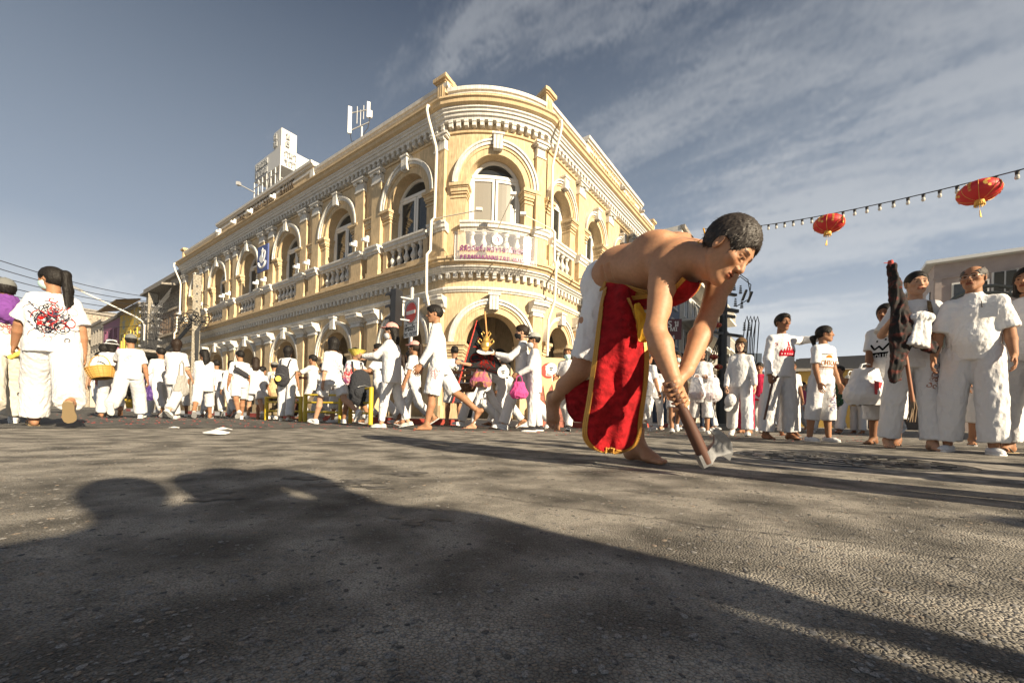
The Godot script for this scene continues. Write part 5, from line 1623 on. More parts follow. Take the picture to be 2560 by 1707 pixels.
# ---------------------------------------------------------------- smooth solids: a distance field on a grid, meshed as surface nets
class Field:
	var lo: Vector3
	var cell: float
	var nx: int
	var ny: int
	var nz: int
	var g := PackedFloat32Array()
	var r0 := PackedInt32Array()
	var r1 := PackedInt32Array()
	func _init(l: Vector3, h: Vector3, c: float):
		lo = l
		cell = c
		nx = int(ceil((h.x - l.x) / c)) + 2
		ny = int(ceil((h.y - l.y) / c)) + 2
		nz = int(ceil((h.z - l.z) / c)) + 2
		g.resize(nx * ny * nz)
		g.fill(1000.0)
		r0.resize(ny * nz); r0.fill(1000000)
		r1.resize(ny * nz); r1.fill(-1)
	# a tapered capsule; ax, sq: flattened along ax; flat: 1 cuts the b end square, 2 both ends; cut: taken away instead of added
	func cone(a: Vector3, b: Vector3, ra: float, rb: float, k := 0.02, ax := Vector3.ZERO, sq := 1.0, flat := 0, cut := false):
		var m := maxf(k, cell * 2.2)
		var r := maxf(ra, rb) + m
		var x0 := maxi(0, int((minf(a.x, b.x) - r - lo.x) / cell)); var x1 := mini(nx - 1, int((maxf(a.x, b.x) + r - lo.x) / cell) + 1)
		var y0 := maxi(0, int((minf(a.y, b.y) - r - lo.y) / cell)); var y1 := mini(ny - 1, int((maxf(a.y, b.y) + r - lo.y) / cell) + 1)
		var z0 := maxi(0, int((minf(a.z, b.z) - r - lo.z) / cell)); var z1 := mini(nz - 1, int((maxf(a.z, b.z) + r - lo.z) / cell) + 1)
		var ba := b - a
		var l2 := ba.length_squared()
		var inv := 1.0 / maxf(l2, 1e-9)
		var ln := sqrt(l2)
		var dr := rb - ra
		var sqz := sq - 1.0
		for z in range(z0, z1 + 1):
			for y in range(y0, y1 + 1):
				var rw := z * ny + y
				var row := rw * nx
				if not cut:
					if x0 < r0[rw]: r0[rw] = x0
					if x1 > r1[rw]: r1[rw] = x1
				for x in range(x0, x1 + 1):
					var p := Vector3(lo.x + x * cell - a.x, lo.y + y * cell - a.y, lo.z + z * cell - a.z)
					var t := p.dot(ba) * inv
					var tc := clampf(t, 0.0, 1.0)
					var e := p - ba * tc
					if flat > 0:
						if t > 1.0 or (flat == 2 and t < 0.0): e = p - ba * t
					if sqz != 0.0: e += ax * (e.dot(ax) * sqz)
					var d := e.length() - (ra + dr * tc)
					if flat > 0:
						d = maxf(d, (t - 1.0) * ln)
						if flat == 2: d = maxf(d, -t * ln)
					var i := row + x
					var o := g[i]
					if cut:
						d = -d
						var q := k - absf(o - d)
						if q > 0.0: g[i] = maxf(o, d) + q * q / (4.0 * k)
						elif d > o: g[i] = d
					else:
						var q := k - absf(o - d)
						if q > 0.0: g[i] = minf(o, d) - q * q / (4.0 * k)
						elif d < o: g[i] = d
	func ell(c: Vector3, rad: Vector3, k := 0.02, cut := false, bs := Basis.IDENTITY):
		var m := maxf(k, cell * 2.2)
		var r := maxf(rad.x, maxf(rad.y, rad.z)) + m
		var ex := r; var ey := r; var ez := r
		if bs == Basis.IDENTITY:
			ex = rad.x + m; ey = rad.y + m; ez = rad.z + m
		var x0 := maxi(0, int((c.x - ex - lo.x) / cell)); var x1 := mini(nx - 1, int((c.x + ex - lo.x) / cell) + 1)
		var y0 := maxi(0, int((c.y - ey - lo.y) / cell)); var y1 := mini(ny - 1, int((c.y + ey - lo.y) / cell) + 1)
		var z0 := maxi(0, int((c.z - ez - lo.z) / cell)); var z1 := mini(nz - 1, int((c.z + ez - lo.z) / cell) + 1)
		var iv := Vector3(1.0 / rad.x, 1.0 / rad.y, 1.0 / rad.z)
		var bt := bs.transposed()
		for z in range(z0, z1 + 1):
			for y in range(y0, y1 + 1):
				var rw := z * ny + y
				var row := rw * nx
				if not cut:
					if x0 < r0[rw]: r0[rw] = x0
					if x1 > r1[rw]: r1[rw] = x1
				for x in range(x0, x1 + 1):
					var p := bt * Vector3(lo.x + x * cell - c.x, lo.y + y * cell - c.y, lo.z + z * cell - c.z)
					var q1 := p * iv
					var k0 := q1.length()
					var k1 := (q1 * iv).length()
					var d := k0 * (k0 - 1.0) / maxf(k1, 1e-6) if k0 > 1e-4 else -minf(rad.x, minf(rad.y, rad.z))
					var i := row + x
					var o := g[i]
					if cut:
						d = -d
						var q := k - absf(o - d)
						if q > 0.0: g[i] = maxf(o, d) + q * q / (4.0 * k)
						elif d > o: g[i] = d
					else:
						var q := k - absf(o - d)
						if q > 0.0: g[i] = minf(o, d) - q * q / (4.0 * k)
						elif d < o: g[i] = d
	func keep(n: Vector3, d: float):           # keeps what lies where n.p < d
		for z in nz:
			for y in ny:
				var row := (z * ny + y) * nx
				var base := n.y * (lo.y + y * cell) + n.z * (lo.z + z * cell) + n.x * lo.x - d
				for x in nx:
					var v := base + n.x * x * cell
					if v > g[row + x]: g[row + x] = v
	# [vertices, normals, indices]
	func net() -> Array:
		var V := PackedVector3Array()
		var N := PackedVector3Array()
		var I := PackedInt32Array()
		var at := PackedInt32Array()
		at.resize(g.size())
		at.fill(-1)
		var sx := 1; var sy := nx; var sz := nx * ny
		var far := cell * 4.0
		for z in nz - 1:
			for y in ny - 1:
				var rw := z * ny + y
				var xa := maxi(0, mini(mini(r0[rw], r0[rw + 1]), mini(r0[rw + ny], r0[rw + ny + 1])) - 1)
				var xb := mini(nx - 2, maxi(maxi(r1[rw], r1[rw + 1]), maxi(r1[rw + ny], r1[rw + ny + 1])))
				var i := rw * nx + xa - 1
				for x in range(xa, xb + 1):
					i += 1
					var v0 := g[i]
					if v0 > far or v0 < -far: continue
					var v1 := g[i + 1]; var v2 := g[i + sy]; var v3 := g[i + sy + 1]
					var v4 := g[i + sz]; var v5 := g[i + sz + 1]; var v6 := g[i + sz + sy]; var v7 := g[i + sz + sy + 1]
					var s0 := v0 < 0.0; var s1 := v1 < 0.0; var s2 := v2 < 0.0; var s3 := v3 < 0.0
					var s4 := v4 < 0.0; var s5 := v5 < 0.0; var s6 := v6 < 0.0; var s7 := v7 < 0.0
					if s0 == s1 and s0 == s2 and s0 == s3 and s0 == s4 and s0 == s5 and s0 == s6 and s0 == s7: continue
					var p := Vector3.ZERO
					var c := 0
					if s0 != s1: p += Vector3(v0 / (v0 - v1), 0, 0); c += 1
					if s2 != s3: p += Vector3(v2 / (v2 - v3), 1, 0); c += 1
					if s4 != s5: p += Vector3(v4 / (v4 - v5), 0, 1); c += 1
					if s6 != s7: p += Vector3(v6 / (v6 - v7), 1, 1); c += 1
					if s0 != s2: p += Vector3(0, v0 / (v0 - v2), 0); c += 1
					if s1 != s3: p += Vector3(1, v1 / (v1 - v3), 0); c += 1
					if s4 != s6: p += Vector3(0, v4 / (v4 - v6), 1); c += 1
					if s5 != s7: p += Vector3(1, v5 / (v5 - v7), 1); c += 1
					if s0 != s4: p += Vector3(0, 0, v0 / (v0 - v4)); c += 1
					if s1 != s5: p += Vector3(1, 0, v1 / (v1 - v5)); c += 1
					if s2 != s6: p += Vector3(0, 1, v2 / (v2 - v6)); c += 1
					if s3 != s7: p += Vector3(1, 1, v3 / (v3 - v7)); c += 1
					p /= c
					at[i] = V.size()
					V.append(lo + (Vector3(x, y, z) + p) * cell)
					N.append(Vector3(v1 + v3 + v5 + v7 - v0 - v2 - v4 - v6, v2 + v3 + v6 + v7 - v0 - v1 - v4 - v5, v4 + v5 + v6 + v7 - v0 - v1 - v2 - v3).normalized())
					var me := at[i]
					if s0 != s1 and y > 0 and z > 0:
						var A := at[i - sy]; var B := at[i - sy - sz]; var C := at[i - sz]
						if A >= 0 and B >= 0 and C >= 0:
							if s0: I.append_array([me, B, A, me, C, B])
							else: I.append_array([me, A, B, me, B, C])
					if s0 != s2 and x > 0 and z > 0:
						var A := at[i - sz]; var B := at[i - sz - 1]; var C := at[i - 1]
						if A >= 0 and B >= 0 and C >= 0:
							if s0: I.append_array([me, B, A, me, C, B])
							else: I.append_array([me, A, B, me, B, C])
					if s0 != s4 and x > 0 and y > 0:
						var A := at[i - 1]; var B := at[i - 1 - sy]; var C := at[i - sy]
						if A >= 0 and B >= 0 and C >= 0:
							if s0: I.append_array([me, B, A, me, C, B])
							else: I.append_array([me, A, B, me, B, C])
		return [V, N, I]

class Flesh:                           # gathers meshed pieces into one mesh
	var V := PackedVector3Array()
	var N := PackedVector3Array()
	var C := PackedColorArray()
	var I := PackedInt32Array()
	var coloured := false
	func add(piece: Array, t := Transform3D(), col := Color.WHITE):
		var b := V.size()
		if t == Transform3D():
			V.append_array(piece[0]); N.append_array(piece[1])
		else:
			V.append_array(t * (piece[0] as PackedVector3Array))
			var nb := t.basis.orthonormalized()
			if t.basis.determinant() < 0.0:
				nb = Basis(t.basis.x.normalized(), t.basis.y.normalized(), t.basis.z.normalized())
			N.append_array(Transform3D(nb, Vector3.ZERO) * (piece[1] as PackedVector3Array))
		if piece.size() > 3:
			C.append_array(piece[3]); coloured = true
		else:
			var cc := PackedColorArray(); cc.resize(piece[0].size()); cc.fill(col)
			C.append_array(cc)
		var flip := t.basis.determinant() < 0.0
		var ix: PackedInt32Array = piece[2]
		var add := PackedInt32Array(); add.resize(ix.size())
		for i in range(0, ix.size(), 3):
			add[i] = ix[i] + b
			add[i + 1] = (ix[i + 2] if flip else ix[i + 1]) + b
			add[i + 2] = (ix[i + 1] if flip else ix[i + 2]) + b
		I.append_array(add)
	func mesh() -> ArrayMesh:
		var m := ArrayMesh.new()
		if I.is_empty(): return m
		var a := []
		a.resize(Mesh.ARRAY_MAX)
		a[Mesh.ARRAY_VERTEX] = V; a[Mesh.ARRAY_NORMAL] = N; a[Mesh.ARRAY_INDEX] = I
		if coloured: a[Mesh.ARRAY_COLOR] = C
		m.add_surface_from_arrays(Mesh.PRIMITIVE_TRIANGLES, a)
		return m

# pushes vertices in and out by noise stretched along one axis, then makes new normals
func wrinkle(p: Array, amp: float, fx: Vector3, off := 0.0) -> Array:
	var V: PackedVector3Array = p[0]
	var N: PackedVector3Array = p[1]
	for i in V.size():
		var v := V[i]
		var q := v * fx
		var n := fold.get_noise_3d(q.x + off, q.y, q.z)
		var n2 := fold.get_noise_3d(q.x * 2.3 + off, q.y * 2.1 + 7.0, q.z * 2.3)
		V[i] = v + N[i] * (amp * (0.55 - 2.1 * absf(n) + 0.55 * n2))
	return renormal([V, N, p[2]] + p.slice(3))

func renormal(p: Array) -> Array:
	var a := []
	a.resize(Mesh.ARRAY_MAX)
	a[Mesh.ARRAY_VERTEX] = p[0]; a[Mesh.ARRAY_NORMAL] = p[1]; a[Mesh.ARRAY_INDEX] = p[2]
	var V: PackedVector3Array = p[0]
	var I: PackedInt32Array = p[2]
	var N := PackedVector3Array(); N.resize(V.size())
	for i in range(0, I.size(), 3):
		var x := I[i]; var y := I[i + 1]; var z := I[i + 2]
		var f := (V[z] - V[x]).cross(V[y] - V[x])
		N[x] += f; N[y] += f; N[z] += f
	for i in N.size(): N[i] = N[i].normalized()
	p[1] = N
	return p

func netmesh(p: Array) -> ArrayMesh:
	var s := Flesh.new()
	s.add(p)
	return s.mesh()

# ---------------------------------------------------------------- people
var K := {}       # heads, hair, hands, feet built once

func head_net(cell: float, kind: String) -> Array:
	var f := Field.new(Vector3(-0.115, -0.135, -0.13), Vector3(0.115, 0.135, 0.145), cell)
	var w := 1.0 if kind != "woman" else 0.95
	if kind == "child": w = 1.02
	f.ell(Vector3(0, 0.028, -0.012), Vector3(0.075 * w, 0.086, 0.094), 0.01)
	f.ell(Vector3(0, -0.022, 0.022), Vector3(0.061 * w, 0.080, 0.068), 0.03)
	f.cone(Vector3(0, -0.070, 0.028), Vector3(0, -0.090, 0.056), 0.040 * w, 0.025, 0.03)
	for e in [-1.0, 1.0]:
		f.cone(Vector3(e * 0.047 * w, -0.052, -0.004), Vector3(e * 0.012, -0.094, 0.058), 0.021, 0.018, 0.025)
		f.ell(Vector3(e * 0.042 * w, -0.016, 0.058), Vector3(0.022, 0.018, 0.020), 0.02)
	f.cone(Vector3(-0.034, 0.020, 0.071), Vector3(0.034, 0.020, 0.071), 0.015, 0.015, 0.02)
	for e in [-1.0, 1.0]:
		f.ell(Vector3(e * 0.031, 0.002, 0.098), Vector3(0.022, 0.014, 0.018), 0.014, true)
		f.ell(Vector3(e * 0.031, 0.002, 0.0735), Vector3(0.0145, 0.0125, 0.0135), 0.003)
		f.cone(Vector3(e * 0.017, 0.0085, 0.0835), Vector3(e * 0.045, 0.0075, 0.0785), 0.0042, 0.0042, 0.003)
		f.cone(Vector3(e * 0.019, -0.0065, 0.0835), Vector3(e * 0.044, -0.0055, 0.0775), 0.0035, 0.0035, 0.004)
	f.cone(Vector3(0, 0.012, 0.082), Vector3(0, -0.027, 0.103), 0.0085, 0.0125, 0.012)
	for e in [-1.0, 1.0]:
		f.ell(Vector3(e * 0.0125, -0.032, 0.093), Vector3(0.0085, 0.0085, 0.011), 0.006)
		f.ell(Vector3(e * 0.0065, -0.041, 0.099), Vector3(0.0035, 0.004, 0.005), 0.003, true)
	f.ell(Vector3(0, -0.060, 0.074), Vector3(0.030, 0.020, 0.016), 0.015)
	f.ell(Vector3(0, -0.0555, 0.0875), Vector3(0.023, 0.0055, 0.008), 0.005)
	f.ell(Vector3(0, -0.0665, 0.086), Vector3(0.020, 0.0065, 0.008), 0.005)
	f.ell(Vector3(0, -0.0605, 0.0955), Vector3(0.024, 0.0018, 0.008), 0.003, true)
	f.ell(Vector3(0, -0.098, 0.068), Vector3(0.019, 0.014, 0.014), 0.014)
	for e in [-1.0, 1.0]:
		f.ell(Vector3(e * 0.077 * w, -0.004, -0.010), Vector3(0.0085, 0.031, 0.019), 0.006, false, Basis(Vector3.UP, e * 0.35))
		f.ell(Vector3(e * 0.087 * w, -0.002, -0.006), Vector3(0.006, 0.020, 0.010), 0.004, true)
	if kind in ["old", "hero"]:
		for e in [-1.0, 1.0]: f.cone(Vector3(e * 0.022, -0.034, 0.090), Vector3(e * 0.034, -0.066, 0.080), 0.0025, 0.002, 0.004, Vector3.ZERO, 1.0, 0, true)
		for y in [0.040, 0.050]: f.cone(Vector3(-0.03, y, 0.094), Vector3(0.03, y, 0.094), 0.0022, 0.0022, 0.003, Vector3.ZERO, 1.0, 0, true)
	if kind != "hero": f.cone(Vector3(0, -0.06, -0.02), Vector3(0, -0.15, -0.03), 0.050, 0.050, 0.02)
	var p := f.net()
	var V: PackedVector3Array = p[0]
	var C := PackedColorArray()
	C.resize(V.size())
	for i in V.size():
		var v := V[i]
		var c := Color(1, 1, 1)
		if v.z > 0.05:
			var ax := absf(v.x)
			if v.y < -0.049 and v.y > -0.074 and ax < 0.024 and v.z > 0.078: c = Color(0.80, 0.52, 0.50)
			if absf(v.y + 0.0605) < 0.0022 and ax < 0.023: c = Color(0.35, 0.2, 0.2)
			var by := 0.0265 - absf(ax - 0.03) * 0.12
			if absf(v.y - by) < 0.0045 and ax > 0.012 and ax < 0.049: c = Color(0.14, 0.11, 0.10)
			var ex := (ax - 0.031) / 0.0135
			var ey := (v.y - 0.0012) / 0.0052
			if ex * ex + ey * ey < 1.0:
				c = Color(1.5, 1.55, 1.6)
				if absf(ax - 0.031) < 0.0058: c = Color(0.05, 0.04, 0.035)
			elif ex * ex * 0.75 + (ey - 0.75) * (ey - 0.75) * 0.7 < 1.0 and v.y > 0.004: c = Color(0.42, 0.36, 0.34)
			if v.y < -0.038 and v.y > -0.045 and ax > 0.003 and ax < 0.011 and v.z > 0.09: c = Color(0.3, 0.2, 0.2)
			if ax > 0.028 and ax < 0.05 and v.y < -0.01 and v.y > -0.04: c = Color(1.03, 0.93, 0.90)
		C[i] = c
	return [p[0], p[1], p[2], C]

func hair_net(style: String, cell: float) -> Array:
	var f := Field.new(Vector3(-0.15, -0.52, -0.24), Vector3(0.15, 0.17, 0.13), cell)
	var thick := 0.0085 if style in ["buzz", "balding"] else 0.014
	if style == "hero": thick = 0.0105
	f.ell(Vector3(0, 0.030, -0.014), Vector3(0.077 + thick, 0.088 + thick, 0.097 + thick), 0.004)
	if style == "short": f.ell(Vector3(0, 0.075, 0.03), Vector3(0.062, 0.046, 0.068), 0.02)
	if style in ["bob", "bun", "long", "tail", "pigtails", "mid"]: f.ell(Vector3(0, 0.01, -0.03), Vector3(0.090, 0.10, 0.092), 0.02)
	if style == "bob":
		f.cone(Vector3(0, 0.0, -0.035), Vector3(0, -0.125, -0.02), 0.095, 0.098, 0.03, Vector3.BACK, 1.1, 1)
	if style == "mid":
		f.cone(Vector3(0, 0.0, -0.04), Vector3(0, -0.11, -0.045), 0.085, 0.065, 0.03, Vector3.BACK, 1.15)
	# face, hairline and ears stay clear
	f.ell(Vector3(0, -0.055, 0.105), Vector3(0.070, 0.118, 0.085), 0.010, true)
	f.ell(Vector3(0, 0.045, 0.125), Vector3(0.055, 0.030, 0.042), 0.010, true)
	if style in ["short", "buzz", "hero", "balding"]:
		f.ell(Vector3(0, -0.115, -0.02), Vector3(0.12, 0.085, 0.12), 0.010, true)
		for e in [-1.0, 1.0]: f.ell(Vector3(e * 0.085, -0.022, 0.012), Vector3(0.035, 0.040, 0.040), 0.006, true)
	if style == "balding":
		f.ell(Vector3(0, 0.125, 0.04), Vector3(0.070, 0.085, 0.105), 0.010, true)
	if style in ["tail", "bun", "long", "pigtails"]:
		f.ell(Vector3(0, -0.13, 0.0), Vector3(0.12, 0.08, 0.12), 0.012, true)
		for e in [-1.0, 1.0]: f.ell(Vector3(e * 0.088, -0.022, 0.016), Vector3(0.032, 0.038, 0.040), 0.006, true)
	if style == "tail":
		f.cone(Vector3(0, 0.065, -0.095), Vector3(0, 0.045, -0.145), 0.028, 0.038, 0.02)
		f.cone(Vector3(0, 0.045, -0.145), Vector3(0, -0.12, -0.155), 0.040, 0.048, 0.02, Vector3.BACK, 1.3)
		f.cone(Vector3(0, -0.12, -0.155), Vector3(0.02, -0.46, -0.155), 0.052, 0.014, 0.02, Vector3.BACK, 1.6)
		f.cone(Vector3(0.01, -0.12, -0.16), Vector3(-0.05, -0.32, -0.15), 0.035, 0.008, 0.02, Vector3.BACK, 1.6)
		f.cone(Vector3(0.0, -0.15, -0.16), Vector3(-0.09, -0.45, -0.15), 0.03, 0.006, 0.02, Vector3.BACK, 1.6)
	if style == "long":
		f.cone(Vector3(0, 0.0, -0.06), Vector3(0, -0.15, -0.09), 0.082, 0.085, 0.03, Vector3.BACK, 1.4)
		f.cone(Vector3(0, -0.15, -0.09), Vector3(0.02, -0.40, -0.10), 0.085, 0.035, 0.03, Vector3.BACK, 2.0)
	if style == "bun":
		f.ell(Vector3(0, 0.085, -0.10), Vector3(0.042, 0.038, 0.040), 0.012)
		f.cone(Vector3(0, 0.0, -0.08), Vector3(0, -0.14, -0.11), 0.07, 0.075, 0.03, Vector3.BACK, 1.4)
		f.cone(Vector3(0, -0.14, -0.11), Vector3(0.03, -0.34, -0.12), 0.075, 0.03, 0.03, Vector3.BACK, 1.8)
	if style == "lowtail":
		f.ell(Vector3(0, -0.13, 0.0), Vector3(0.12, 0.08, 0.12), 0.012, true)
		for e in [-1.0, 1.0]: f.ell(Vector3(e * 0.088, -0.022, 0.016), Vector3(0.032, 0.038, 0.040), 0.006, true)
		f.cone(Vector3(0, -0.03, -0.11), Vector3(0, -0.05, -0.145), 0.025, 0.04, 0.02)
		f.cone(Vector3(0, -0.05, -0.145), Vector3(0.03, -0.16, -0.13), 0.04, 0.02, 0.02)
	if style == "pigtails":
		for e in [-1.0, 1.0]:
			f.ell(Vector3(e * 0.075, 0.065, -0.07), Vector3(0.03, 0.03, 0.03), 0.01)
			f.cone(Vector3(e * 0.08, 0.06, -0.08), Vector3(e * 0.10, -0.08, -0.07), 0.028, 0.016, 0.01)
	var p := f.net()
	return wrinkle(p, 0.0035 if style != "buzz" else 0.001, Vector3(75, 11, 75))

func hand_net(kind: String) -> Array:          # left hand: wrist at the origin, fingers down -y, thumb towards +z, palm towards -x
	var f := Field.new(Vector3(-0.085, -0.20, -0.06), Vector3(0.05, 0.03, 0.085), 0.0042)
	f.cone(Vector3(0, 0.02, 0), Vector3(0, -0.01, 0), 0.027, 0.026, 0.01, Vector3.RIGHT, 1.3)
	f.ell(Vector3(0, -0.050, 0.002), Vector3(0.0145, 0.050, 0.041), 0.012)
	f.ell(Vector3(-0.006, -0.03, 0.024), Vector3(0.016, 0.030, 0.018), 0.012)
	var zs := [0.031, 0.0105, -0.010, -0.0295]
	var ls := [0.068, 0.077, 0.071, 0.056]
	for i in 4:
		var z: float = zs[i]
		var r := 0.0088 - 0.0006 * i
		var k0 := Vector3(0.002, -0.086 + absf(z) * 0.18, z)
		var L: float = ls[i]
		var pts := []
		if kind == "grip":
			pts = [k0, k0 + Vector3(-0.022, -0.024, 0), k0 + Vector3(-0.047, -0.014, 0.0), k0 + Vector3(-0.050, 0.010, 0.0)]
		elif kind == "flat":
			pts = [k0, k0 + Vector3(-0.002, -L * 0.5, z * 0.10), k0 + Vector3(-0.006, -L * 0.8, z * 0.16), k0 + Vector3(-0.010, -L, z * 0.2)]
		else:
			var cu := 1.0 + 0.12 * i
			pts = [k0, k0 + Vector3(-0.007 * cu, -L * 0.48, z * 0.06), k0 + Vector3(-0.020 * cu, -L * 0.76, z * 0.05), k0 + Vector3(-0.033 * cu, -L * 0.92, z * 0.03)]
		for j in 3: f.cone(pts[j], pts[j + 1], r - 0.0008 * j, r - 0.0008 * (j + 1), 0.0035)
	if kind == "grip":
		f.cone(Vector3(-0.008, -0.022, 0.034), Vector3(-0.030, -0.055, 0.050), 0.0125, 0.0105, 0.008)
		f.cone(Vector3(-0.030, -0.055, 0.050), Vector3(-0.052, -0.078, 0.038), 0.0105, 0.0085, 0.004)
	else:
		f.cone(Vector3(-0.006, -0.020, 0.034), Vector3(-0.016, -0.055, 0.056), 0.0125, 0.0105, 0.008)
		f.cone(Vector3(-0.016, -0.055, 0.056), Vector3(-0.024, -0.088, 0.058), 0.0105, 0.0080, 0.004)
	return f.net()

func foot_net() -> Array:          # ankle joint at the origin, sole at y = -0.075, toes towards +z
	var f := Field.new(Vector3(-0.07, -0.085, -0.09), Vector3(0.07, 0.07, 0.20), 0.005)
	f.cone(Vector3(0, 0.07, -0.008), Vector3(0, -0.01, -0.008), 0.036, 0.038, 0.02)
	f.ell(Vector3(0, -0.040, -0.040), Vector3(0.032, 0.036, 0.036), 0.02)
	f.cone(Vector3(0, -0.015, 0.01), Vector3(-0.008, -0.048, 0.095), 0.036, 0.024, 0.03)
	f.ell(Vector3(-0.004, -0.055, 0.09), Vector3(0.046, 0.020, 0.040), 0.02)
	f.ell(Vector3(0.016, -0.055, 0.03), Vector3(0.022, 0.019, 0.06), 0.02)
	for i in 5:
		var x: float = [-0.030, -0.009, 0.008, 0.023, 0.036][i]
		var zl: float = [0.160, 0.163, 0.155, 0.143, 0.128][i]
		var r: float = [0.0125, 0.0092, 0.0088, 0.0085, 0.0080][i]
		f.cone(Vector3(x * 0.95, -0.058, 0.10), Vector3(x, -0.063, zl), r, r, 0.004)
	f.keep(Vector3.DOWN, 0.075)
	for e in [-1.0, 1.0]: f.ell(Vector3(e * 0.034, 0.002, -0.005), Vector3(0.011, 0.014, 0.014), 0.012)
	return f.net()

func shoe_net(kind: String) -> Array:
	var f := Field.new(Vector3(-0.075, -0.085, -0.10), Vector3(0.075, 0.05, 0.20), 0.0055)
	if kind == "sneaker":
		f.ell(Vector3(0, -0.035, -0.04), Vector3(0.040, 0.050, 0.048), 0.02)
		f.cone(Vector3(0, -0.020, 0.0), Vector3(-0.004, -0.050, 0.11), 0.044, 0.034, 0.03)
		f.ell(Vector3(-0.003, -0.052, 0.11), Vector3(0.047, 0.026, 0.065), 0.02)
		f.keep(Vector3.UP, 0.018)
		f.keep(Vector3.DOWN, 0.062)
	else:
		f.ell(Vector3(0, -0.045, -0.04), Vector3(0.038, 0.036, 0.044), 0.02)
		f.ell(Vector3(-0.003, -0.055, 0.09), Vector3(0.045, 0.026, 0.078), 0.03)
		f.cone(Vector3(0, -0.05, -0.02), Vector3(0, -0.052, 0.08), 0.036, 0.036, 0.03)
		f.keep(Vector3.DOWN, 0.068)
	return f.net()

func sole_mesh(y0: float, y1: float, grow := 1.0) -> ArrayMesh:
	var b := MB.new()
	var pts := []
	for q in [[-0.030, -0.082], [0.0, -0.092], [0.030, -0.082], [0.039, -0.04], [0.036, 0.02], [0.047, 0.09], [0.042, 0.135], [0.018, 0.165], [-0.018, 0.177], [-0.040, 0.155], [-0.051, 0.10], [-0.040, 0.02], [-0.039, -0.04]]:
		pts.append(Vector2(q[0] * grow, -q[1] * (1.0 + (grow - 1.0) * 0.5)))
	b.prism(pts, y1 - y0, Transform3D(Basis(Vector3.RIGHT, Vector3.FORWARD, Vector3.UP), Vector3(0, y0, 0)))
	return b.mesh()

func cap_net(kind: String) -> Array:
	var f := Field.new(Vector3(-0.16, -0.03, -0.16), Vector3(0.16, 0.18, 0.23), 0.0055)
	if kind == "bucket":
		f.cone(Vector3(0, 0.03, -0.012), Vector3(0, 0.115, -0.012), 0.103, 0.083, 0.02, Vector3.ZERO, 1.0, 2)
		f.cone(Vector3(0, 0.015, -0.012), Vector3(0, 0.04, -0.012), 0.145, 0.105, 0.01, Vector3.ZERO, 1.0, 2)
	else:
		f.ell(Vector3(0, 0.040, -0.014), Vector3(0.092, 0.094, 0.112), 0.01)
		f.keep(Vector3.DOWN, -0.035)
		f.ell(Vector3(0, 0.040, 0.105), Vector3(0.076, 0.0085, 0.078), 0.004)
		f.ell(Vector3(0, 0.136, -0.014), Vector3(0.009, 0.006, 0.009), 0.003)
	return f.net()

func mask_net() -> Array:
	var f := Field.new(Vector3(-0.09, -0.12, -0.03), Vector3(0.09, 0.03, 0.14), 0.005)
	f.ell(Vector3(0, -0.050, 0.030), Vector3(0.066, 0.066, 0.076), 0.01)
	f.cone(Vector3(0, -0.02, 0.085), Vector3(0, -0.040, 0.095), 0.016, 0.016, 0.03)
	f.keep(Vector3(0, 0.9, 0.1).normalized(), -0.006)
	f.keep(Vector3.FORWARD, -0.005)
	return f.net()

func kit():
	for k in ["man", "woman", "child", "old"]: K["head_" + k] = head_net(0.0036, k)
	for s in ["short", "buzz", "balding", "bob", "mid", "tail", "long", "bun", "lowtail", "pigtails"]: K["hair_" + s] = hair_net(s, 0.007)
	for k in ["relaxed", "grip", "flat"]: K["hand_" + k] = hand_net(k)
	K.foot = foot_net()
	K.shoe_sneaker = netmesh(shoe_net("sneaker"))
	K.shoe_slip = netmesh(shoe_net("slip"))
	K.sole_sneaker = sole_mesh(-0.078, -0.055, 1.04)
	K.sole_slip = sole_mesh(-0.078, -0.066, 0.97)
	K.sole_sandal = sole_mesh(-0.088, -0.074, 1.06)
	var st := MB.new()
	st.tube([Vector3(0.045, -0.072, 0.02), Vector3(0.03, -0.035, 0.06), Vector3(-0.014, -0.045, 0.118), Vector3(-0.016, -0.072, 0.125)], 0.006, 6)
	st.tube([Vector3(-0.044, -0.072, 0.02), Vector3(-0.034, -0.032, 0.06), Vector3(-0.016, -0.045, 0.118)], 0.006, 6)
	K.strap = st.mesh()
	K.cap = netmesh(cap_net("cap"))
	K.bucket = netmesh(cap_net("bucket"))
	K.mask = netmesh(mask_net())

func skin_mat(tone: int) -> StandardMaterial3D:
	var key := "skin_%d" % tone
	if M.has(key): return M[key]
	var c: Color = [lin(0.46, 0.27, 0.175), lin(0.34, 0.175, 0.098), lin(0.235, 0.112, 0.060), lin(0.53, 0.34, 0.24)][tone]
	var m := mat(key, c, 0.62)
	m.vertex_color_use_as_albedo = true
	m.subsurf_scatter_enabled = true
	m.subsurf_scatter_strength = 0.12
	tri_tex(m, T.skin, 2.2, false)
	m.metallic_specular = 0.35
	return m

func hair_mat(i: int) -> StandardMaterial3D:
	var key := "hair_%d" % i
	if M.has(key): return M[key]
	var c: Color = [lin(0.012, 0.010, 0.009), lin(0.024, 0.014, 0.009), lin(0.20, 0.11, 0.06), lin(0.11, 0.10, 0.095)][i]
	var m := mat(key, c, 0.62)
	m.metallic_specular = 0.35
	m.albedo_texture = T.strand
	m.uv1_triplanar = true
	m.uv1_scale = Vector3(9, 1.4, 9)
	return m

func joint_dir(sw: float, out: float, side: float) -> Vector3:
	var a := deg_to_rad(sw)
	var o := deg_to_rad(out)
	return Vector3(side * sin(o), -cos(a) * cos(o), sin(a) * cos(o))

func frame_down(d: Vector3, fwd: Vector3) -> Basis:     # -y along d, z as near to fwd as it can be
	var y := -d.normalized()
	var x := y.cross(fwd).normalized()
	return Basis(x, y, x.cross(y))

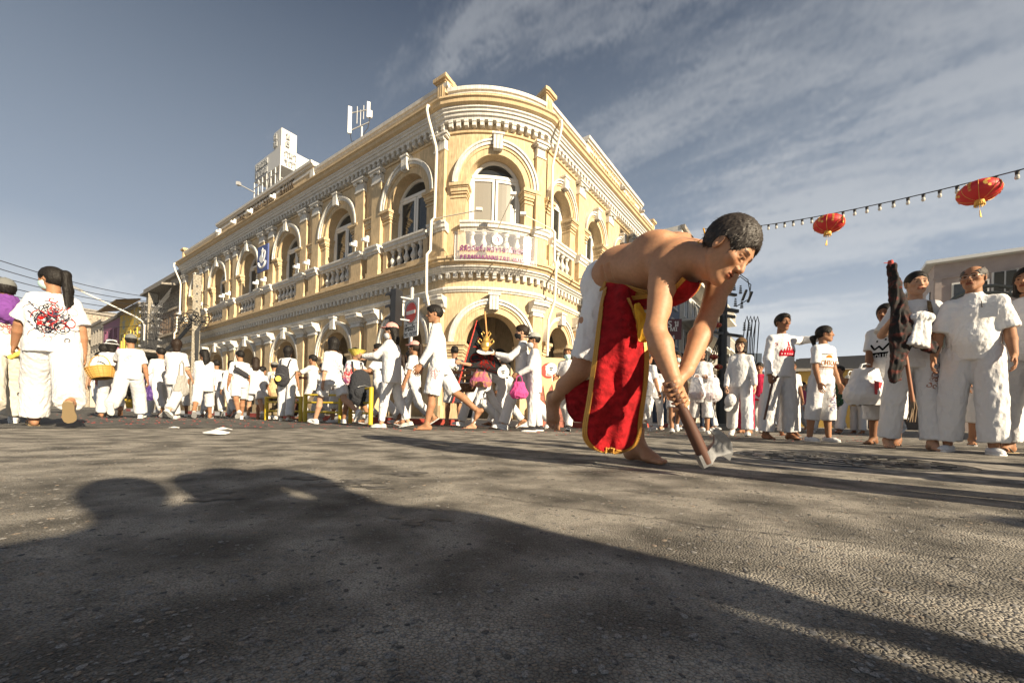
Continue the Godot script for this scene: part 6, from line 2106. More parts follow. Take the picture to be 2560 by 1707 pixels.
# P: x, d, yaw, h, legs [[swing, knee, out, toe pitch], ...] (left, right), arms {L, R: [swing, out, elbow] or {to: Vector3, pole: Vector3}},
# lean, bend (sideways), twist, look [yaw, pitch], girth, hair, haircol, tone, face, top, sleeve, topmat, low, lowmat, feet, feetmat, hands, res
func person(P: Dictionary) -> Dictionary:
	var h: float = P.get("h", 1.66)
	var k := h / 1.70
	var root := thing("person", P.label, "person", gp(P.x, P.d), deg_to_rad(P.get("yaw", 0.0)), P.get("group", ""))
	var J := {}
	var g: float = P.get("girth", 1.0)
	var legs: Array = P.get("legs", [[4, 4, 3, 0], [-4, 4, 3, 0]])
	var rel := []
	var need := -1e9
	for i in 2:
		var sd := 1.0 if i == 0 else -1.0
		var q: Array = legs[i]
		var hip := Vector3(sd * 0.088 * k, 0, 0)
		var kn := hip + joint_dir(q[0], q[2], sd) * 0.43 * k
		var an := kn + joint_dir(q[0] - q[1], q[2] * 0.5, sd) * 0.415 * k
		rel.append([hip, kn, an])
		var pt := deg_to_rad(q[3])
		var ch := (0.078 * cos(pt) + maxf(0.0, sin(pt)) * 0.13 + maxf(0.0, -sin(pt)) * 0.06) * k
		need = maxf(need, ch - an.y)
	if P.has("seat"): need = P.seat
	var pel := Vector3(0, need, 0)
	J.pel = pel
	for i in 2:
		var s := "L" if i == 0 else "R"
		J["hip" + s] = rel[i][0] + pel; J["knee" + s] = rel[i][1] + pel; J["ank" + s] = rel[i][2] + pel
	var ln := deg_to_rad(P.get("lean", 2.0))
	var tb := Basis(Vector3.UP, deg_to_rad(P.get("twist", 0.0))) * Basis(Vector3.RIGHT, ln) * Basis(Vector3.BACK, deg_to_rad(P.get("bend", 0.0)))
	var up := tb.y; var fw := tb.z; var lf := tb.x
	var broad: float = P.get("broad", 1.0 if P.get("face", "man") in ["man", "old"] else 0.90)
	J.waist = pel + up * 0.14 * k
	J.chest = pel + up * 0.33 * k
	J.neck = pel + up * 0.515 * k - fw * 0.01 * k
	J.shL = pel + up * 0.455 * k + lf * 0.150 * k * broad
	J.shR = pel + up * 0.455 * k - lf * 0.150 * k * broad
	var look: Array = P.get("look", [0, 0])
	var hb := Basis(Vector3.UP, deg_to_rad(look[0])) * Basis(Vector3.RIGHT, deg_to_rad(look[1])) * Basis(Vector3.UP, deg_to_rad(P.get("twist", 0.0)))
	J.headc = J.neck + (up * 0.6 + hb.y * 0.4).normalized() * 0.075 * k + hb.y * 0.10 * k + hb.z * 0.022 * k
	var hs: float = k * P.get("headscale", 1.0)
	var arms: Dictionary = P.get("arms", {})
	for s in ["L", "R"]:
		var sd := 1.0 if s == "L" else -1.0
		var q = arms.get(s, [6, 9, 14])
		var sh: Vector3 = J["sh" + s]
		if q is Array:
			var ud := joint_dir(q[0], q[1], sd)
			var el := sh + ud * 0.285 * k
			J["elb" + s] = el
			J["wri" + s] = el + joint_dir(q[0] + q[2], q[1] * 0.4, sd) * 0.25 * k
		else:
			var to: Vector3 = q.to * k
			var d := to - sh
			var L := clampf(d.length(), 0.12 * k, 0.53 * k)
			d = d.normalized()
			var a1 := 0.285 * k; var a2 := 0.25 * k
			var x := (L * L + a1 * a1 - a2 * a2) / (2.0 * L)
			var y := sqrt(maxf(0.0, a1 * a1 - x * x))
			var pole: Vector3 = q.get("pole", Vector3(sd * 0.4, -1, -0.4))
			pole = (pole - d * pole.dot(d)).normalized()
			J["elb" + s] = sh + d * x + pole * y
			J["wri" + s] = sh + d * L
	J.root = root; J.k = k
	var lo := Vector3.ONE * 1e9; var hi := -lo
	for key in ["pel", "hipL", "hipR", "kneeL", "kneeR", "ankL", "ankR", "neck", "shL", "shR", "elbL", "elbR", "wriL", "wriR", "headc"]:
		lo = lo.min(J[key]); hi = hi.max(J[key])
	var pad := Vector3.ONE * 0.24 * k * maxf(g, 1.0)
	var cell: float = P.get("res", 0.017)
	var seedv := float(hash(P.label) % 1000)
	# ---- skin: neck, arms, bare legs, head, hands, bare feet: one mesh
	var sk := Flesh.new()
	var sleeve: String = P.get("sleeve", "short")
	var low: String = P.get("low", "wide")
	var f := Field.new(lo - Vector3.ONE * 0.12 * k, hi + Vector3.ONE * 0.12 * k, minf(cell, 0.014))
	f.cone(J.neck - up * 0.05 * k, J.headc - hb.y * 0.07 * k - hb.z * 0.02 * k, 0.060 * k, 0.052 * k, 0.02)
	if P.get("top", "shirt") == "none":
		f.cone(J.shL, J.shR, 0.050 * k, 0.050 * k, 0.05)
		f.cone(pel + up * 0.05 * k, J.chest, 0.125 * k, 0.140 * k, 0.04, fw, 1.35)
		f.cone(J.chest, pel + up * 0.43 * k, 0.140 * k, 0.09 * k, 0.04, fw, 1.35)
	f.cone(J.neck, pel, 0.03, 0.03, 0.005)
	f.cone(J.shL, J.shR, 0.028, 0.028, 0.005)
	f.cone(J.hipL, J.hipR, 0.028, 0.028, 0.005)
	for s in ["L", "R"]:
		var ga := sqrt(g)
		f.cone(J["sh" + s], J["elb" + s], 0.026, 0.026, 0.005)
		f.cone(J["elb" + s], J["wri" + s], 0.024, 0.022, 0.005)
		f.cone(J["hip" + s], J["knee" + s], 0.026, 0.026, 0.005)
		f.cone(J["knee" + s], J["ank" + s], 0.026, 0.026, 0.005)
		if sleeve == "short":
			f.cone(J["sh" + s].lerp(J["elb" + s], 0.45 if P.get("top", "shirt") != "none" else 0.0), J["elb" + s], 0.043 * k * ga, 0.037 * k * ga, 0.01)
			f.cone(J["elb" + s], J["elb" + s].lerp(J["wri" + s], 0.35), 0.037 * k * ga, 0.038 * k * ga, 0.01)
		f.cone(J["elb" + s].lerp(J["wri" + s], 0.35 if sleeve == "short" else 0.75), J["wri" + s], (0.038 if sleeve == "short" else 0.029) * k * ga, 0.0255 * k, 0.01)
		if low in ["shorts", "capri", "bare"]:
			f.cone(J["hip" + s].lerp(J["knee" + s], 0.35), J["knee" + s], 0.078 * k * ga, 0.054 * k * ga, 0.01)
		var kn: Vector3 = J["knee" + s]; var an: Vector3 = J["ank" + s]
		var back := (an - kn).cross(Vector3.RIGHT).normalized()
		if back.z > 0.0: back = -back
		if low in ["shorts", "capri", "bare"]:
			f.cone(kn, kn.lerp(an, 0.35) + back * 0.018 * k, 0.053 * k * ga, 0.054 * k * ga, 0.02)
			f.cone(kn.lerp(an, 0.35) + back * 0.018 * k, an, 0.054 * k * ga, 0.034 * k, 0.02)
		else:
			f.cone(kn.lerp(an, 0.72), an, 0.042 * k, 0.034 * k, 0.02)
	sk.add(f.net())
	var face: String = P.get("face", "man")
	sk.add(K["head_" + face], Transform3D(hb.scaled_local(Vector3.ONE * hs), J.headc))
	var hands: Dictionary = P.get("hands", {})
	for s in ["L", "R"]:
		var fd: Vector3 = (J["wri" + s] - J["elb" + s]).normalized()
		var hk = hands.get(s, "relaxed")
		var fwd := Vector3(0, 0, 1)
		if hk is Array: fwd = hk[1]; hk = hk[0]
		if absf(fd.dot(fwd)) > 0.95: fwd = Vector3.UP
		var b := frame_down(fd, fwd)
		J["hand" + s] = J["wri" + s] + fd * 0.075 * k
		J["palm" + s] = J["wri" + s] + b * (Vector3((-0.03 if s == "L" else 0.03), -0.085, 0.0) * k)
		var sc := Vector3(k * (1.0 if s == "L" else -1.0), k, k)
		sk.add(K["hand_" + hk], Transform3D(Basis(b.x * sc.x, b.y * sc.y, b.z * sc.z), J["wri" + s]))
	var feet: String = P.get("feet", "bare")
	var fbs := {}
	for i in 2:
		var s := "L" if i == 0 else "R"
		var shin: Vector3 = (J["ank" + s] - J["knee" + s]).normalized()
		var b := Basis(Vector3.UP, deg_to_rad(P.get("toeout", 8.0) * (1.0 if i == 0 else -1.0))) * Basis(Vector3.RIGHT, deg_to_rad(legs[i][3]))
		var sx := k * (1.0 if i == 0 else -1.0)
		var t := Transform3D(Basis(b.x * sx, b.y * k, b.z * k), J["ank" + s])
		fbs[s] = t
		if feet in ["bare", "sandal"]: sk.add(K.foot, t)
	part("body", sk.mesh(), skin_mat(P.get("tone", 1)), root)
	# ---- shoes
	if feet != "bare":
		for s in ["L", "R"]:
			var fm: Material = P.get("feetmat", cloth("cloth_white", lin(0.78, 0.78, 0.78)))
			if feet == "sandal":
				var so := part("sandal", K.sole_sandal, fm, root, fbs[s])
				part("strap", K.strap, M.dark, so)
			else:
				var so := part("shoe", K["shoe_" + feet], fm, root, fbs[s])
				part("sole", K["sole_" + feet], P.get("solemat", M.sign_white), so)
	# ---- hair
	var hair: String = P.get("hair", "short")
	var ht := Transform3D(hb.scaled_local(Vector3.ONE * hs), J.headc)
	J.headt = ht
	if hair != "none":
		var ho := part("hair", hair_of(hair), hair_mat(P.get("haircol", 0)), root, ht)
		if cell < 0.019:
			if not K.has("st_" + hair): K["st_" + hair] = strands(K["hair_" + hair], 900, 0.016, 5)
			part("hair_strands", K["st_" + hair], hair_mat(P.get("haircol", 0)), ho)
	# ---- trousers
	var white := cloth("cloth_white", lin(0.78, 0.78, 0.78))
	var lm: Material = P.get("lowmat", white)
	if low != "bare":
		var t := Field.new(lo - pad, Vector3(hi.x, J.waist.y, hi.z) + pad * 0.9, cell)
		t.cone(pel + up * 0.13 * k, pel - Vector3.UP * 0.06 * k, 0.138 * k * g, 0.152 * k * g, 0.03, fw, 1.30, 2)
		var wv := 0.02
		for s in ["L", "R"]:
			var hp: Vector3 = J["hip" + s]; var kn: Vector3 = J["knee" + s]; var an: Vector3 = J["ank" + s]
			if low == "wide":
				t.cone(hp, kn, 0.104 * k * g, 0.092 * k * g, 0.022)
				t.cone(kn, kn.lerp(an, 0.93), 0.091 * k * g, 0.092 * k * g, 0.025, Vector3.ZERO, 1.0, 1)
			elif low == "straight":
				t.cone(hp, kn, 0.104 * k * g, 0.080 * k * g, 0.03)
				t.cone(kn, kn.lerp(an, 0.97), 0.080 * k * g, 0.070 * k * g, 0.03, Vector3.ZERO, 1.0, 1)
			elif low == "slim":
				t.cone(hp, kn, 0.095 * k * g, 0.062 * k * g, 0.03)
				t.cone(kn, kn.lerp(an, 0.3), 0.062 * k * g, 0.060 * k * g, 0.02)
				t.cone(kn.lerp(an, 0.3), kn.lerp(an, 0.93), 0.060 * k * g, 0.043 * k * g, 0.02, Vector3.ZERO, 1.0, 1)
			elif low == "capri":
				t.cone(hp, kn, 0.108 * k * g, 0.095 * k * g, 0.03)
				t.cone(kn, kn.lerp(an, 0.42), 0.094 * k * g, 0.098 * k * g, 0.03, Vector3.ZERO, 1.0, 1)
			else:
				t.cone(hp, hp.lerp(kn, P.get("shortlen", 0.85)), 0.110 * k * g, 0.110 * k * g, 0.03, Vector3.ZERO, 1.0, 1)
		J.low = wrinkle(t.net(), P.get("folds", 0.0075) * 0.8 * k, Vector3(13, 5.0, 13), seedv)
		part("trousers" if low != "shorts" else "shorts", netmesh(J.low), lm, root)
	# ---- shirt
	var top: String = P.get("top", "shirt")
	if top != "none":
		var t := Field.new(Vector3(lo.x, pel.y - 0.25 * k, lo.z) - pad, hi + pad, cell)
		var hem: float = P.get("hem", 0.10)
		var bodyg: float = g * P.get("loose", 1.0)
		var hb0: Vector3 = pel - up * hem * k
		t.cone(J.chest, hb0, 0.150 * k * bodyg, 0.160 * k * bodyg, 0.04, fw, 1.36, 1)
		t.cone(J.chest, pel + up * 0.42 * k, 0.152 * k * bodyg, 0.100 * k, 0.04, fw, 1.42)
		if P.has("belly"): t.ell(pel + up * 0.13 * k + fw * 0.05 * k, Vector3(0.15, 0.17, 0.13) * k * P.belly, 0.06)
		if P.has("bust"): for e in [-1.0, 1.0]: t.ell(J.chest + up * 0.02 * k + fw * 0.09 * k + lf * e * 0.06 * k, Vector3(0.07, 0.075, 0.055) * k * P.bust, 0.05)
		t.cone(J.shL, J.shR, 0.048 * k, 0.048 * k, 0.04)
		for s in ["L", "R"]: t.cone(J["sh" + s], J.neck - up * 0.015 * k, 0.050 * k, 0.050 * k, 0.03)
		t.cone(pel + up * 0.45 * k, J.neck + up * 0.004 * k, 0.080 * k, 0.066 * k, 0.03, Vector3.ZERO, 1.0, 1)
		if P.get("collar", false): t.cone(J.neck - up * 0.02 * k, J.neck + up * 0.045 * k, 0.066 * k, 0.062 * k, 0.01, Vector3.ZERO, 1.0, 1)
		var sl: float = P.get("sleevew", 1.0)
		for s in ["L", "R"]:
			var sh: Vector3 = J["sh" + s]; var el: Vector3 = J["elb" + s]; var wr: Vector3 = J["wri" + s]
			if sleeve == "short":
				t.cone(sh, sh.lerp(el, P.get("sleevelen", 0.80)), 0.057 * k * sqrt(g), 0.068 * k * sl * sqrt(g), 0.035, Vector3.ZERO, 1.0, 1)
			elif sleeve == "long":
				t.cone(sh, el, 0.057 * k * sqrt(g), 0.053 * k * sl * sqrt(g), 0.03)
				t.cone(el, el.lerp(wr, 0.95), 0.056 * k * sl * sqrt(g), 0.043 * k * sl, 0.02, Vector3.ZERO, 1.0, 1)
		J.top = wrinkle(t.net(), P.get("folds", 0.0075) * 0.5 * k, Vector3(13, 8.0, 13), seedv + 31.0)
		J.topnode = part("shirt", netmesh(J.top), P.get("topmat", white), root)
	# ---- headgear
	if P.get("cap") != null:
		part("cap", K.cap, P.cap, root, ht * Transform3D(Basis(Vector3.UP, deg_to_rad(P.get("capturn", 0.0))), Vector3(0, 0.012, 0)))
	if P.has("bucket"): part("hat", K.bucket, P.bucket, root, ht)
	if P.has("mask"):
		part("mask", K.mask, P.mask, root, ht * Transform3D(Basis(), Vector3(0, P.get("masky", 0.0), 0.004)))
	J.fw = fw; J.up = up; J.lf = lf; J.hb = hb
	return J

func strands(net: Array, n: int, L: float, sd: int) -> ArrayMesh:      # single hairs, so that the outline is not smooth
	var hb := MB.new()
	var r := RandomNumberGenerator.new(); r.seed = sd
	for i in n:
		var q := r.randi() % (net[0] as PackedVector3Array).size()
		var nn: Vector3 = net[1][q]
		var p: Vector3 = net[0][q] + Vector3(r.randf_range(-1, 1), r.randf_range(-1, 1), r.randf_range(-1, 1)) * 0.005 - nn * 0.002
		var d := (nn * 0.5 + Vector3(0, -0.75, 0.1) + Vector3(r.randf_range(-1, 1), r.randf_range(-1, 1), r.randf_range(-1, 1)) * 0.35).normalized() * L * r.randf_range(0.5, 1.2)
		var w := nn.cross(d).normalized() * 0.0014
		hb.tri(p - w, p + w, p + d)
	return hb.mesh()

func hair_of(style: String) -> ArrayMesh:
	if not K.has("hm_" + style): K["hm_" + style] = netmesh(K["hair_" + style])
	return K["hm_" + style]

# a printed patch: the part of a garment's surface inside a rectangle, lifted 2 mm, with the print laid flat on it
func print_on(J: Dictionary, what: String, mid: Vector3, x: Vector3, y: Vector3, w: float, h: float, m: Material, called := "print"):
	var p: Array = J[what]
	var z := x.cross(y)
	var V: PackedVector3Array = p[0]; var N: PackedVector3Array = p[1]; var I: PackedInt32Array = p[2]
	var b := MB.new()
	for i in range(0, I.size(), 3):
		var ok := true
		for j in 3:
			var d := V[I[i + j]] - mid
			if N[I[i + j]].dot(z) < 0.25 or absf(d.dot(x)) > w * 0.5 or absf(d.dot(y)) > h * 0.5 or absf(d.dot(z)) > 0.22: ok = false; break
		if not ok: continue
		for j in 3:
			var q := I[i + j]
			b.v.append(V[q] + N[q] * 0.003)
			b.n.append(N[q])
			var d := V[q] - mid
			b.uv.append(Vector2(d.dot(x) / w + 0.5, 0.5 - d.dot(y) / h))
	if b.v.size() > 0: part(called, b.mesh(), m, J.root)

func print_mat(called: String, im: Image) -> StandardMaterial3D:
	var m := mat(called, Color.WHITE, 0.9)
	m.albedo_texture = ImageTexture.create_from_image(im)
	m.transparency = BaseMaterial3D.TRANSPARENCY_ALPHA_SCISSOR
	m.alpha_scissor_threshold = 0.5
	m.metallic_specular = 0.2
	return m

func draw_text(im: Image, txt: String, x0: float, y0: float, hgt: float, col: Color, bold := true):
	var tm := text_mesh(txt, hgt, 0.001, bold)
	tm.horizontal_alignment = HORIZONTAL_ALIGNMENT_LEFT
	var a := tm.surface_get_arrays(0)
	var V: PackedVector3Array = a[Mesh.ARRAY_VERTEX]
	var I: PackedInt32Array = a[Mesh.ARRAY_INDEX] if a[Mesh.ARRAY_INDEX] != null else PackedInt32Array(range(V.size()))
	var minx := 1e9
	for v in V: minx = minf(minx, v.x)
	for i in range(0, I.size(), 3):
		fill_tri(im, Vector2(V[I[i]].x - minx + x0, y0 - V[I[i]].y), Vector2(V[I[i + 1]].x - minx + x0, y0 - V[I[i + 1]].y), Vector2(V[I[i + 2]].x - minx + x0, y0 - V[I[i + 2]].y), col)

func fill_tri(im: Image, a: Vector2, b: Vector2, c: Vector2, col: Color):
	var ar := (b - a).cross(c - a)
	if absf(ar) < 0.01: return
	for y in range(maxi(0, int(minf(a.y, minf(b.y, c.y)))), mini(im.get_height() - 1, int(maxf(a.y, maxf(b.y, c.y))) + 1) + 1):
		for x in range(maxi(0, int(minf(a.x, minf(b.x, c.x)))), mini(im.get_width() - 1, int(maxf(a.x, maxf(b.x, c.x))) + 1) + 1):
			var p := Vector2(x + 0.5, y + 0.5)
			var u := (b - a).cross(p - a) / ar; var v := (c - b).cross(p - b) / ar; var w := (a - c).cross(p - c) / ar
			if u >= -0.02 and v >= -0.02 and w >= -0.02: im.set_pixel(x, y, col)

func stroke(im: Image, pts: Array, wid: float, col: Color):
	for i in pts.size() - 1:
		var a: Vector2 = pts[i]; var b: Vector2 = pts[i + 1]
		var n := maxi(1, int(a.distance_to(b)))
		for j in n + 1:
			var p := a.lerp(b, float(j) / n)
			im.fill_rect(Rect2i(int(p.x - wid * 0.5), int(p.y - wid * 0.5), maxi(1, int(wid)), maxi(1, int(wid))), col)

func scribble(w: int, h: int, cols: Array, n: int, sd: int, loops := 5) -> Image:     # a line drawing of swirls, as on printed shirts
	var im := Image.create(w, h, false, Image.FORMAT_RGBA8)
	var r := RandomNumberGenerator.new(); r.seed = sd
	for i in n:
		var c := Vector2(w * 0.5 + r.randfn(0, w * 0.16), h * 0.5 + r.randfn(0, h * 0.18))
		var a := r.randf() * TAU
		var rad := r.randf_range(0.05, 0.18) * w
		var pts := []
		for j in 14:
			var t := j / 13.0
			pts.append(c + Vector2(cos(a + t * loops), sin(a + t * loops)) * rad * (1.0 - 0.6 * t))
		stroke(im, pts, r.randf_range(2.0, 5.0), cols[r.randi() % cols.size()])
	return im

# ---------------------------------------------------------------- the bent man with the axe, in the foreground
func cloth_panel(L: Array, R: Array, bulge: Vector3, m: Material, edge: Material, parent: Node, called: String, waves := 2.5, amp := 0.02, rim := 0.011):
	var rows := (L.size() - 1) * 6
	var cols := 26
	var grid := []
	for r in rows + 1:
		var a := smooth_at(L, float(r) / rows); var b := smooth_at(R, float(r) / rows)
		var row := []
		for c in cols + 1:
			var u := float(c) / cols
			var p := a.lerp(b, u)
			var v := float(r) / rows
			p += bulge * (sin(PI * u) * 0.9)
			p += bulge.normalized() * amp * sin(PI * u) * (sin(u * waves * TAU + v * 1.5) * 0.6 * v + 0.9 * fold.get_noise_3d(p.x * 7.0, p.y * 3.2, p.z * 7.0 + 9.0))
			row.append(p)
		grid.append(row)
	var nb := func(r: int, c: int) -> Vector3:
		var dx: Vector3 = grid[r][mini(c + 1, cols)] - grid[r][maxi(c - 1, 0)]
		var dy: Vector3 = grid[mini(r + 1, rows)][c] - grid[maxi(r - 1, 0)][c]
		var n := dx.cross(dy).normalized()
		return n if n.dot(bulge) > 0.0 else -n
	var mb := MB.new()
	for r in rows:
		for c in cols:
			var q := [grid[r][c], grid[r][c + 1], grid[r + 1][c + 1], grid[r + 1][c]]
			var n := [nb.call(r, c), nb.call(r, c + 1), nb.call(r + 1, c + 1), nb.call(r + 1, c)]
			mb.quadn(q[0], q[1], q[2], q[3], n[0], n[1], n[2], n[3])
			mb.quadn(q[0] - n[0] * 0.006, q[1] - n[1] * 0.006, q[2] - n[2] * 0.006, q[3] - n[3] * 0.006, -n[0], -n[1], -n[2], -n[3])
	var o := part(called, mb.mesh(), m, parent)
	# the braid: a row of small stitches along both sides and the foot
	var line := []
	for r in rows + 1: line.append([grid[r][0], nb.call(r, 0)])
	for c in range(1, cols): line.append([grid[rows][c], nb.call(rows, c)])
	for r in range(rows, -1, -1): line.append([grid[r][cols], nb.call(r, cols)])
	var br := MB.new()
	var cen: Vector3 = grid[rows / 2][cols / 2]
	for i in line.size() - 1:
		var a: Vector3 = line[i][0]; var b: Vector3 = line[i + 1][0]
		var n: Vector3 = line[i][1]
		var d := b - a
		var k := maxi(1, int(d.length() / 0.006))
		for j in k:
			var p := a + d * ((j + 0.5) / k)
			var into := (cen - p); into = (into - n * into.dot(n)); into = (into - d.normalized() * into.dot(d.normalized())).normalized()
			for s in 3:
				br.box(Transform3D(Basis((d.normalized() + into * (0.5 if s != 1 else -0.5)).normalized(), into, n).orthonormalized(), p + into * rim * (0.2 + 0.75 * s) + n * 0.003), Vector3(0.0075, rim * 0.62, 0.005))
	part("gold_braid", br.mesh(), edge, o)
	return o

func smooth_at(P: Array, t: float) -> Vector3:
	var x := t * (P.size() - 1)
	var i := mini(int(x), P.size() - 2)
	var f := x - i
	var p0: Vector3 = P[maxi(i - 1, 0)]; var p1: Vector3 = P[i]; var p2: Vector3 = P[i + 1]; var p3: Vector3 = P[mini(i + 2, P.size() - 1)]
	return p1.cubic_interpolate(p2, p0, p3, f)

func build_hero():
	var base := Vector3(0.66, 0, -2.20)
	var root := thing("person", "barefoot bare backed man in a red apron bending low with an axe", "person", base)
	var J := {
		"pel": Vector3(0.478, 0.975, -2.275), "hipL": Vector3(0.560, 0.940, -2.325), "hipR": Vector3(0.430, 0.925, -2.225), "kneeL": Vector3(0.592, 0.495, -2.120), "ankL": Vector3(0.662, 0.086, -2.235),
		"kneeR": Vector3(0.378, 0.493, -2.330), "ankR": Vector3(0.270, 0.334, -2.640), "waist": Vector3(0.546, 0.995, -2.130), "chest": Vector3(0.676, 0.955, -1.930), "neck": Vector3(0.790, 0.905, -1.765),
		"shR": Vector3(0.640, 0.873, -1.770), "shL": Vector3(0.965, 0.925, -1.905), "elbR": Vector3(0.566, 0.585, -1.665), "wriR": Vector3(0.624, 0.368, -1.600), "elbL": Vector3(0.830, 0.645, -1.800), "wriL": Vector3(0.704, 0.428, -1.680), "head": Vector3(0.812, 0.882, -1.590)}
	for k in J: J[k] -= base
	var sp: Vector3 = (J.chest - J.pel).normalized()
	var lf: Vector3 = (J.shL - J.shR); lf = (lf - sp * lf.dot(sp)).normalized()
	var fr := lf.cross(sp).normalized()        # the way the belly faces: down and towards the camera
	if fr.y > 0.0: fr = -fr
	var f := Field.new(Vector3(-0.52, -0.005, -0.56), Vector3(0.42, 1.10, 0.76), 0.0088)
	# trunk
	f.cone(J.pel + sp * 0.06, J.waist, 0.122, 0.128, 0.04, fr, 1.22)
	f.cone(J.waist, J.chest, 0.127, 0.150, 0.05, fr, 1.20)
	f.cone(J.chest, J.chest.lerp(J.neck, 0.60), 0.148, 0.112, 0.05, fr, 1.25)
	f.cone(J.shR.lerp(J.neck, 0.25) - fr * 0.01, J.shL.lerp(J.neck, 0.25) - fr * 0.01, 0.074, 0.074, 0.06)
	for s in ["L", "R"]:
		var e := 1.0 if s == "L" else -1.0
		f.ell(J.chest - fr * 0.088 + lf * e * 0.080 + sp * 0.02, Vector3(0.055, 0.085, 0.036), 0.05, false, Basis(lf, sp, fr))
		f.cone(J["sh" + s], J["sh" + s].lerp(J["elb" + s], 0.30), 0.066, 0.058, 0.03)
		f.cone(J["sh" + s].lerp(J["elb" + s], 0.15), J["elb" + s], 0.054, 0.041, 0.02)
		f.ell(J["sh" + s].lerp(J["elb" + s], 0.55) + fr * 0.012, Vector3(0.040, 0.075, 0.040), 0.02, false, Basis(lf, (J["sh" + s] - J["elb" + s]).normalized(), lf.cross((J["sh" + s] - J["elb" + s]).normalized())).orthonormalized())
		f.cone(J["elb" + s], J["elb" + s].lerp(J["wri" + s], 0.30), 0.041, 0.046, 0.02)
		f.cone(J["elb" + s].lerp(J["wri" + s], 0.30), J["wri" + s], 0.046, 0.029, 0.02)
		f.ell(J["elb" + s] - fr * 0.02, Vector3(0.020, 0.020, 0.020), 0.02)
	# spine groove, shoulder blade edges, ribs
	f.cone(J.waist - fr * 0.112, J.chest.lerp(J.neck, 0.3) - fr * 0.125, 0.010, 0.012, 0.03, Vector3.ZERO, 1.0, 0, true)
	for i in 2:       # folds of skin at the waist
		var c: Vector3 = J.waist + sp * (0.0 + i * 0.045)
		f.cone(c - lf * 0.135 - fr * 0.0, c - lf * 0.11 + fr * 0.09, 0.007, 0.006, 0.022, Vector3.ZERO, 1.0, 0, true)
	# neck with its two cords
	var nape: Vector3 = J.head + Vector3(-0.025, -0.045, -0.035)
	f.cone(J.neck - sp * 0.05, nape, 0.072, 0.055, 0.04)
	f.cone(nape, J.head + Vector3(0.0, 0.0, -0.01), 0.055, 0.05, 0.03)
	for s in ["L", "R"]: f.cone(J["sh" + s].lerp(J.neck, 0.35) - fr * 0.035, nape - fr * 0.02, 0.055, 0.035, 0.05)
	# legs below the cloth
	var back := Vector3(-0.1, 0, -1).normalized()
	f.cone(J.hipL, J.kneeL, 0.072, 0.056, 0.02)
	f.cone(J.kneeL, J.kneeL.lerp(J.ankL, 0.35) + back * 0.02, 0.055, 0.056, 0.03)
	f.cone(J.kneeL.lerp(J.ankL, 0.35) + back * 0.02, J.ankL + Vector3(0, 0.02, 0), 0.056, 0.034, 0.03)
	f.cone(J.hipR.lerp(J.kneeR, 0.4), J.kneeR, 0.060, 0.054, 0.02)
	f.cone(J.hipR, J.pel, 0.03, 0.03, 0.01)
	f.cone(J.hipR, J.kneeR, 0.04, 0.04, 0.01)
	var cr: Vector3 = J.kneeR.lerp(J.ankR, 0.4) + Vector3(-0.02, -0.02, 0.0)
	f.cone(J.kneeR, cr, 0.055, 0.054, 0.03)
	f.cone(cr, J.ankR, 0.054, 0.034, 0.03)
	var sk := Flesh.new()
	sk.add(f.net())
	# head
	var hz := Vector3(0.45, -0.73, 0.51).normalized()
	var hy := Vector3(0.61, 0.67, 0.42); hy = (hy - hz * hy.dot(hz)).normalized()
	var ht := Transform3D(Basis(hy.cross(hz), hy, hz).scaled_local(Vector3.ONE * 1.0), J.head)
	sk.add(head_net(0.0030, "hero"), ht)
	# hands closed round the handle, feet
	var h0 := Vector3(0.610, 0.352, -1.585) - base
	var h1 := Vector3(0.766, 0.070, -1.630) - base
	var hd := (h1 - h0).normalized()
	K.hand_hero = K.hand_grip
	for s in ["L", "R"]:
		var wr: Vector3 = J["wri" + s]
		var along := 0.055 if s == "R" else 0.015
		var target := h0 + hd * along
		var d := (target - wr); d = (d - hd * d.dot(hd) * 0.75)
		if s == "R": d += Vector3(0.03, -0.02, 0.03)
		d = (d - hd * d.dot(hd)).normalized()
		var b := Basis(-d.cross(hd).normalized() * -1.0, -d, hd)
		b = Basis(b.y.cross(b.z).normalized(), b.y, b.z)
		# the fist lies on the handle: its hollow (palm side) centred on the shaft
		var e := 1.0 if s == "L" else -1.0
		var hollow := Vector3(-0.029, -0.092, 0.0)
		var bb := Basis(b.x * e * 1.06, b.y * 1.06, b.z * 1.06)
		var o := target - bb * hollow
		sk.add(K.hand_hero, Transform3D(bb, o))
		var wf := Field.new(o.min(wr) - Vector3.ONE * 0.07, o.max(wr) + Vector3.ONE * 0.07, 0.007)
		wf.cone(wr.lerp(J["elb" + s], 0.12), wr, 0.0285, 0.027, 0.01)
		wf.cone(wr, o + bb * Vector3(0, -0.015, 0), 0.027, 0.026, 0.02)
		wf.ell(o + bb * Vector3(0, -0.03, 0), Vector3(0.024, 0.034, 0.030), 0.02)
		sk.add(wf.net())
	var ff := Basis(Vector3.UP, deg_to_rad(30))
	sk.add(K.foot, Transform3D(Basis(ff.x, ff.y, ff.z).scaled_local(Vector3.ONE * 1.16), J.ankL + Vector3(0.012, 0.003, 0.02)))
	var fz := Vector3(0.10, -0.90, 0.30).normalized()
	var fy: Vector3 = (J.kneeR - J.ankR).normalized(); fy = (fy - fz * fy.dot(fz)).normalized()
	sk.add(K.foot, Transform3D(Basis(-fy.cross(fz) * 1.06, fy * 1.06, fz * 1.06), J.ankR))
	var tan_skin := mat("skin_hero", lin(0.45, 0.23, 0.125), 0.55)
	tan_skin.vertex_color_use_as_albedo = true
	tan_skin.subsurf_scatter_enabled = true
	tan_skin.subsurf_scatter_strength = 0.1
	tri_tex(tan_skin, T.skin, 2.0, false)
	tan_skin.heightmap_enabled = true
	tan_skin.heightmap_texture = T.fine
	tan_skin.heightmap_scale = 0.025
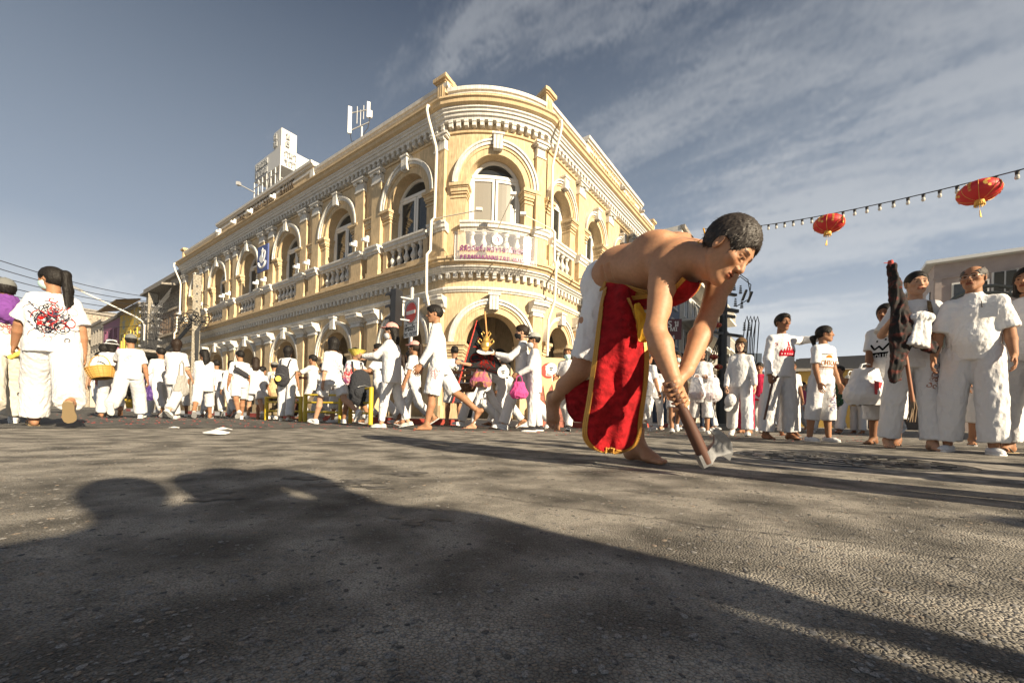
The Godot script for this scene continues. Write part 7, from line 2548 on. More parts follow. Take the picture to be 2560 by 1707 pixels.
	part("body", sk.mesh(), tan_skin, root)
	# hair, flecked with grey
	var hm := mat("hair_hero", lin(0.026, 0.019, 0.015), 0.6)
	hm.albedo_texture = T.strand
	hm.uv1_triplanar = true
	hm.uv1_scale = Vector3(9, 1.6, 9)
	part("hair", netmesh(hair_net("hero", 0.0042)), hm, root, ht)
	part("hair_strands", strands(hair_net("hero", 0.009), 2600, 0.013, 3), hm, root, ht)
	# white trousers cut short on the lifted leg
	var white := cloth("trousers_hero", lin(0.78, 0.78, 0.80))
	var t := Field.new(Vector3(-0.52, 0.0, -0.45), Vector3(0.10, 1.10, 0.42), 0.0095)
	t.cone(J.pel + sp * 0.05, J.pel - sp * 0.01, 0.134, 0.128, 0.04, fr, 1.2, 2)
	t.ell(J.pel - sp * 0.015 + fr * 0.015, Vector3(0.112, 0.120, 0.125), 0.04)
	t.cone(J.hipR + Vector3(0.05, 0, 0), J.hipR.lerp(J.kneeR, 0.86) + Vector3(0.01, 0, 0), 0.094, 0.076, 0.04, Vector3.ZERO, 1.0, 1)
	t.cone(J.hipL, J.kneeL, 0.108, 0.090, 0.04)
	t.cone(J.kneeL, J.kneeL.lerp(J.ankL, 0.30), 0.092, 0.088, 0.03, Vector3.ZERO, 1.0, 1)
	part("trousers", netmesh(wrinkle(t.net(), 0.006, Vector3(13, 5, 13), 5.0)), white, root)
	# red apron, bib and back flap, all with gold braid
	var red := cloth("apron_red", lin(0.40, 0.013, 0.018), 0.25)
	red.albedo_texture = noise_tex(0.02, 4, 0.55, 1.1)
	red.uv1_scale = Vector3.ONE * 2.0
	var gold := mat("gold_braid", lin(0.52, 0.27, 0.05), 0.42, 0.35)
	var L := [Vector3(0.452, 0.900, -2.060), Vector3(0.415, 0.781, -1.995), Vector3(0.383, 0.573, -1.95), Vector3(0.355, 0.345, -1.93), Vector3(0.333, 0.190, -1.93), Vector3(0.338, 0.125, -1.93), Vector3(0.375, 0.085, -1.93), Vector3(0.430, 0.068, -1.93)]
	var R := [Vector3(0.585, 0.815, -1.955), Vector3(0.607, 0.687, -1.93), Vector3(0.628, 0.538, -1.93), Vector3(0.630, 0.391, -1.95), Vector3(0.618, 0.221, -1.97), Vector3(0.611, 0.150, -1.97), Vector3(0.585, 0.096, -1.97), Vector3(0.520, 0.064, -1.965)]
	for i in L.size(): L[i] -= base; R[i] -= base
	cloth_panel(L, R, Vector3(-0.02, 0.0, 0.06), red, gold, root, "apron", 1.6, 0.045, 0.0115)
	var bl := [Vector3(0.318, 0.400, -2.43), Vector3(0.312, 0.330, -2.42), Vector3(0.325, 0.262, -2.41), Vector3(0.362, 0.205, -2.39)]
	var br := [Vector3(0.485, 0.460, -2.36), Vector3(0.490, 0.370, -2.35), Vector3(0.490, 0.270, -2.34), Vector3(0.480, 0.190, -2.34)]
	for i in bl.size(): bl[i] -= base; br[i] -= base
	cloth_panel(bl, br, Vector3(-0.01, 0.0, 0.03), red, red, root, "back_flap", 1.0, 0.02, 0.004)
	var b0 := [Vector3(0.800, 0.850, -1.765), Vector3(0.792, 0.800, -1.795), Vector3(0.764, 0.768, -1.83), Vector3(0.715, 0.752, -1.87), Vector3(0.655, 0.755, -1.95), Vector3(0.600, 0.770, -2.02)]
	var b1 := [Vector3(0.672, 0.800, -1.670), Vector3(0.655, 0.778, -1.695), Vector3(0.640, 0.770, -1.755), Vector3(0.612, 0.775, -1.80), Vector3(0.575, 0.785, -1.87), Vector3(0.535, 0.800, -1.95)]
	for i in b0.size(): b0[i] -= base; b1[i] -= base
	cloth_panel(b0, b1, Vector3(0.01, -0.045, 0.02), red, gold, root, "bib", 1.0, 0.012, 0.008)
	# waistband of braid from hip to belly, and the cloth tucked behind it
	var wb := MB.new()
	for q in 3:
		var p0 := Vector3(0.445, 0.905, -2.075) - base; var p1 := Vector3(0.540, 0.860, -1.985) - base; var p2 := Vector3(0.612, 0.822, -1.935) - base; var p3 := Vector3(0.69, 0.80, -1.95) - base
		wb.tube([p0 - Vector3(0, q * 0.011, 0), p1 - Vector3(0, q * 0.011, 0), p2 - Vector3(0, q * 0.011, 0), p3 - Vector3(0, q * 0.011, 0)], 0.0065, 6)
	part("waistband", wb.mesh(), gold, root)
	# yellow sash with a beaded cord
	var sash := cloth("sash_yellow", lin(0.62, 0.33, 0.03))
	var sf := Field.new(Vector3(-0.2, 0.40, 0.1), Vector3(0.1, 0.85, 0.45), 0.006)
	var s0 := Vector3(0.556, 0.735, -1.875) - base
	sf.cone(s0, s0 + Vector3(0.028, -0.085, 0.01), 0.016, 0.030, 0.01, Vector3.BACK, 1.4)
	sf.cone(s0 + Vector3(0.028, -0.085, 0.01), s0 + Vector3(0.030, -0.16, 0.015), 0.030, 0.027, 0.01, Vector3.BACK, 1.5, 1)
	part("sash", netmesh(wrinkle(sf.net(), 0.006, Vector3(40, 6, 40))), sash, root)
	var cord := MB.new()
	for i in 30:
		var u := i / 29.0
		var p := Vector3(0.520, 0.775, -1.90).lerp(Vector3(0.562, 0.575, -1.855), u) - base + Vector3(sin(u * PI) * 0.012, 0, 0)
		cord.box(Transform3D(Basis(Vector3.BACK, u * 9.0), p), Vector3(0.011, 0.006, 0.009))
	part("beaded_cord", cord.mesh(), gold, root)
	# yellow neck cord tied in a bow at the nape
	var nc := MB.new()
	var nk: Vector3 = J.neck.lerp(J.head, 0.35) + hy * 0.045 - hz * 0.03
	nc.tube([nk + Vector3(0.05, -0.10, 0.05), nk + Vector3(0.03, -0.01, 0.05), nk, nk + Vector3(-0.05, -0.02, -0.01), nk + Vector3(-0.09, -0.045, 0.02)], 0.0032, 5)
	nc.tube([nk, nk + Vector3(-0.035, 0.03, 0.0), nk + Vector3(-0.045, 0.065, 0.0), nk + Vector3(-0.025, 0.06, 0.0), nk], 0.0032, 5)
	nc.tube([nk, nk + Vector3(-0.05, 0.02, 0.02), nk + Vector3(-0.075, 0.0, 0.02), nk + Vector3(-0.06, -0.02, 0.02)], 0.0028, 5)
	nc.tube([nk + Vector3(0.05, -0.10, 0.05), Vector3(0.745, 0.83, -1.72) - base], 0.0030, 5)
	part("neck_cord", nc.mesh(), sash, root)
	# the axe: a thing of its own
	var ax := thing("axe", "crescent headed steel axe with a dark wooden handle held low over the road", "axe", base + h1)
	var hm2 := MB.new()
	hm2.tube([h0 - h1 - hd * 0.02, (h0 - h1) * 0.75, (h0 - h1) * 0.35, Vector3.ZERO, hd * 0.012], [0.0185, 0.0195, 0.0235, 0.0240, 0.0235], 12)
	part("handle", hm2.mesh(), M.wood_dark, ax)
	var steel := mat("axe_steel", lin(0.27, 0.275, 0.285), 0.45, 0.7)
	tri_tex(steel, T.mottle, 9.0, false)
	var side := Vector3(1, 0, 0); side = (side - hd * side.dot(hd)).normalized()
	var flat := hd.cross(side).normalized()
	if flat.z < 0.0: flat = -flat
	# outline in (side, along the handle upwards)
	var up := -hd
	var bm := MB.new()
	var out := [Vector2(-0.026, -0.022), Vector2(0.008, -0.022), Vector2(0.040, -0.004), Vector2(0.066, -0.012), Vector2(0.085, -0.046), Vector2(0.108, -0.022), Vector2(0.118, 0.015), Vector2(0.112, 0.055), Vector2(0.092, 0.092), Vector2(0.062, 0.108), Vector2(0.070, 0.080), Vector2(0.058, 0.052), Vector2(0.022, 0.038), Vector2(-0.026, 0.034)]
	var rings := []
	for q in 4:
		var zz: float = [-1.0, -0.55, 0.55, 1.0][q]
		var ring := []
		for p in out:
			var th: float = lerpf(0.021, 0.0025, smoothstep(0.0, 0.085, p.x))
			var sh: float = 1.0 if absf(zz) < 0.9 else 0.0
			var c := Vector2(0.03, 0.015)
			var pp: Vector2 = p if sh > 0.5 else p.lerp(c, 0.05)
			ring.append(side * pp.x + up * pp.y + flat * th * (zz if sh > 0.5 else signf(zz)) * (1.0 if sh < 0.5 else 1.45))
		rings.append(ring)
	var ix := Geometry2D.triangulate_polygon(PackedVector2Array(out))
	for q in [0, 3]:
		for i in range(0, ix.size(), 3): bm.tri(rings[q][ix[i]], rings[q][ix[i + 1]], rings[q][ix[i + 2]], -flat if q == 0 else flat)
	for q in 3:
		for i in out.size():
			var j := (i + 1) % out.size()
			var e: Vector2 = (out[j] - out[i]).orthogonal()
			bm.quad(rings[q][i], rings[q][j], rings[q + 1][j], rings[q + 1][i], side * e.x + up * e.y)
	part("axe_head", bm.mesh(), steel, ax)

# ---------------------------------------------------------------- things that people carry
func wpos(J: Dictionary, p: Vector3) -> Vector3:
	return J.root.transform * p

func cloth_sack(called: String, label: String, cat: String, top: Vector3, w: float, h: float, m: Material, turn := 0.0, flat := 0.45, handle := 0.18) -> Node3D:
	var t := thing(called, label, cat, top - Vector3.UP * (h + handle), turn)
	var f := Field.new(Vector3(-w, -0.02, -w), Vector3(w, h + 0.05, w), maxf(0.008, w / 22.0))
	f.cone(Vector3(0, h * 0.30, 0), Vector3(0, h, 0), w * 0.50, w * 0.30, 0.03, Vector3.BACK, 1.0 / flat, 1)
	f.ell(Vector3(0, h * 0.30, 0), Vector3(w * 0.52, h * 0.30, w * 0.52 * flat), 0.05)
	part("bag_body", netmesh(wrinkle(f.net(), 0.012, Vector3(14, 6, 14), w * 77.0)), m, t)
	var b := MB.new()
	for e in [-1.0, 1.0]:
		b.tube([Vector3(-w * 0.20, h * 0.97, e * 0.012), Vector3(-w * 0.14, h + handle * 0.8, e * 0.006), Vector3(0, h + handle, e * 0.004), Vector3(w * 0.14, h + handle * 0.8, e * 0.006), Vector3(w * 0.20, h * 0.97, e * 0.012)], 0.007, 6)
	part("handle", b.mesh(), m, t)
	return t

func wicker_basket(label: String, at: Vector3, r: float, h: float, m: Material, fill: Material, tilt := 0.0, arc := 0.28) -> Node3D:
	var t := thing("wicker_basket", label, "basket", at)
	t.rotation.z = tilt
	var b := MB.new()
	b.lathe([Vector2(r * 0.70, 0), Vector2(r * 0.86, h * 0.4), Vector2(r, h), Vector2(r * 0.94, h), Vector2(r * 0.80, h * 0.4)], 24)
	part("bowl", b.mesh(), m, t)
	var w := MB.new()
	for i in 5:
		var y := h * (0.12 + 0.2 * i); var rr := r * (0.72 + 0.29 * (0.12 + 0.2 * i))
		var ring := []
		for q in 25: ring.append(Vector3(cos(TAU * q / 24) * rr, y, sin(TAU * q / 24) * rr))
		w.tube(ring, 0.009, 5, false)
	for q in 20:
		var a := TAU * q / 20
		w.tube([Vector3(cos(a) * r * 0.72, 0, sin(a) * r * 0.72), Vector3(cos(a) * r * 0.89, h * 0.45, sin(a) * r * 0.89), Vector3(cos(a) * r * 1.01, h, sin(a) * r * 1.01)], 0.006, 4)
	part("weave", w.mesh(), m, t)
	var hd := MB.new()
	var arcp := []
	for q in 13: arcp.append(Vector3(cos(PI * q / 12) * r * 0.97, h + sin(PI * q / 12) * arc, 0))
	hd.tube(arcp, 0.010, 6)
	part("handle", hd.mesh(), m, t)
	var c := MB.new()
	c.lathe([Vector2(r * 0.93, h * 0.85), Vector2(r * 0.7, h * 1.08), Vector2(r * 0.3, h * 1.2), Vector2(0, h * 1.22)], 16)
	part("contents", c.mesh(), fill, t)
	return t

func backpack(label: String, J: Dictionary, w: float, h: float, m: Material, drop := 0.0) -> Node3D:
	var k: float = J.k
	var o: Vector3 = J.chest - J.fw * (0.165 + w * 0.30) * k - J.up * (h * 0.35 + drop)
	var t := thing("backpack", label, "backpack")
	t.transform = J.root.transform * Transform3D(Basis(J.lf, J.up, J.fw), o)
	var f := Field.new(Vector3(-w, -h * 0.7, -w), Vector3(w, h * 0.7, w), 0.010)
	f.cone(Vector3(0, -h * 0.28, 0), Vector3(0, h * 0.22, 0), w * 0.52, w * 0.44, 0.02, Vector3.BACK, 1.7)
	f.ell(Vector3(0, -h * 0.22, -w * 0.24), Vector3(w * 0.38, h * 0.20, w * 0.16), 0.02)
	part("pack", netmesh(wrinkle(f.net(), 0.006, Vector3(12, 8, 12))), m, t)
	var b := MB.new()
	for e in [-1.0, 1.0]:
		var inv := Transform3D(Basis(J.lf, J.up, J.fw), o).affine_inverse()
		var s0: Vector3 = inv * (J.neck + J.lf * e * 0.10 * k - J.up * 0.035 * k - J.fw * 0.10 * k)
		var s1: Vector3 = inv * (J.neck + J.lf * e * 0.115 * k - J.up * 0.005 * k + J.fw * 0.02 * k)
		b.tube([Vector3(e * w * 0.25, h * 0.40, w * 0.2), s0, s1, inv * (J.chest + J.lf * e * 0.15 * k + J.fw * 0.125 * k), inv * (J.chest + J.lf * e * 0.185 * k - J.up * 0.13 * k), Vector3(e * w * 0.36, -h * 0.36, w * 0.22)], 0.013, 6)
	part("shoulder_strap", b.mesh(), m, t)
	var z := MB.new()
	z.tube([Vector3(-w * 0.3, -h * 0.06, -w * 0.37), Vector3(0, h * 0.0, -w * 0.42), Vector3(w * 0.3, -h * 0.06, -w * 0.37)], 0.006, 5)
	z.tube([Vector3(-0.03, h * 0.46, 0.0), Vector3(-0.02, h * 0.56, 0.0), Vector3(0.02, h * 0.56, 0.0), Vector3(0.03, h * 0.46, 0.0)], 0.007, 5)
	part("zip_and_loop", z.mesh(), M.steel, t)
	return t

# a flag on a pole: the cloth hangs from the upper pole as a grid of folds
func pole_flag(label: String, foot: Vector3, tip: Vector3, far: Array, m: Material, polem: Material, pm: Material = null, thick := 0.012) -> Node3D:
	var t := thing("flag", label, "flag", foot)
	var b := MB.new()
	b.tube([Vector3.ZERO, (tip - foot) * 0.5, tip - foot], [thick, thick, thick * 0.7], 8)
	part("pole", b.mesh(), polem, t)
	# far: points of the free edge from the top down; the hoist runs along the pole from far.front's match
	var n := far.size() - 1
	var c := MB.new()
	var pr := MB.new()
	var cols := 14
	var rows := n * 5
	var P := []
	for r in rows + 1:
		var v := float(r) / rows
		var hoist := (tip - foot).lerp((tip - foot) * 0.22, v * 0.85)
		var x := v * n
		var i := mini(int(x), n - 1)
		var e: Vector3 = far[i].lerp(far[i + 1], x - i)
		var row := []
		for q in cols + 1:
			var u := float(q) / cols
			var p := hoist.lerp(e, u)
			var side := Vector3(0.25, 0, 0.97)
			p += side * (sin(u * 9.0 + v * 4.0) * 0.03 * u + sin(u * 4.0 - v * 9.0) * 0.02 * u)
			row.append(p)
		P.append(row)
	for r in rows:
		for q in cols:
			var A: Vector3 = P[r][q]; var B: Vector3 = P[r][q + 1]; var C: Vector3 = P[r + 1][q + 1]; var D: Vector3 = P[r + 1][q]
			c.quad(A, B, C, D)
			var nn := (C - A).cross(B - A).normalized() * 0.004
			if pm != null:
				var uvs := [Vector2(float(q) / cols, float(r) / rows), Vector2(float(q + 1) / cols, float(r) / rows), Vector2(float(q + 1) / cols, float(r + 1) / rows), Vector2(float(q) / cols, float(r + 1) / rows)]
				for w in [-1.0, 1.0]:
					var s0 := pr.v.size()
					pr.quad(A + nn * w, B + nn * w, C + nn * w, D + nn * w)
					if pr.v.size() - s0 == 6:
						for z in [0, 1, 2, 0, 2, 3]: pr.uv.append(uvs[z])
					else:
						pr.v.resize(s0); pr.n.resize(s0)
	part("flag_cloth", c.mesh(), m, t)
	if pm != null: part("flag_print", pr.mesh(), pm, t)
	return t

func hand_fan(label: String, at: Vector3, face: Vector3, r: float, tilt: float, marks := 0) -> Node3D:
	var t := thing("hand_fan", label, "fan")
	var z := face.normalized()
	var x := Vector3.UP.cross(z).normalized()
	t.transform = Transform3D(Basis(x, z.cross(x), z) * Basis(Vector3.BACK, tilt), at)
	var b := MB.new()
	b.tube([Vector3(0, 0, -0.002), Vector3(0, 0, 0.002)], r, 28)
	part("blade", b.mesh(), M.sign_white, t)
	var hd := MB.new()
	hd.tube([Vector3(0, -r * 0.9, 0), Vector3(0, -r - 0.11, 0)], 0.008, 6)
	part("handle", hd.mesh(), M.sign_white, t)
	if marks > 0:
		var mk := MB.new()
		if marks == 1:
			for i in 4:
				var a := PI / 4 + PI / 2 * i
				var c := Vector3(cos(a), sin(a), 0) * r * 0.52
				var d := Vector3(cos(a + PI / 2), sin(a + PI / 2), 0)
				mk.tube([c - d * r * 0.52, c + d * r * 0.52], 0.0025, 4)
		for j in 2:
			thai(mk, ["tho", "e", "ko", "no"] if j == 0 else ["pho", "aa", "mo"], Transform3D(Basis(), Vector3(-r * 0.30, r * (0.06 - 0.34 * j), 0.003)), r * 0.26, 0.005, 0.002)
		part("print", mk.mesh(), M.sign_black, t)
	return t

const WALK_L := [[24, 8, 2, -10], [-22, 24, 2, 34]]
const WALK_R := [[-22, 24, 2, 34], [24, 8, 2, -10]]
const STRIDE_L := [[30, 14, 3, -12], [-27, 30, 3, 50]]
const STRIDE_R := [[-27, 30, 3, 50], [30, 14, 3, -12]]
const STAND := [[3, 4, 4, 0], [-3, 4, 4, 0]]

func build_people():
	kit()
	build_hero()
	var W := cloth("cloth_white", lin(0.61, 0.61, 0.62))
	var cream := cloth("cloth_cream", lin(0.58, 0.54, 0.47))
	var dark := cloth("cloth_dark", lin(0.035, 0.035, 0.04))
	var grey := cloth("cloth_grey", lin(0.16, 0.165, 0.16))
	var pinkc := cloth("cap_pink", lin(0.62, 0.30, 0.27))
	var beige := cloth("cap_beige", lin(0.52, 0.40, 0.24))
	var brown := cloth("cap_brown", lin(0.10, 0.06, 0.03))
	var blue_mask := cloth("mask_blue", lin(0.45, 0.62, 0.60))
	var black_mask := cloth("mask_black", lin(0.02, 0.02, 0.02))
	var sandal := mat("sandal_tan", lin(0.30, 0.22, 0.12), 0.7)
	var rattan := mat("rattan", lin(0.46, 0.26, 0.06), 0.6)
	var straw := mat("straw", lin(0.50, 0.38, 0.20), 0.7)
	var red := cloth("bag_red", lin(0.50, 0.04, 0.05))
	var purple := cloth("bag_purple", lin(0.20, 0.10, 0.32))
	var yellow := cloth("paper_yellow", lin(0.70, 0.55, 0.12))
	var pink := cloth("bag_pink", lin(0.50, 0.06, 0.22))
	var plastic := mat("plastic_bag", Color(0.92, 0.92, 0.94, 0.55), 0.35)
	plastic.transparency = BaseMaterial3D.TRANSPARENCY_ALPHA
	var G := "people in white walking in the procession"
	var J: Dictionary
	# --- left of the picture, nearest first
	J = person({"x": -5.62, "d": 4.56, "yaw": -125, "h": 1.60, "girth": 1.22, "loose": 1.05, "legs": WALK_R, "sleeve": "long", "topmat": cream, "lowmat": cream, "hair": "short", "cap": grey, "capturn": 0, "tone": 2, "feet": "sneaker", "arms": {"L": [20, 14, 60], "R": [-14, 14, 20]}, "res": 0.015, "group": G, "label": "person in cream clothes with grey cap and purple shawl at the left edge"})
	var sh := Field.new(Vector3(-0.35, 1.0, -0.4), Vector3(0.35, 1.6, 0.3), 0.014)
	sh.cone(J.neck + J.up * 0.10, J.neck - J.up * 0.02, 0.085, 0.12, 0.03, Vector3.ZERO, 1.0, 2)
	sh.cone(J.neck, J.neck - J.fw * 0.12 - J.up * 0.10, 0.11, 0.12, 0.03)
	sh.cone(J.neck - J.fw * 0.10 - J.up * 0.05, J.neck - J.fw * 0.13 - J.up * 0.30 - J.lf * 0.16, 0.10, 0.035, 0.03, J.fw, 1.6)
	part("shawl", netmesh(wrinkle(sh.net(), 0.016, Vector3(9, 4, 9))), cloth("shawl_purple", lin(0.16, 0.055, 0.24)), J.root)
	var red_print := print_mat("print_red", scribble(200, 220, [Color(0.62, 0.16, 0.18), Color(0.35, 0.25, 0.28)], 26, 8))
	print_on(J, "top", J.chest - J.fw * 0.13 - J.up * 0.06, -J.lf, J.up, 0.26, 0.30, red_print)
	J = person({"x": -4.60, "d": 4.13, "yaw": -132, "h": 1.63, "girth": 1.24, "loose": 1.06, "legs": STRIDE_L, "hair": "tail", "face": "woman", "tone": 1, "feet": "sandal", "feetmat": sandal, "mask": blue_mask, "arms": {"L": [16, 20, 14], "R": [-10, 14, 16]}, "hands": {"L": "grip"}, "look": [48, 4], "lean": 5, "sleevelen": 0.86, "sleevew": 1.22, "res": 0.0125, "folds": 0.010, "group": G, "label": "woman with a long black ponytail and blue mask striding left, printed white tee"})
	var im := scribble(256, 256, [Color(0.12, 0.12, 0.16), Color(0.10, 0.10, 0.13), Color(0.25, 0.25, 0.32), Color(0.66, 0.17, 0.17)], 70, 3)
	for i in 9: stroke(im, [Vector2(30 + (i % 3) * 12, 40 + i * 18), Vector2(38 + (i % 3) * 12, 48 + i * 18)], 5, Color(0.2, 0.2, 0.28))
	im.fill_rect(Rect2i(70, 120, 18, 18), Color(0.75, 0.12, 0.12)); im.fill_rect(Rect2i(64, 148, 20, 18), Color(0.75, 0.12, 0.12))
	print_on(J, "top", J.chest - J.fw * 0.14 - J.up * 0.09, -J.lf, J.up, 0.42, 0.46, print_mat("print_swirls", im))
	var js := thing("rolled_paper", "roll of yellow paper in the left hand of the woman with the ponytail", "paper", wpos(J, J.palmL))
	var jb := MB.new()
	jb.tube([Vector3(-0.045, -0.05, 0.02), Vector3(0.10, 0.03, 0.0)], 0.023, 10)
	part("roll", jb.mesh(), yellow, js)
	J = person({"x": -8.95, "d": 9.05, "yaw": -120, "h": 1.60, "legs": WALK_R, "hair": "mid", "face": "woman", "haircol": 0, "group": G, "label": "dark haired person with a red backpack, partly behind the woman with the ponytail", "low": "capri", "feet": "sandal"})
	backpack("bright red backpack behind the right elbow of the ponytailed woman", J, 0.40, 0.52, red, 0.05)
	J = person({"x": -8.22, "d": 8.46, "yaw": -130, "h": 1.60, "legs": WALK_L, "hair": "mid", "face": "woman", "bucket": W, "sleeve": "long", "group": G, "label": "person in a white bucket hat between the red backpack and the wicker basket"})
	J = person({"x": -7.42, "d": 8.0, "yaw": -150, "h": 1.66, "girth": 1.18, "legs": STRIDE_R, "hair": "short", "cap": grey, "tone": 1, "feet": "sneaker", "lean": 8, "arms": {"L": [50, 24, 50], "R": [-6, 16, 20]}, "hands": {"L": "grip"}, "look": [30, 0], "group": G, "label": "man in a grey cap seen from behind carrying an orange wicker basket"})
	print_on(J, "top", J.chest - J.fw * 0.14, -J.lf, J.up, 0.30, 0.24, print_mat("print_faint", scribble(128, 100, [Color(0.60, 0.68, 0.62), Color(0.70, 0.72, 0.72)], 14, 21)))
	wicker_basket("orange rattan basket with a high handle, held by the man in the grey cap", wpos(J, J.palmL) + Vector3(-0.12, -0.40, 0.22), 0.22, 0.22, rattan, yellow, 0.25, 0.24)
	cloth_sack("tote_bag", "dark patterned tote bag hanging below the orange wicker basket", "bag", wpos(J, J.palmL) + Vector3(0.12, -0.25, -0.1), 0.34, 0.34, print_cloth("tote_pattern", [Color(0.18, 0.18, 0.15), Color(0.42, 0.36, 0.24), Color(0.08, 0.09, 0.08), Color(0.55, 0.52, 0.44)]))
	J = person({"x": -8.0, "d": 9.4, "yaw": -120, "h": 1.60, "legs": WALK_R, "hair": "short", "sleeve": "long", "tone": 1, "arms": {"L": [20, 10, 50]}, "hands": {"L": "grip"}, "feet": "sandal", "group": G, "label": "person in long sleeves with a purple bag, right of the man in the grey cap"})
	cloth_sack("striped_bag", "purple striped bag held left of the short haired woman in white", "bag", wpos(J, J.wriL) + Vector3(0.25, -0.05, 0.2), 0.32, 0.30, print_cloth("bag_stripes", [Color(0.25, 0.13, 0.42), Color(0.16, 0.09, 0.30), Color(0.50, 0.40, 0.62), Color(0.2, 0.1, 0.36)]))
	J = person({"x": -6.85, "d": 8.40, "yaw": -165, "h": 1.64, "legs": WALK_L, "hair": "mid", "haircol": 1, "face": "woman", "tone": 0, "feet": "slip", "arms": {"L": [18, 14, 30], "R": [4, 10, 40]}, "look": [25, 0], "group": G, "loose": 1.08, "hem": 0.16, "label": "woman with short brown hair seen from behind, grey tote on her right shoulder"})
	cloth_sack("tote_bag", "plain grey tote bag hanging at the right side of the short haired woman", "bag", wpos(J, J.shR) + Vector3(0.06, -0.10, 0.12), 0.24, 0.42, cloth("tote_grey", lin(0.30, 0.29, 0.27)), 1.2, 0.4, 0.30)
	J = person({"x": -7.10, "d": 9.5, "yaw": -150, "h": 1.60, "girth": 1.08, "legs": WALK_R, "low": "capri", "hair": "bun", "face": "woman", "tone": 1, "feet": "sandal", "loose": 1.18, "hem": 0.22, "sleeve": "long", "look": [40, 0], "group": G, "label": "woman with a hair bun and long dark hair in a flared white tunic"})
	J = person({"x": -6.30, "d": 9.55, "yaw": -135, "h": 1.60, "legs": WALK_R, "low": "shorts", "hair": "short", "tone": 1, "feet": "sneaker", "arms": {"L": [4, 10, 20]}, "look": [20, 0], "group": G, "label": "boy in white shorts with a black crossbody bag, mask under his chin"})
	cross_bag("black crossbody bag on the back of the boy in white shorts", J, dark)
	J = person({"x": -6.35, "d": 10.2, "yaw": -140, "h": 1.54, "legs": WALK_L, "low": "shorts", "hair": "long", "haircol": 1, "face": "woman", "tone": 0, "feet": "sneaker", "loose": 1.15, "hem": 0.2, "group": G, "label": "woman with long brown hair in white shorts, right of the boy with crossbody bag"})
	J = person({"x": -6.25, "d": 10.3, "yaw": 170, "h": 1.28, "headscale": 1.15, "legs": STAND, "low": "shorts", "shortlen": 1.0, "hair": "short", "face": "child", "tone": 1, "feet": "bare", "group": G, "label": "small child in white seen from behind, left of the straw bag"})
	J = person({"x": -6.35, "d": 11.0, "yaw": 180, "h": 1.48, "legs": STAND, "lowmat": cloth("khaki", lin(0.20, 0.16, 0.10)), "hair": "short", "cap": grey, "tone": 1, "feet": "sneaker", "group": G, "label": "person in khaki trousers carrying a straw bag, seen from behind"})
	cloth_sack("straw_bag", "round straw bag with dark handles between the child and the backpack woman", "bag", wpos(J, J.shR) + Vector3(0.05, 0.10, 0.25), 0.40, 0.46, straw, 0.2, 0.6, 0.24)
	J = person({"x": -4.91, "d": 9.0, "yaw": -175, "h": 1.60, "legs": [[5, 4, 3, 0], [-6, 6, 3, 10]], "low": "wide", "hair": "mid", "face": "woman", "tone": 1, "feet": "slip", "feetmat": cream, "loose": 1.05, "hem": 0.12, "group": G, "label": "woman in wide white trousers with a small black backpack"})
	var bp := backpack("small black backpack with a yellow badge on the woman in wide trousers", J, 0.30, 0.36, dark, 0.08)
	var bd := MB.new(); bd.tube([Vector3(0.02, -0.10, -0.12), Vector3(0.02, -0.10, -0.128)], 0.058, 16)
	part("badge", bd.mesh(), yellow, bp)
	J = person({"x": -4.63, "d": 9.6, "yaw": -95, "h": 1.55, "legs": WALK_L, "low": "slim", "hair": "short", "tone": 1, "feet": "sandal", "arms": {"L": [58, 10, 30], "R": [40, 10, 50]}, "hands": {"L": "grip", "R": "grip"}, "group": G, "label": "person reaching forward with a round basket, left of the bob haired woman"})
	wicker_basket("pale round basket with a thin handle held in front of the reaching person", wpos(J, J.palmL) + Vector3(-0.02, -0.52, 0.05), 0.17, 0.17, straw, cream, 0.0, 0.26)
	cloth_sack("brown_cloth_bag", "dark brown cloth bag hanging below the pale round basket", "bag", wpos(J, J.palmR) + Vector3(-0.1, -0.35, 0.0), 0.38, 0.36, cloth("cloth_brown", lin(0.065, 0.03, 0.022)))
	J = person({"x": -3.28, "d": 7.55, "yaw": -118, "h": 1.62, "legs": STRIDE_L, "low": "shorts", "shortlen": 0.80, "hair": "bob", "face": "woman", "tone": 0, "feet": "sneaker", "arms": {"L": [-6, 12, 10], "R": [14, 10, 10]}, "sleevelen": 1.15, "loose": 1.12, "hem": 0.12, "res": 0.015, "group": G, "label": "woman with a dark bob striding left in white shorts and oversized printed tee"})
	print_on(J, "top", J.chest - J.fw * 0.13 - J.up * 0.06, -J.lf, J.up, 0.28, 0.42, print_mat("print_bob", scribble(160, 220, [Color(0.62, 0.62, 0.70), Color(0.45, 0.45, 0.55)], 24, 5)))
	J = person({"x": -3.21, "d": 8.40, "yaw": -135, "h": 1.55, "legs": WALK_L, "low": "shorts", "hair": "short", "face": "child", "tone": 1, "feet": "sneaker", "feetmat": W, "sleeve": "long", "arms": {"L": [22, 12, 30]}, "group": G, "label": "boy in shorts carrying a large black drawstring backpack"})
	backpack("large glossy black backpack on the boy behind the bob haired woman", J, 0.44, 0.62, cloth("pack_black", lin(0.03, 0.032, 0.038), 0.4), 0.14)
	J = person({"x": -2.75, "d": 8.5, "yaw": -85, "h": 1.66, "legs": WALK_R, "hair": "short", "tone": 1, "feet": "sandal", "arms": {"L": [30, 10, 60], "R": [30, 10, 60]}, "hands": {"L": "grip", "R": "grip"}, "group": G, "label": "dark haired man in tee half hidden behind the woman with the offering bowl"})
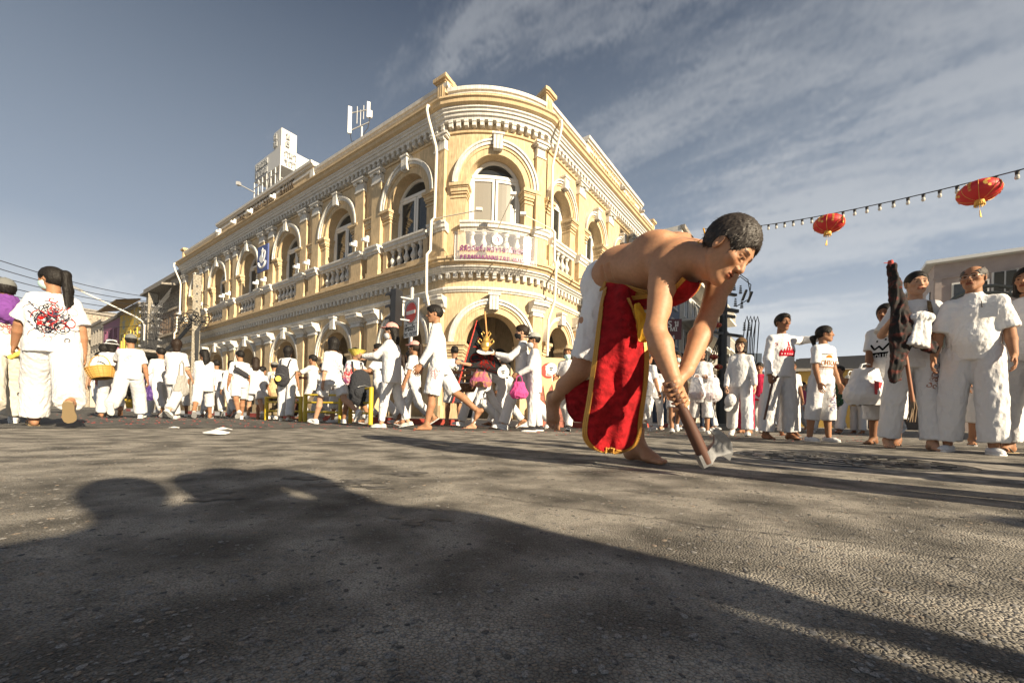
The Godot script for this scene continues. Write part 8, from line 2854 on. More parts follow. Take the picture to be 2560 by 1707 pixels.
	cloth_sack("gift_bag", "purple and red gift bag held by the half hidden man", "bag", wpos(J, J.palmL) + Vector3(-0.04, 0.14, 0.1), 0.28, 0.24, print_cloth("gift", [Color(0.45, 0.12, 0.40), Color(0.75, 0.70, 0.70), Color(0.62, 0.12, 0.16), Color(0.30, 0.08, 0.34)]))
	J = person({"x": -1.92, "d": 6.55, "yaw": -92, "h": 1.62, "girth": 1.16, "legs": [[10, 4, 2, 0], [-12, 12, 2, 12]], "low": "slim", "hair": "long", "face": "woman", "tone": 0, "feet": "slip", "feetmat": cream, "sleeve": "long", "cap": pinkc, "mask": W, "masky": -0.03, "arms": {"L": {"to": Vector3(0.10, 1.16, 0.46)}, "R": {"to": Vector3(-0.08, 1.16, 0.46)}}, "hands": {"L": "flat", "R": "flat"}, "loose": 1.12, "hem": 0.18, "res": 0.0145, "group": G, "label": "woman in a pink cap and lowered mask carrying a yellow offering bowl"})
	var ob := thing("offering_bowl", "yellow and green offering bowl on the hands of the woman in the pink cap", "bowl", wpos(J, (J.palmL + J.palmR) * 0.5) + Vector3(-0.05, 0.01, 0))
	var obm := MB.new(); obm.lathe([Vector2(0.05, 0), Vector2(0.07, 0.02), Vector2(0.13, 0.09), Vector2(0.14, 0.10), Vector2(0.12, 0.10), Vector2(0.0, 0.085)], 20)
	part("bowl", obm.mesh(), yellow, ob)
	var obg := MB.new()
	for i in 14: obg.box(Transform3D(Basis(Vector3.UP, TAU * i / 14), Vector3(sin(TAU * i / 14), 0, cos(TAU * i / 14)) * 0.125 + Vector3(0, 0.098, 0)), Vector3(0.025, 0.018, 0.01))
	part("leaf_edging", obg.mesh(), mat("leaf_green", lin(0.10, 0.16, 0.03), 0.6), ob)
	J = person({"x": -1.83, "d": 7.7, "yaw": -100, "h": 1.58, "legs": WALK_R, "low": "slim", "hair": "tail", "haircol": 1, "face": "woman", "tone": 1, "feet": "sandal", "cap": pinkc, "group": G, "label": "second woman in a pink cap behind the striding man in long sleeves"})
	J = person({"x": -1.07, "d": 5.95, "yaw": -86, "h": 1.77, "legs": [[10, 2, 3, 0], [-30, 22, 3, 52]], "low": "shorts", "shortlen": 1.02, "hair": "short", "tone": 1, "feet": "bare", "sleeve": "long", "collar": true, "arms": {"L": [10, 8, 20], "R": [16, 6, 16]}, "look": [14, 4], "lean": 6, "loose": 1.04, "hem": 0.16, "res": 0.0135, "group": G, "label": "tall smiling barefoot man in a white turtleneck and knee length shorts"})
	print_on(J, "low", J.hipL.lerp(J.kneeL, 0.35) + J.lf * 0.08, -J.fw, Vector3.UP, 0.18, 0.24, print_mat("print_pink", scribble(128, 160, [Color(0.74, 0.45, 0.48), Color(0.80, 0.60, 0.62)], 18, 13)))
	J = person({"x": -1.28, "d": 9.0, "yaw": -165, "h": 1.70, "legs": STAND, "low": "shorts", "shortlen": 1.0, "hair": "buzz", "tone": 1, "feet": "sandal", "group": G, "label": "cropped haired man from behind with a dark emblem printed on his tee"})
	print_on(J, "top", J.chest - J.fw * 0.13 - J.up * 0.08, -J.lf, J.up, 0.26, 0.34, print_mat("print_emblem", scribble(160, 200, [Color(0.10, 0.09, 0.06), Color(0.35, 0.30, 0.12), Color(0.14, 0.13, 0.10)], 40, 6)))
	J = person({"x": -0.48, "d": 7.05, "yaw": -84, "h": 1.56, "legs": [[16, 4, 3, 0], [-26, 14, 3, 45]], "low": "slim", "hair": "pigtails", "haircol": 2, "face": "woman", "tone": 0, "feet": "bare", "hem": 0.22, "loose": 1.08, "arms": {"L": [40, 12, 60], "R": {"to": Vector3(-0.16, 1.14, 0.34)}}, "hands": {"R": "grip", "L": "grip"}, "res": 0.015, "group": G, "label": "barefoot girl with pink hair bows in leggings carrying a black flag"})
	var bow := part("hair_bow", K.bow if K.has("bow") else make_bow(), cloth("bow_pink", lin(0.62, 0.20, 0.34)), J.root, J.headt * Transform3D(Basis(), Vector3(0.05, 0.085, -0.06)))
	bow.name = "hair_bow"
	var fp := scribble(200, 240, [Color(0.50, 0.12, 0.09), Color(0.62, 0.18, 0.12), Color(0.40, 0.08, 0.07)], 30, 17, 3)
	pole_flag("tall black triangular flag with red lettering carried by the girl with pink bows", Vector3(-0.98, 0.42, -6.80), Vector3(-0.62, 1.80, -6.85), [Vector3(0.40, 1.28, 0.02), Vector3(0.66, 0.85, 0.05), Vector3(0.92, 0.42, 0.02), Vector3(0.50, 0.55, 0.0), Vector3(0.16, 0.62, 0.0)], cloth("flag_black", lin(0.022, 0.024, 0.026)), M.sign_red, print_mat("flag_red_print", fp))
	wicker_basket("dark wicker basket with a big hoop handle behind the black flag", gp(-0.85, 7.6, 0.66), 0.19, 0.14, mat("wicker_dark", lin(0.16, 0.08, 0.04), 0.7), W, 0.0, 0.34)
	cloth_sack("shoulder_bag", "pink and ochre shoulder bag at the waist of the girl with the flag", "bag", wpos(J, J.waist) + Vector3(-0.05, 0.18, 0.22), 0.34, 0.24, print_cloth("pouch", [Color(0.60, 0.25, 0.42), Color(0.55, 0.30, 0.45), Color(0.62, 0.48, 0.28), Color(0.66, 0.36, 0.50)]))
	J = person({"x": -0.16, "d": 7.5, "yaw": -92, "h": 1.62, "legs": [[8, 4, 3, 0], [-14, 24, 3, 30]], "low": "straight", "lean": 62, "hair": "short", "tone": 1, "feet": "sandal", "hem": 0.2, "loose": 1.1, "arms": {"L": [70, 8, 20], "R": [60, 8, 20]}, "group": G, "label": "stooping person in white bent forward behind the girl with the flag"})
	J = person({"x": 0.16, "d": 6.85, "yaw": -86, "h": 1.75, "legs": WALK_R, "low": "wide", "hair": "short", "haircol": 1, "tone": 0, "feet": "sneaker", "feetmat": W, "mask": black_mask, "sleeve": "long", "arms": {"L": {"to": Vector3(0.08, 1.20, 0.46)}, "R": {"to": Vector3(-0.06, 1.18, 0.48)}}, "hands": {"L": "flat", "R": "flat"}, "collar": true, "res": 0.0145, "group": G, "label": "man in a black mask holding a golden incense ornament before him"})
	golden_ornament(wpos(J, (J.palmL + J.palmR) * 0.5) + Vector3(-0.06, 0.02, 0.0))
	J = person({"x": 0.34, "d": 6.55, "yaw": -88, "h": 1.52, "legs": [[4, 2, 3, 0], [-6, 4, 3, 0]], "low": "straight", "hair": "short", "face": "child", "tone": 1, "feet": "sneaker", "feetmat": dark, "cap": cloth("cap_grey_light", lin(0.34, 0.33, 0.31)), "mask": W, "masky": -0.035, "sleeve": "long", "hem": 0.24, "loose": 1.08, "arms": {"L": {"to": Vector3(0.14, 0.98, 0.30)}, "R": [10, 8, 40]}, "hands": {"L": "grip"}, "res": 0.0145, "group": G, "label": "boy in a pale grey cap with lowered mask, holding a fan and pink bag"})
	hand_fan("round white fan with a printed diamond, held by the boy in the grey cap", wpos(J, J.palmL) + Vector3(-0.16, 0.06, 0.08), Vector3(-0.1, 0, 1), 0.092, 0.3, 1)
	cloth_sack("drawstring_bag", "shiny pink drawstring bag hanging in front of the boy in the grey cap", "bag", wpos(J, J.wriL) + Vector3(0.02, -0.02, 0.10), 0.25, 0.24, cloth("bag_magenta", lin(0.52, 0.07, 0.23), 0.5), 0.0, 0.7, 0.10)
	J = person({"x": 0.97, "d": 7.30, "yaw": -22, "h": 1.50, "legs": WALK_L, "low": "straight", "hair": "bob", "face": "child", "tone": 1, "feet": "sneaker", "feetmat": dark, "cap": beige, "mask": blue_mask, "masky": -0.045, "arms": {"R": {"to": Vector3(-0.22, 1.02, 0.24)}, "L": [10, 10, 40]}, "hands": {"R": "grip"}, "group": G, "label": "child in a beige cap facing the camera with mask under the chin"})
	hand_fan("round white fan with dark lettering beside the child in the beige cap", wpos(J, J.palmR) + Vector3(-0.06, 0.17, 0.04), Vector3(0, 0, 1), 0.10, 0.1, 2)
	# --- right of the picture
	var S := "people standing and watching on the right"
	J = person({"x": 2.72, "d": 8.4, "yaw": 120, "h": 1.62, "legs": WALK_L, "low": "slim", "hair": "short", "tone": 1, "feet": "sneaker", "group": G, "label": "person in slim white trousers half hidden by the red apron, walking right"})
	cloth_sack("plastic_bag", "bulging clear plastic bag between the red apron and the bent man's arm", "bag", gp(2.60, 8.2, 1.25), 0.40, 0.48, plastic, 0.0, 0.7, 0.08)
	J = person({"x": 3.02, "d": 7.65, "yaw": -12, "h": 1.50, "legs": WALK_R, "low": "shorts", "shortlen": 0.95, "hair": "short", "face": "child", "tone": 1, "feet": "sneaker", "mask": blue_mask, "group": S, "label": "boy in a pale blue mask seen between the bent man's arms"})
	J = person({"x": 3.62, "d": 7.95, "yaw": -25, "h": 1.60, "legs": STAND, "low": "capri", "hair": "bob", "face": "woman", "tone": 1, "feet": "slip", "sleeve": "long", "arms": {"R": {"to": Vector3(-0.12, 1.10, 0.28)}, "L": {"to": Vector3(0.08, 1.10, 0.28)}}, "hands": {"R": "grip", "L": "grip"}, "hem": 0.3, "group": S, "label": "woman in a long white tunic holding two clear plastic bags of sweets"})
	for q in [[-0.10, "clear plastic bag of yellow sweets held by the woman in the long tunic", Color(0.80, 0.66, 0.42), Color(0.75, 0.40, 0.40)], [0.20, "clear plastic bag of pink sweets held by the woman in the long tunic", Color(0.62, 0.22, 0.34), Color(0.70, 0.42, 0.50)]]:
		var pb := cloth_sack("plastic_bag", q[1], "bag", wpos(J, J.palmR) + Vector3(0.06 + q[0], 0.02, 0.12), 0.30, 0.42, plastic, 0.0, 0.7, 0.06)
		var cs := MB.new()
		var r := RandomNumberGenerator.new(); r.seed = 5
		for i in 60: cs.box(Transform3D(Basis.from_euler(Vector3(r.randf() * 3, r.randf() * 3, 0)), Vector3(r.randf_range(-0.11, 0.11), r.randf_range(0.03, 0.14), r.randf_range(-0.06, 0.06))), Vector3(0.035, 0.028, 0.03))
		part("sweets", cs.mesh(), print_cloth("sweets_%d" % int(q[0] * 100), [q[2], q[3], Color(0.9, 0.86, 0.78), q[2]]), pb)
	J = person({"x": 3.82, "d": 6.95, "yaw": -32, "h": 1.60, "legs": [[14, 8, 4, -6], [-12, 14, 4, 24]], "low": "wide", "hair": "bob", "face": "woman", "tone": 3, "feet": "slip", "cap": brown, "sleeve": "long", "arms": {"L": [8, 14, 14], "R": [2, 12, 16]}, "hands": {"R": "grip"}, "look": [-8, 2], "hem": 0.02, "res": 0.0145, "group": S, "label": "young woman in a dark brown cap and long white sleeves with black bob hair"})
	var cp := thing("sun_hat", "white sun hat carried in the right hand of the woman in the brown cap", "hat", wpos(J, J.palmR) + Vector3(0.0, -0.14, 0.05))
	part("crown", K.cap, W, cp, Transform3D(Basis(Vector3.RIGHT, 1.9) , Vector3.ZERO))
	J = person({"x": 3.74, "d": 5.80, "yaw": 6, "h": 1.72, "legs": [[2, 2, 7, 0], [-2, 2, 6, 0]], "low": "wide", "girth": 1.06, "hair": "short", "tone": 2, "feet": "bare", "sleeve": "long", "face": "old", "arms": {"L": {"to": Vector3(0.50, 1.40, 0.10), "pole": Vector3(0.6, 0.1, -0.6)}, "R": [4, 14, 16]}, "hands": {"R": ["grip", Vector3(0, -0.6, 1)], "L": ["relaxed", Vector3(0, 0.2, 1)]}, "hem": 0.06, "loose": 1.08, "look": [-4, 0], "res": 0.013, "folds": 0.0095, "group": S, "label": "man in a white long sleeved shirt with red print, arm round the girl"})
	var rp := Image.create(200, 200, false, Image.FORMAT_RGBA8)
	var rc := Color(0.62, 0.10, 0.17)
	rp.fill_rect(Rect2i(40, 128, 130, 34), rc)
	for i in 7: fill_tri(rp, Vector2(40 + i * 20, 130), Vector2(62 + i * 20, 130), Vector2(51 + i * 20, 112 - (3 - absi(3 - i)) * 9), rc)
	fill_tri(rp, Vector2(88, 100), Vector2(122, 100), Vector2(105, 60), rc)
	rp.fill_rect(Rect2i(99, 52, 12, 16), rc); rp.fill_rect(Rect2i(84, 86, 42, 5), Color(0, 0, 0, 0))
	for i in 6: rp.fill_rect(Rect2i(52 + i * 20, 138, 8, 12), Color(0.82, 0.70, 0.72))
	stroke(rp, [Vector2(14, 74), Vector2(22, 62), Vector2(32, 68), Vector2(28, 82), Vector2(16, 84)], 3, rc)
	print_on(J, "top", J.chest + J.fw * 0.13 + J.up * 0.0, J.lf, J.up, 0.36, 0.36, print_mat("print_temple", rp))
	var cn := thing("wooden_cane", "dark wooden cane hanging from the hand of the man with the red print", "cane", wpos(J, J.palmR))
	var cm := MB.new(); cm.tube([Vector3(0.03, 0.07, 0.06), Vector3.ZERO, Vector3(-0.16, -0.52, 0.10)], [0.017, 0.017, 0.014], 8)
	part("shaft", cm.mesh(), M.wood_dark, cn)
	J = person({"x": 4.10, "d": 5.50, "yaw": 14, "h": 1.50, "legs": [[2, 2, 5, 0], [-2, 2, 5, 0]], "low": "capri", "hair": "lowtail", "face": "child", "tone": 1, "feet": "slip", "arms": {"L": [6, 8, 12], "R": [6, 8, 12]}, "look": [38, 0], "hem": 0.04, "res": 0.013, "group": S, "label": "girl in a printed city name tee looking right beside the man's arm"})
	var ci := Image.create(256, 200, false, Image.FORMAT_RGBA8)
	var oc := Color(0.58, 0.38, 0.20)
	draw_text(ci, "CHICAGO", 26, 116, 46, oc)
	for i in 3: stroke(ci, [Vector2(40, 26 + i * 5), Vector2(200, 22 + i * 5)], 2, Color(0.45, 0.36, 0.34))
	for i in 20: fill_tri(ci, Vector2(120, 66), Vector2(120 + cos(PI * i / 20) * 40, 66 - sin(PI * i / 20) * 28), Vector2(120 + cos(PI * (i + 1) / 20) * 40, 66 - sin(PI * (i + 1) / 20) * 28), Color(0.72, 0.42, 0.14))
	for i in 12: ci.fill_rect(Rect2i(28 + i * 17, 150 + (i % 2) * 2, 12, 16), Color(0.62, 0.46, 0.34))
	stroke(ci, [Vector2(30, 178), Vector2(236, 172)], 3, oc)
	print_on(J, "top", J.chest + J.fw * 0.12 - J.up * 0.05, J.lf, J.up, 0.30, 0.26, print_mat("print_city", ci))
	print_on(J, "low", J.hipL.lerp(J.kneeL, 0.7) + J.fw * 0.08, J.lf, Vector3.UP, 0.16, 0.30, print_mat("print_leg", scribble(110, 200, [Color(0.36, 0.34, 0.52), Color(0.62, 0.36, 0.20), Color(0.40, 0.42, 0.60)], 22, 31)))
	J = person({"x": 5.10, "d": 7.6, "yaw": -10, "h": 1.34, "headscale": 1.1, "legs": STAND, "hair": "short", "face": "child", "tone": 2, "feet": "sandal", "arms": {"R": [20, 8, 90]}, "group": S, "label": "small child standing between the man with red print and the girl"})
	J = person({"x": 8.15, "d": 10.3, "yaw": -60, "h": 1.70, "legs": WALK_L, "hair": "short", "tone": 2, "feet": "bare", "top": "none", "arms": {"L": [40, 16, 50], "R": [20, 10, 40]}, "group": S, "label": "bare armed man in a green embroidered apron behind the girl"})
	var ga := Field.new(Vector3(-0.4, 0.3, -0.3), Vector3(0.4, 1.5, 0.4), 0.02)
	ga.cone(J.chest + J.up * 0.05, J.pel, 0.145, 0.155, 0.03, J.fw, 1.3, 2)
	ga.cone(J.pel + J.fw * 0.14, J.pel + J.fw * 0.20 - Vector3.UP * 0.55, 0.13, 0.17, 0.04, J.fw, 4.0, 2)
	part("apron", netmesh(wrinkle(ga.net(), 0.012, Vector3(8, 4, 8))), print_cloth("green_brocade", [Color(0.05, 0.22, 0.12), Color(0.04, 0.16, 0.09), Color(0.10, 0.30, 0.16), Color(0.45, 0.16, 0.28)]), J.root)
	J = person({"x": 9.45, "d": 11.3, "yaw": -70, "h": 1.64, "legs": STAND, "hair": "mid", "tone": 2, "sleeve": "short", "feet": "sandal", "arms": {"L": [50, 16, 60]}, "hands": {"L": "grip"}, "group": S, "label": "person carrying an ochre yellow flag behind the plastic bag"})
	pole_flag("ochre yellow pointed flag with faded marks on a maroon pole, far right of the girl", Vector3(9.72, 0.62, -11.0), Vector3(9.22, 1.62, -11.0), [Vector3(-0.56, 0.92, 0.0), Vector3(-1.25, 0.50, 0.05), Vector3(-1.20, 0.15, 0.0), Vector3(-0.6, 0.12, 0.0), Vector3(-0.1, 0.3, 0.0)], cloth("flag_ochre", lin(0.50, 0.29, 0.06)), cloth("pole_maroon", lin(0.09, 0.02, 0.02)), print_mat("ochre_marks", scribble(128, 128, [Color(0.30, 0.20, 0.08)], 8, 44)))
	J = person({"x": 4.30, "d": 4.78, "yaw": -62, "h": 1.60, "girth": 1.08, "legs": STAND, "low": "capri", "hair": "mid", "face": "woman", "tone": 2, "feet": "sandal", "feetmat": dark, "arms": {"L": [20, 12, 40], "R": {"to": Vector3(-0.06, 0.92, 0.26)}}, "hands": {"R": "grip", "L": "grip"}, "topmat": cloth("tee_grey", lin(0.60, 0.60, 0.60)), "group": S, "label": "woman half hidden behind the black flag, white plastic bag in her hands"})
	var bt := Image.create(200, 200, false, Image.FORMAT_RGBA8)
	bt.fill_rect(Rect2i(10, 140, 180, 34), Color(0.06, 0.06, 0.06))
	draw_text(bt, "DOUBLE", 32, 168, 30, Color(0.75, 0.75, 0.75))
	stroke(bt, [Vector2(40, 90), Vector2(60, 120), Vector2(90, 100), Vector2(110, 126), Vector2(150, 84)], 9, Color(0.05, 0.05, 0.05))
	for e in [Vector2(70, 60), Vector2(120, 52)]: bt.fill_rect(Rect2i(int(e.x), int(e.y), 12, 12), Color(0.05, 0.05, 0.05))
	print_on(J, "top", J.chest + J.fw * 0.13 - J.up * 0.04, J.lf, J.up, 0.30, 0.34, print_mat("print_double", bt))
	var wb := cloth_sack("shopping_bag", "full white plastic shopping bag with a red mark, left of the boy's flag", "bag", gp(4.02, 4.72, 0.93), 0.42, 0.40, mat("plastic_white", lin(0.66, 0.65, 0.65), 0.4), 0.2, 0.8, 0.06)
	var wm := MB.new(); wm.prism([Vector2(-0.10, 0.10), Vector2(0.01, 0.08), Vector2(-0.04, -0.06), Vector2(-0.09, -0.05)], 0.004, Transform3D(Basis(), Vector3(0.0, 0.15, 0.172)))
	part("red_mark", wm.mesh(), cloth("mark_red", lin(0.42, 0.06, 0.07)), wb)
	J = person({"x": 3.88, "d": 4.02, "yaw": -28, "h": 1.69, "legs": [[4, 2, 5, 0], [-6, 2, 5, 0]], "low": "wide", "hair": "buzz", "face": "child", "tone": 0, "feet": "bare", "arms": {"R": {"to": Vector3(-0.24, 1.22, 0.30)}, "L": {"to": Vector3(-0.02, 1.16, 0.26)}}, "hands": {"R": ["grip", Vector3(0, 1, 0)], "L": "grip"}, "look": [4, 2], "hem": 0.12, "girth": 0.97, "sleevelen": 0.95, "sleevew": 1.15, "res": 0.0115, "folds": 0.0095, "group": S, "label": "boy with cropped black hair holding a furled black flag, necklace of plaited cord"})
	print_on(J, "low", J.hipL.lerp(J.kneeL, 0.55) + J.fw * 0.09 + J.lf * 0.03, J.lf, Vector3.UP, 0.18, 0.34, print_mat("print_boy_leg", scribble(120, 220, [Color(0.55, 0.35, 0.28), Color(0.35, 0.35, 0.45), Color(0.66, 0.50, 0.44)], 18, 61)))
	var ncl := MB.new()
	var fr: Vector3 = J.fw; var lf: Vector3 = J.lf; var nk: Vector3 = J.neck
	for e in [-1.0, 1.0]:
		ncl.tube([nk + lf * e * 0.055 - fr * 0.04 + J.up * 0.02, nk + lf * e * 0.085 + fr * 0.055 - J.up * 0.02, nk + lf * e * 0.085 + fr * 0.125 - J.up * 0.14, nk + lf * e * 0.075 + fr * 0.15 - J.up * 0.30], 0.017, 8)
	part("plaited_cord", ncl.mesh(), print_cloth("plait", [Color(0.45, 0.36, 0.24), Color(0.30, 0.22, 0.13), Color(0.55, 0.47, 0.34), Color(0.38, 0.30, 0.2)]), J.root)
	furled_flag(wpos(J, J.palmR))
	var ww := thing("white_cloth", "folded white cloth in the hands of the boy with the furled flag", "cloth", wpos(J, J.palmL) + Vector3(-0.02, -0.02, 0.04))
	var wf := Field.new(Vector3(-0.2, -0.35, -0.12), Vector3(0.2, 0.12, 0.12), 0.010)
	wf.ell(Vector3(0, 0.02, 0), Vector3(0.10, 0.05, 0.07), 0.02)
	wf.cone(Vector3(0.0, 0.0, 0.02), Vector3(-0.05, -0.24, 0.03), 0.07, 0.10, 0.03, Vector3.BACK, 2.6, 1)
	part("folds", netmesh(wrinkle(wf.net(), 0.012, Vector3(14, 4, 14))), W, ww)
	J = person({"x": 4.10, "d": 3.70, "yaw": -48, "h": 1.64, "girth": 1.10, "belly": 0.98, "legs": [[3, 2, 5, 0], [-3, 2, 5, 0]], "low": "wide", "hair": "balding", "haircol": 3, "face": "old", "tone": 1, "feet": "slip", "collar": true, "arms": {"L": [2, 14, 22], "R": [8, 14, 18]}, "look": [-16, -2], "hem": 0.06, "sleevelen": 0.92, "sleevew": 1.12, "res": 0.0115, "folds": 0.0095, "toeout": 16.0, "topmat": cloth("polo_white", lin(0.70, 0.70, 0.70)), "group": S, "label": "elderly balding man in glasses, white polo shirt and wide trousers"})
	glasses(J)
	var pk := MB.new()
	var pc: Vector3 = J.chest + J.fw * 0.158 + J.lf * 0.085 + J.up * 0.03
	pk.box(Transform3D(Basis(J.lf, J.up, J.fw), pc), Vector3(0.11, 0.12, 0.006))
	pk.box(Transform3D(Basis(J.lf, J.up, J.fw), pc + J.up * 0.055), Vector3(0.112, 0.022, 0.009))
	part("pocket", pk.mesh(), M.polo_white, J.root)
	var pn := MB.new(); pn.tube([pc + J.up * 0.085 - J.lf * 0.04 + J.fw * 0.006, pc + J.up * 0.03 - J.lf * 0.035 + J.fw * 0.008], 0.004, 6)
	part("pen", pn.mesh(), M.dark, J.root)
	J = person({"x": 4.66, "d": 3.75, "yaw": -70, "h": 1.66, "legs": STAND, "low": "wide", "hair": "bob", "face": "woman", "tone": 1, "feet": "sandal", "feetmat": sandal, "hem": 0.0, "res": 0.014, "topmat": cloth("tee_blueish", lin(0.66, 0.67, 0.70)), "group": S, "label": "person in white cut off by the right edge of the picture"})
	J = person({"x": 6.10, "d": 5.3, "yaw": -40, "h": 1.60, "legs": STAND, "low": "capri", "hair": "short", "tone": 1, "feet": "sandal", "group": S, "label": "person whose legs show between the elderly man and the right edge"})
	J = person({"x": 4.85, "d": 8.6, "yaw": -70, "h": 1.60, "legs": STAND, "low": "wide", "lowmat": cloth("silk_red", lin(0.45, 0.025, 0.07)), "hair": "short", "tone": 1, "feet": "bare", "topmat": cloth("silk_pink", lin(0.50, 0.08, 0.16)), "group": S, "label": "person in crimson silk costume behind the woman in the brown cap"})
	J = person({"x": 4.55, "d": 9.7, "yaw": -150, "h": 1.60, "legs": STAND, "low": "slim", "lowmat": cloth("denim_dark", lin(0.02, 0.028, 0.05)), "hair": "mid", "tone": 1, "feet": "sneaker", "topmat": cloth("tee_lilac", lin(0.25, 0.24, 0.36)), "group": S, "label": "person in dark jeans and lilac top by the black lamp pole"})
	# --- further back in the procession
	var far := [
		[-9.4, 11.0, -120, 1.6, "short", "long"], [-10.6, 10.6, -115, 1.62, "mid", "short"], [-9.3, 11.6, -130, 1.58, "bun", "short"], [-8.6, 12.0, -140, 1.66, "short", "short"], [-7.9, 11.6, -120, 1.6, "long", "long"],
		[-6.2, 11.6, -100, 1.62, "short", "short"], [-5.0, 11.2, -110, 1.58, "bob", "short"], [-3.6, 9.9, -95, 1.62, "mid", "long"], [-2.6, 9.7, -100, 1.58, "long", "short"], [-0.75, 8.6, -90, 1.66, "short", "short"], [-0.2, 8.9, -80, 1.60, "bob", "long"],
		[0.75, 9.0, 160, 1.55, "mid", "short"], [2.2, 9.6, 100, 1.62, "short", "short"], [3.4, 9.9, 150, 1.60, "mid", "short"], [4.1, 10.4, -20, 1.64, "short", "long"], [6.9, 11.2, -30, 1.6, "bob", "short"], [7.5, 12.6, 10, 1.64, "short", "short"], [8.9, 13.0, -60, 1.6, "mid", "short"], [10.4, 13.4, -40, 1.62, "short", "long"], [11.2, 12.0, -70, 1.66, "short", "short"], [5.9, 10.2, 20, 1.58, "bun", "short"],
		[-12.6, 11.4, -110, 1.62, "short", "short"], [-13.4, 10.6, -115, 1.6, "mid", "long"], [-5.6, 12.2, -120, 1.6, "short", "short"],
	]
	var names_far := ["white clad person in long sleeves behind the red backpack", "white clad person with loose hair in the gap left of the red backpack", "bun haired person behind the white bucket hat", "cropped haired person behind the man with the wicker basket", "long haired person behind the purple striped bag", "short haired person behind the boy with the crossbody bag", "bob haired person behind the small black backpack", "person in long sleeves behind the boy with the big backpack", "long haired person behind the offering bowl", "short haired person behind the black flag", "bob haired person in long sleeves behind the stooping figure", "person from behind near the terracotta standee", "person walking right behind the red apron", "person from behind beside the boy in the blue mask", "person in long sleeves behind the bags of sweets", "bob haired onlooker behind the small child", "short haired onlooker left of the green apron", "onlooker with loose hair behind the green apron", "onlooker in long sleeves right of the ochre flag", "short haired onlooker farthest right behind the ochre flag", "bun haired onlooker behind the man with the red print", "short haired walker behind the purple shawl", "walker in long sleeves at the far left edge", "short haired walker behind the child and the straw bag"]
	names_far.append_array(["green shirted onlooker far off right of the girl", "onlooker in a red top far off left of the ochre flag", "dark dressed onlooker far off behind the plastic bag", "onlooker in blue far off between the girl and the green apron", "onlooker in a yellow top in the distant crowd at right", "white clad onlooker deepest in the distant crowd at right", "onlooker in maroon behind the man with the red print", "onlooker in white far behind the woman in the brown cap", "walker in white filling the gap behind the bob haired woman", "walker in white behind the woman with the hair bun", "walker in white behind the pink caps", "walker with a dark bob behind the large black backpack"])
	far.append_array([[8.0, 12.4, -20, 1.64, "short", "short"], [9.5, 13.6, 30, 1.6, "mid", "short"], [8.9, 11.8, -120, 1.62, "bob", "short"], [7.4, 11.4, 60, 1.58, "short", "short"], [10.6, 14.6, -40, 1.6, "short", "short"], [9.9, 15.5, 10, 1.62, "mid", "long"], [5.6, 9.4, -40, 1.6, "short", "long"], [5.0, 10.8, 20, 1.62, "bob", "short"], [-4.3, 9.9, -110, 1.6, "short", "short"], [-7.9, 10.6, -120, 1.6, "mid", "long"], [-2.2, 8.9, -95, 1.62, "bob", "short"], [-3.9, 9.2, -100, 1.56, "bob", "long"]])
	var tints := {24: "cloth_green", 25: "silk_pink", 26: "cloth_dark", 27: "tee_lilac", 28: "paper_yellow", 30: "silk_red"}
	cloth("cloth_green", lin(0.06, 0.16, 0.08))
	var protos := {}
	for i in far.size():
		var q: Array = far[i]
		var key: String = q[4] + q[5] + str(i % 2)
		var nm: String = names_far[i]
		var o: Node3D
		if protos.has(key):
			o = protos[key].duplicate()
			o.name = numbered("person")
			add_child(o)
			o.position = gp(q[0], q[1])
			o.rotation.y = deg_to_rad(q[2])
			o.scale = Vector3.ONE * (q[3] / 1.6)
			tag(o, nm, "person", G if q[0] < 3.0 else S)
		else:
			o = person({"x": q[0], "d": q[1], "yaw": q[2], "h": q[3], "hair": q[4], "sleeve": q[5], "haircol": [0, 0, 1][i % 3], "tone": [1, 0, 2, 1][i % 4], "face": "woman" if q[4] != "short" else "man", "legs": [WALK_L, WALK_R, STAND][i % 3], "low": ["wide", "straight", "capri"][i % 3], "feet": ["sneaker", "sandal", "slip"][i % 3], "res": 0.020, "group": G if q[0] < 3.0 else S, "label": nm}).root
			protos[key] = o
		if tints.has(i): (o.get_node("shirt") as MeshInstance3D).material_override = M[tints[i]]

func make_bow() -> ArrayMesh:
	var b := MB.new()
	for i in 9:
		var a := TAU * i / 9
		b.tube([Vector3.ZERO, Vector3(cos(a), sin(a) * 0.8, 0.3) * 0.055, Vector3(cos(a + 0.4), sin(a + 0.4) * 0.8, -0.2) * 0.045, Vector3.ZERO], 0.010, 5)
	return b.mesh()

func print_cloth(called: String, cols: Array) -> StandardMaterial3D:
	if M.has(called): return M[called]
	var m := mat(called, Color.WHITE, 0.85)
	var t := NoiseTexture2D.new()
	var n := FastNoiseLite.new()
	n.seed = hash(called) % 1000
	n.noise_type = FastNoiseLite.TYPE_CELLULAR
	n.frequency = 0.04
	n.cellular_return_type = FastNoiseLite.RETURN_CELL_VALUE
	n.domain_warp_enabled = true
	t.noise = n
	t.width = 128
	t.height = 128
	t.seamless = true
	var g := Gradient.new()
	g.offsets = PackedFloat32Array([0.0, 0.4, 0.6, 0.85])
	g.colors = PackedColorArray(cols)
	g.interpolation_mode = Gradient.GRADIENT_INTERPOLATE_CONSTANT
	t.color_ramp = g
	tri_tex(m, t, 3.0, false)
	return m

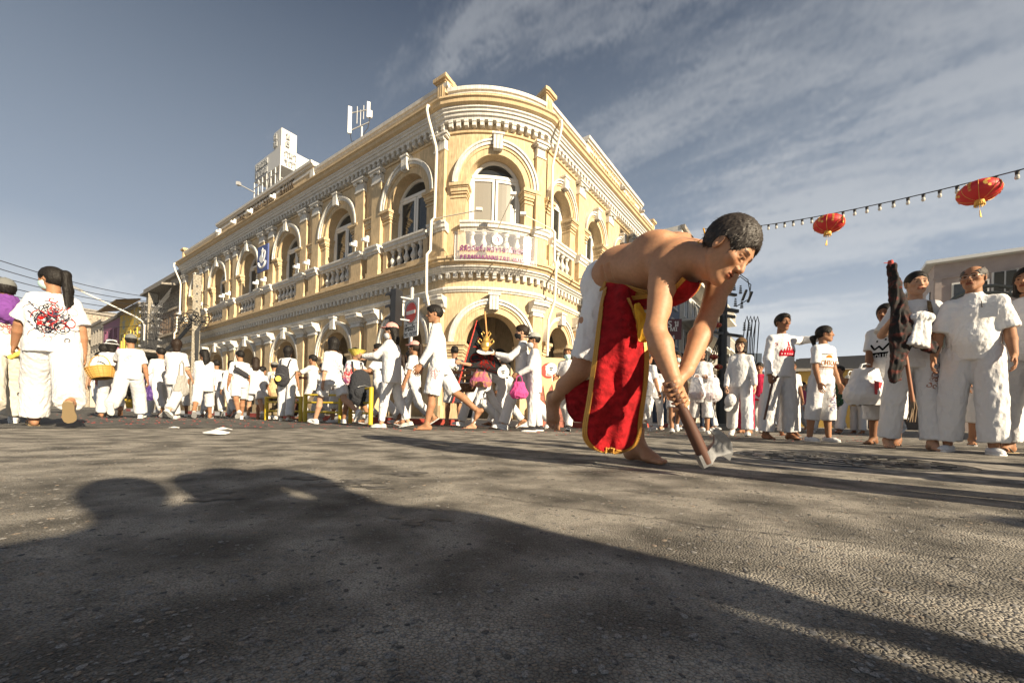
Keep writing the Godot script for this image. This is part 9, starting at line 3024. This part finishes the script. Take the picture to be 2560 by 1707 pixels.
func cross_bag(label: String, J: Dictionary, m: Material):
	var t := thing("crossbody_bag", label, "bag")
	t.transform = J.root.transform * Transform3D(Basis(J.lf, J.up, J.fw), J.chest - J.fw * 0.16 * J.k - J.up * 0.06)
	var f := Field.new(Vector3(-0.2, -0.16, -0.1), Vector3(0.2, 0.16, 0.1), 0.010)
	f.cone(Vector3(-0.09, -0.06, 0), Vector3(0.09, 0.05, 0), 0.055, 0.06, 0.02, Vector3.BACK, 1.6)
	part("pouch", netmesh(f.net()), m, t)
	var b := MB.new()
	b.tube([Vector3(-0.10, -0.07, 0), Vector3(-0.17, -0.12, 0.10), Vector3(-0.10, -0.05, 0.27)], 0.012, 6)
	b.tube([Vector3(0.10, 0.06, 0), Vector3(0.12, 0.15, 0.05), Vector3(0.09, 0.19, 0.14), Vector3(0.05, 0.10, 0.26)], 0.012, 6)
	part("strap", b.mesh(), m, t)

func glasses(J: Dictionary):
	var b := MB.new()
	for e in [-1.0, 1.0]:
		var ring := []
		for i in 17:
			var a := TAU * i / 16
			ring.append(Vector3(e * 0.033 + cos(a) * 0.024, 0.0 + sin(a) * 0.017, 0.096 - absf(cos(a) * 0.5 + 0.5 * e * 0.0) * 0.004))
		b.tube(ring, 0.0017, 5, false)
		b.tube([Vector3(e * 0.057, 0.004, 0.093), Vector3(e * 0.082, 0.006, 0.05), Vector3(e * 0.084, 0.002, -0.01)], 0.002, 5)
	b.tube([Vector3(-0.010, 0.003, 0.098), Vector3(0, 0.006, 0.101), Vector3(0.010, 0.003, 0.098)], 0.0016, 5)
	part("glasses", b.mesh(), mat("glasses_gold", lin(0.50, 0.46, 0.40), 0.3, 0.7), J.root, J.headt)

func golden_ornament(at: Vector3):
	var gold := mat("gold", lin(0.72, 0.47, 0.13), 0.32, 0.75)
	var t := thing("incense_ornament", "golden ornament with a tall joss stick on a round tray before the masked man", "ornament", at)
	var tr := MB.new(); tr.lathe([Vector2(0.0, 0), Vector2(0.10, 0.0), Vector2(0.145, 0.03), Vector2(0.13, 0.032), Vector2(0.0, 0.012)], 24)
	part("tray", tr.mesh(), M.frame_white, t, Transform3D(Basis(Vector3.RIGHT, 0.5), Vector3(0, -0.02, 0.02)))
	var ur := MB.new(); ur.lathe([Vector2(0.0, 0.02), Vector2(0.05, 0.03), Vector2(0.085, 0.09), Vector2(0.08, 0.14), Vector2(0.045, 0.18), Vector2(0.05, 0.22), Vector2(0.03, 0.26), Vector2(0.0, 0.28)], 18)
	part("urn", ur.mesh(), gold, t)
	var sc := MB.new()
	for e in [-1.0, 1.0]:
		sc.tube([Vector3(e * 0.08, 0.12, 0), Vector3(e * 0.13, 0.17, 0), Vector3(e * 0.10, 0.22, 0), Vector3(e * 0.07, 0.18, 0)], 0.012, 6)
		sc.tube([Vector3(e * 0.04, 0.24, 0), Vector3(e * 0.075, 0.30, 0), Vector3(e * 0.05, 0.34, 0), Vector3(e * 0.03, 0.30, 0)], 0.011, 6)
	part("scroll", sc.mesh(), gold, t)
	var js := MB.new(); js.tube([Vector3(0.02, 0.2, 0), Vector3(-0.03, 0.66, 0.01)], 0.013, 7)
	part("joss_stick", js.mesh(), mat("joss", lin(0.60, 0.28, 0.10), 0.8), t)

func furled_flag(hand: Vector3):
	var t := thing("furled_flag", "black flag with red patterns furled round a red tipped pole held by the boy", "flag", hand)
	var b := MB.new(); b.tube([Vector3(0.09, -0.80, 0.05), Vector3(0.02, -0.3, 0.03), Vector3(-0.02, 0.14, 0.0), Vector3(-0.075, 0.46, -0.02)], 0.015, 8)
	part("pole", b.mesh(), mat("pole_orange", lin(0.26, 0.10, 0.045), 0.6), t)
	var tp := MB.new(); tp.tube([Vector3(-0.075, 0.44, -0.02), Vector3(-0.082, 0.50, -0.02)], [0.028, 0.018], 8)
	tp.tube([Vector3(-0.08, 0.48, -0.02), Vector3(-0.14, 0.475, -0.02)], 0.004, 5)
	part("finial", tp.mesh(), cloth("finial_red", lin(0.40, 0.08, 0.07)), t)
	var f := Field.new(Vector3(-0.3, -0.75, -0.25), Vector3(0.4, 0.5, 0.25), 0.0105)
	f.cone(Vector3(-0.065, 0.44, -0.02), Vector3(-0.02, 0.10, 0.0), 0.034, 0.048, 0.02)
	f.cone(Vector3(-0.02, 0.10, 0.0), Vector3(0.01, -0.20, 0.03), 0.050, 0.11, 0.03, Vector3.BACK, 1.5)
	f.cone(Vector3(0.0, 0.05, 0.0), Vector3(0.20, -0.22, 0.0), 0.05, 0.06, 0.03, Vector3.BACK, 1.8)
	f.cone(Vector3(0.01, -0.18, 0.02), Vector3(-0.06, -0.58, 0.03), 0.10, 0.05, 0.03, Vector3.BACK, 2.0)
	f.cone(Vector3(0.04, -0.18, 0.02), Vector3(0.26, -0.30, 0.04), 0.085, 0.05, 0.03, Vector3.BACK, 2.0)
	part("flag_cloth", netmesh(wrinkle(f.net(), 0.020, Vector3(10, 3.5, 10), 3.0)), print_cloth("furled", [Color(0.025, 0.027, 0.03), Color(0.03, 0.032, 0.036), Color(0.35, 0.12, 0.08), Color(0.04, 0.04, 0.045)]), t)
	var ts := MB.new()
	for i in 7: ts.tube([Vector3(0.09, -0.72, 0.05), Vector3(0.07 + i * 0.008, -0.85, 0.05 + (i % 3) * 0.008), Vector3(0.04 + i * 0.012, -0.98, 0.05 + (i % 2) * 0.012)], 0.006, 5)
	part("tassel", ts.mesh(), mat("tassel_brown", lin(0.20, 0.14, 0.09), 0.9), t)

# people standing beside and behind the camera, out of the picture: their long shadows lie across the road
func build_shadow_crowd():
	var spots := [[1.88, -1.48, -131, "short", 1.62, 0], [1.80, -1.50, -134, "short", 1.66, 16], [2.00, -1.62, -134, "short", 1.72, 24], [2.00, -1.62, -131, "mid", 1.40, 0], [1.74, -1.61, -131, "mid", 1.62, 0], [2.05, 0.77, -80, "short", 1.70, 0], [2.75, 0.98, -70, "mid", 1.62, 0], [3.3, 1.15, -75, "short", 1.66, 0], [4.2, -1.9, -50, "short", 1.66, 0], [3.74, -2.40, -40, "bob", 1.60, 0], [5.5, 2.5, -60, "short", 1.72, 0], [6.2, 3.3, -60, "mid", 1.62, 0], [4.6, 1.2, -70, "short", 1.68, 0], [5.9, 4.4, -50, "short", 1.66, 0]]
	for i in spots.size():
		var q: Array = spots[i]
		person({"x": q[0], "d": q[1], "yaw": q[2], "h": q[4], "hair": q[3], "bend": q[5], "legs": STAND, "res": 0.027, "tone": 1, "cap": M.cap_brown if i == 2 else null, "arms": {"L": {"to": Vector3(0.05, 1.38, 0.28)}, "R": {"to": Vector3(-0.05, 1.38, 0.28)}} if i in [0, 8] else {}, "group": "onlookers outside the picture whose shadows cross the road", "label": "onlooker in white standing outside the picture whose shadow crosses the road"})
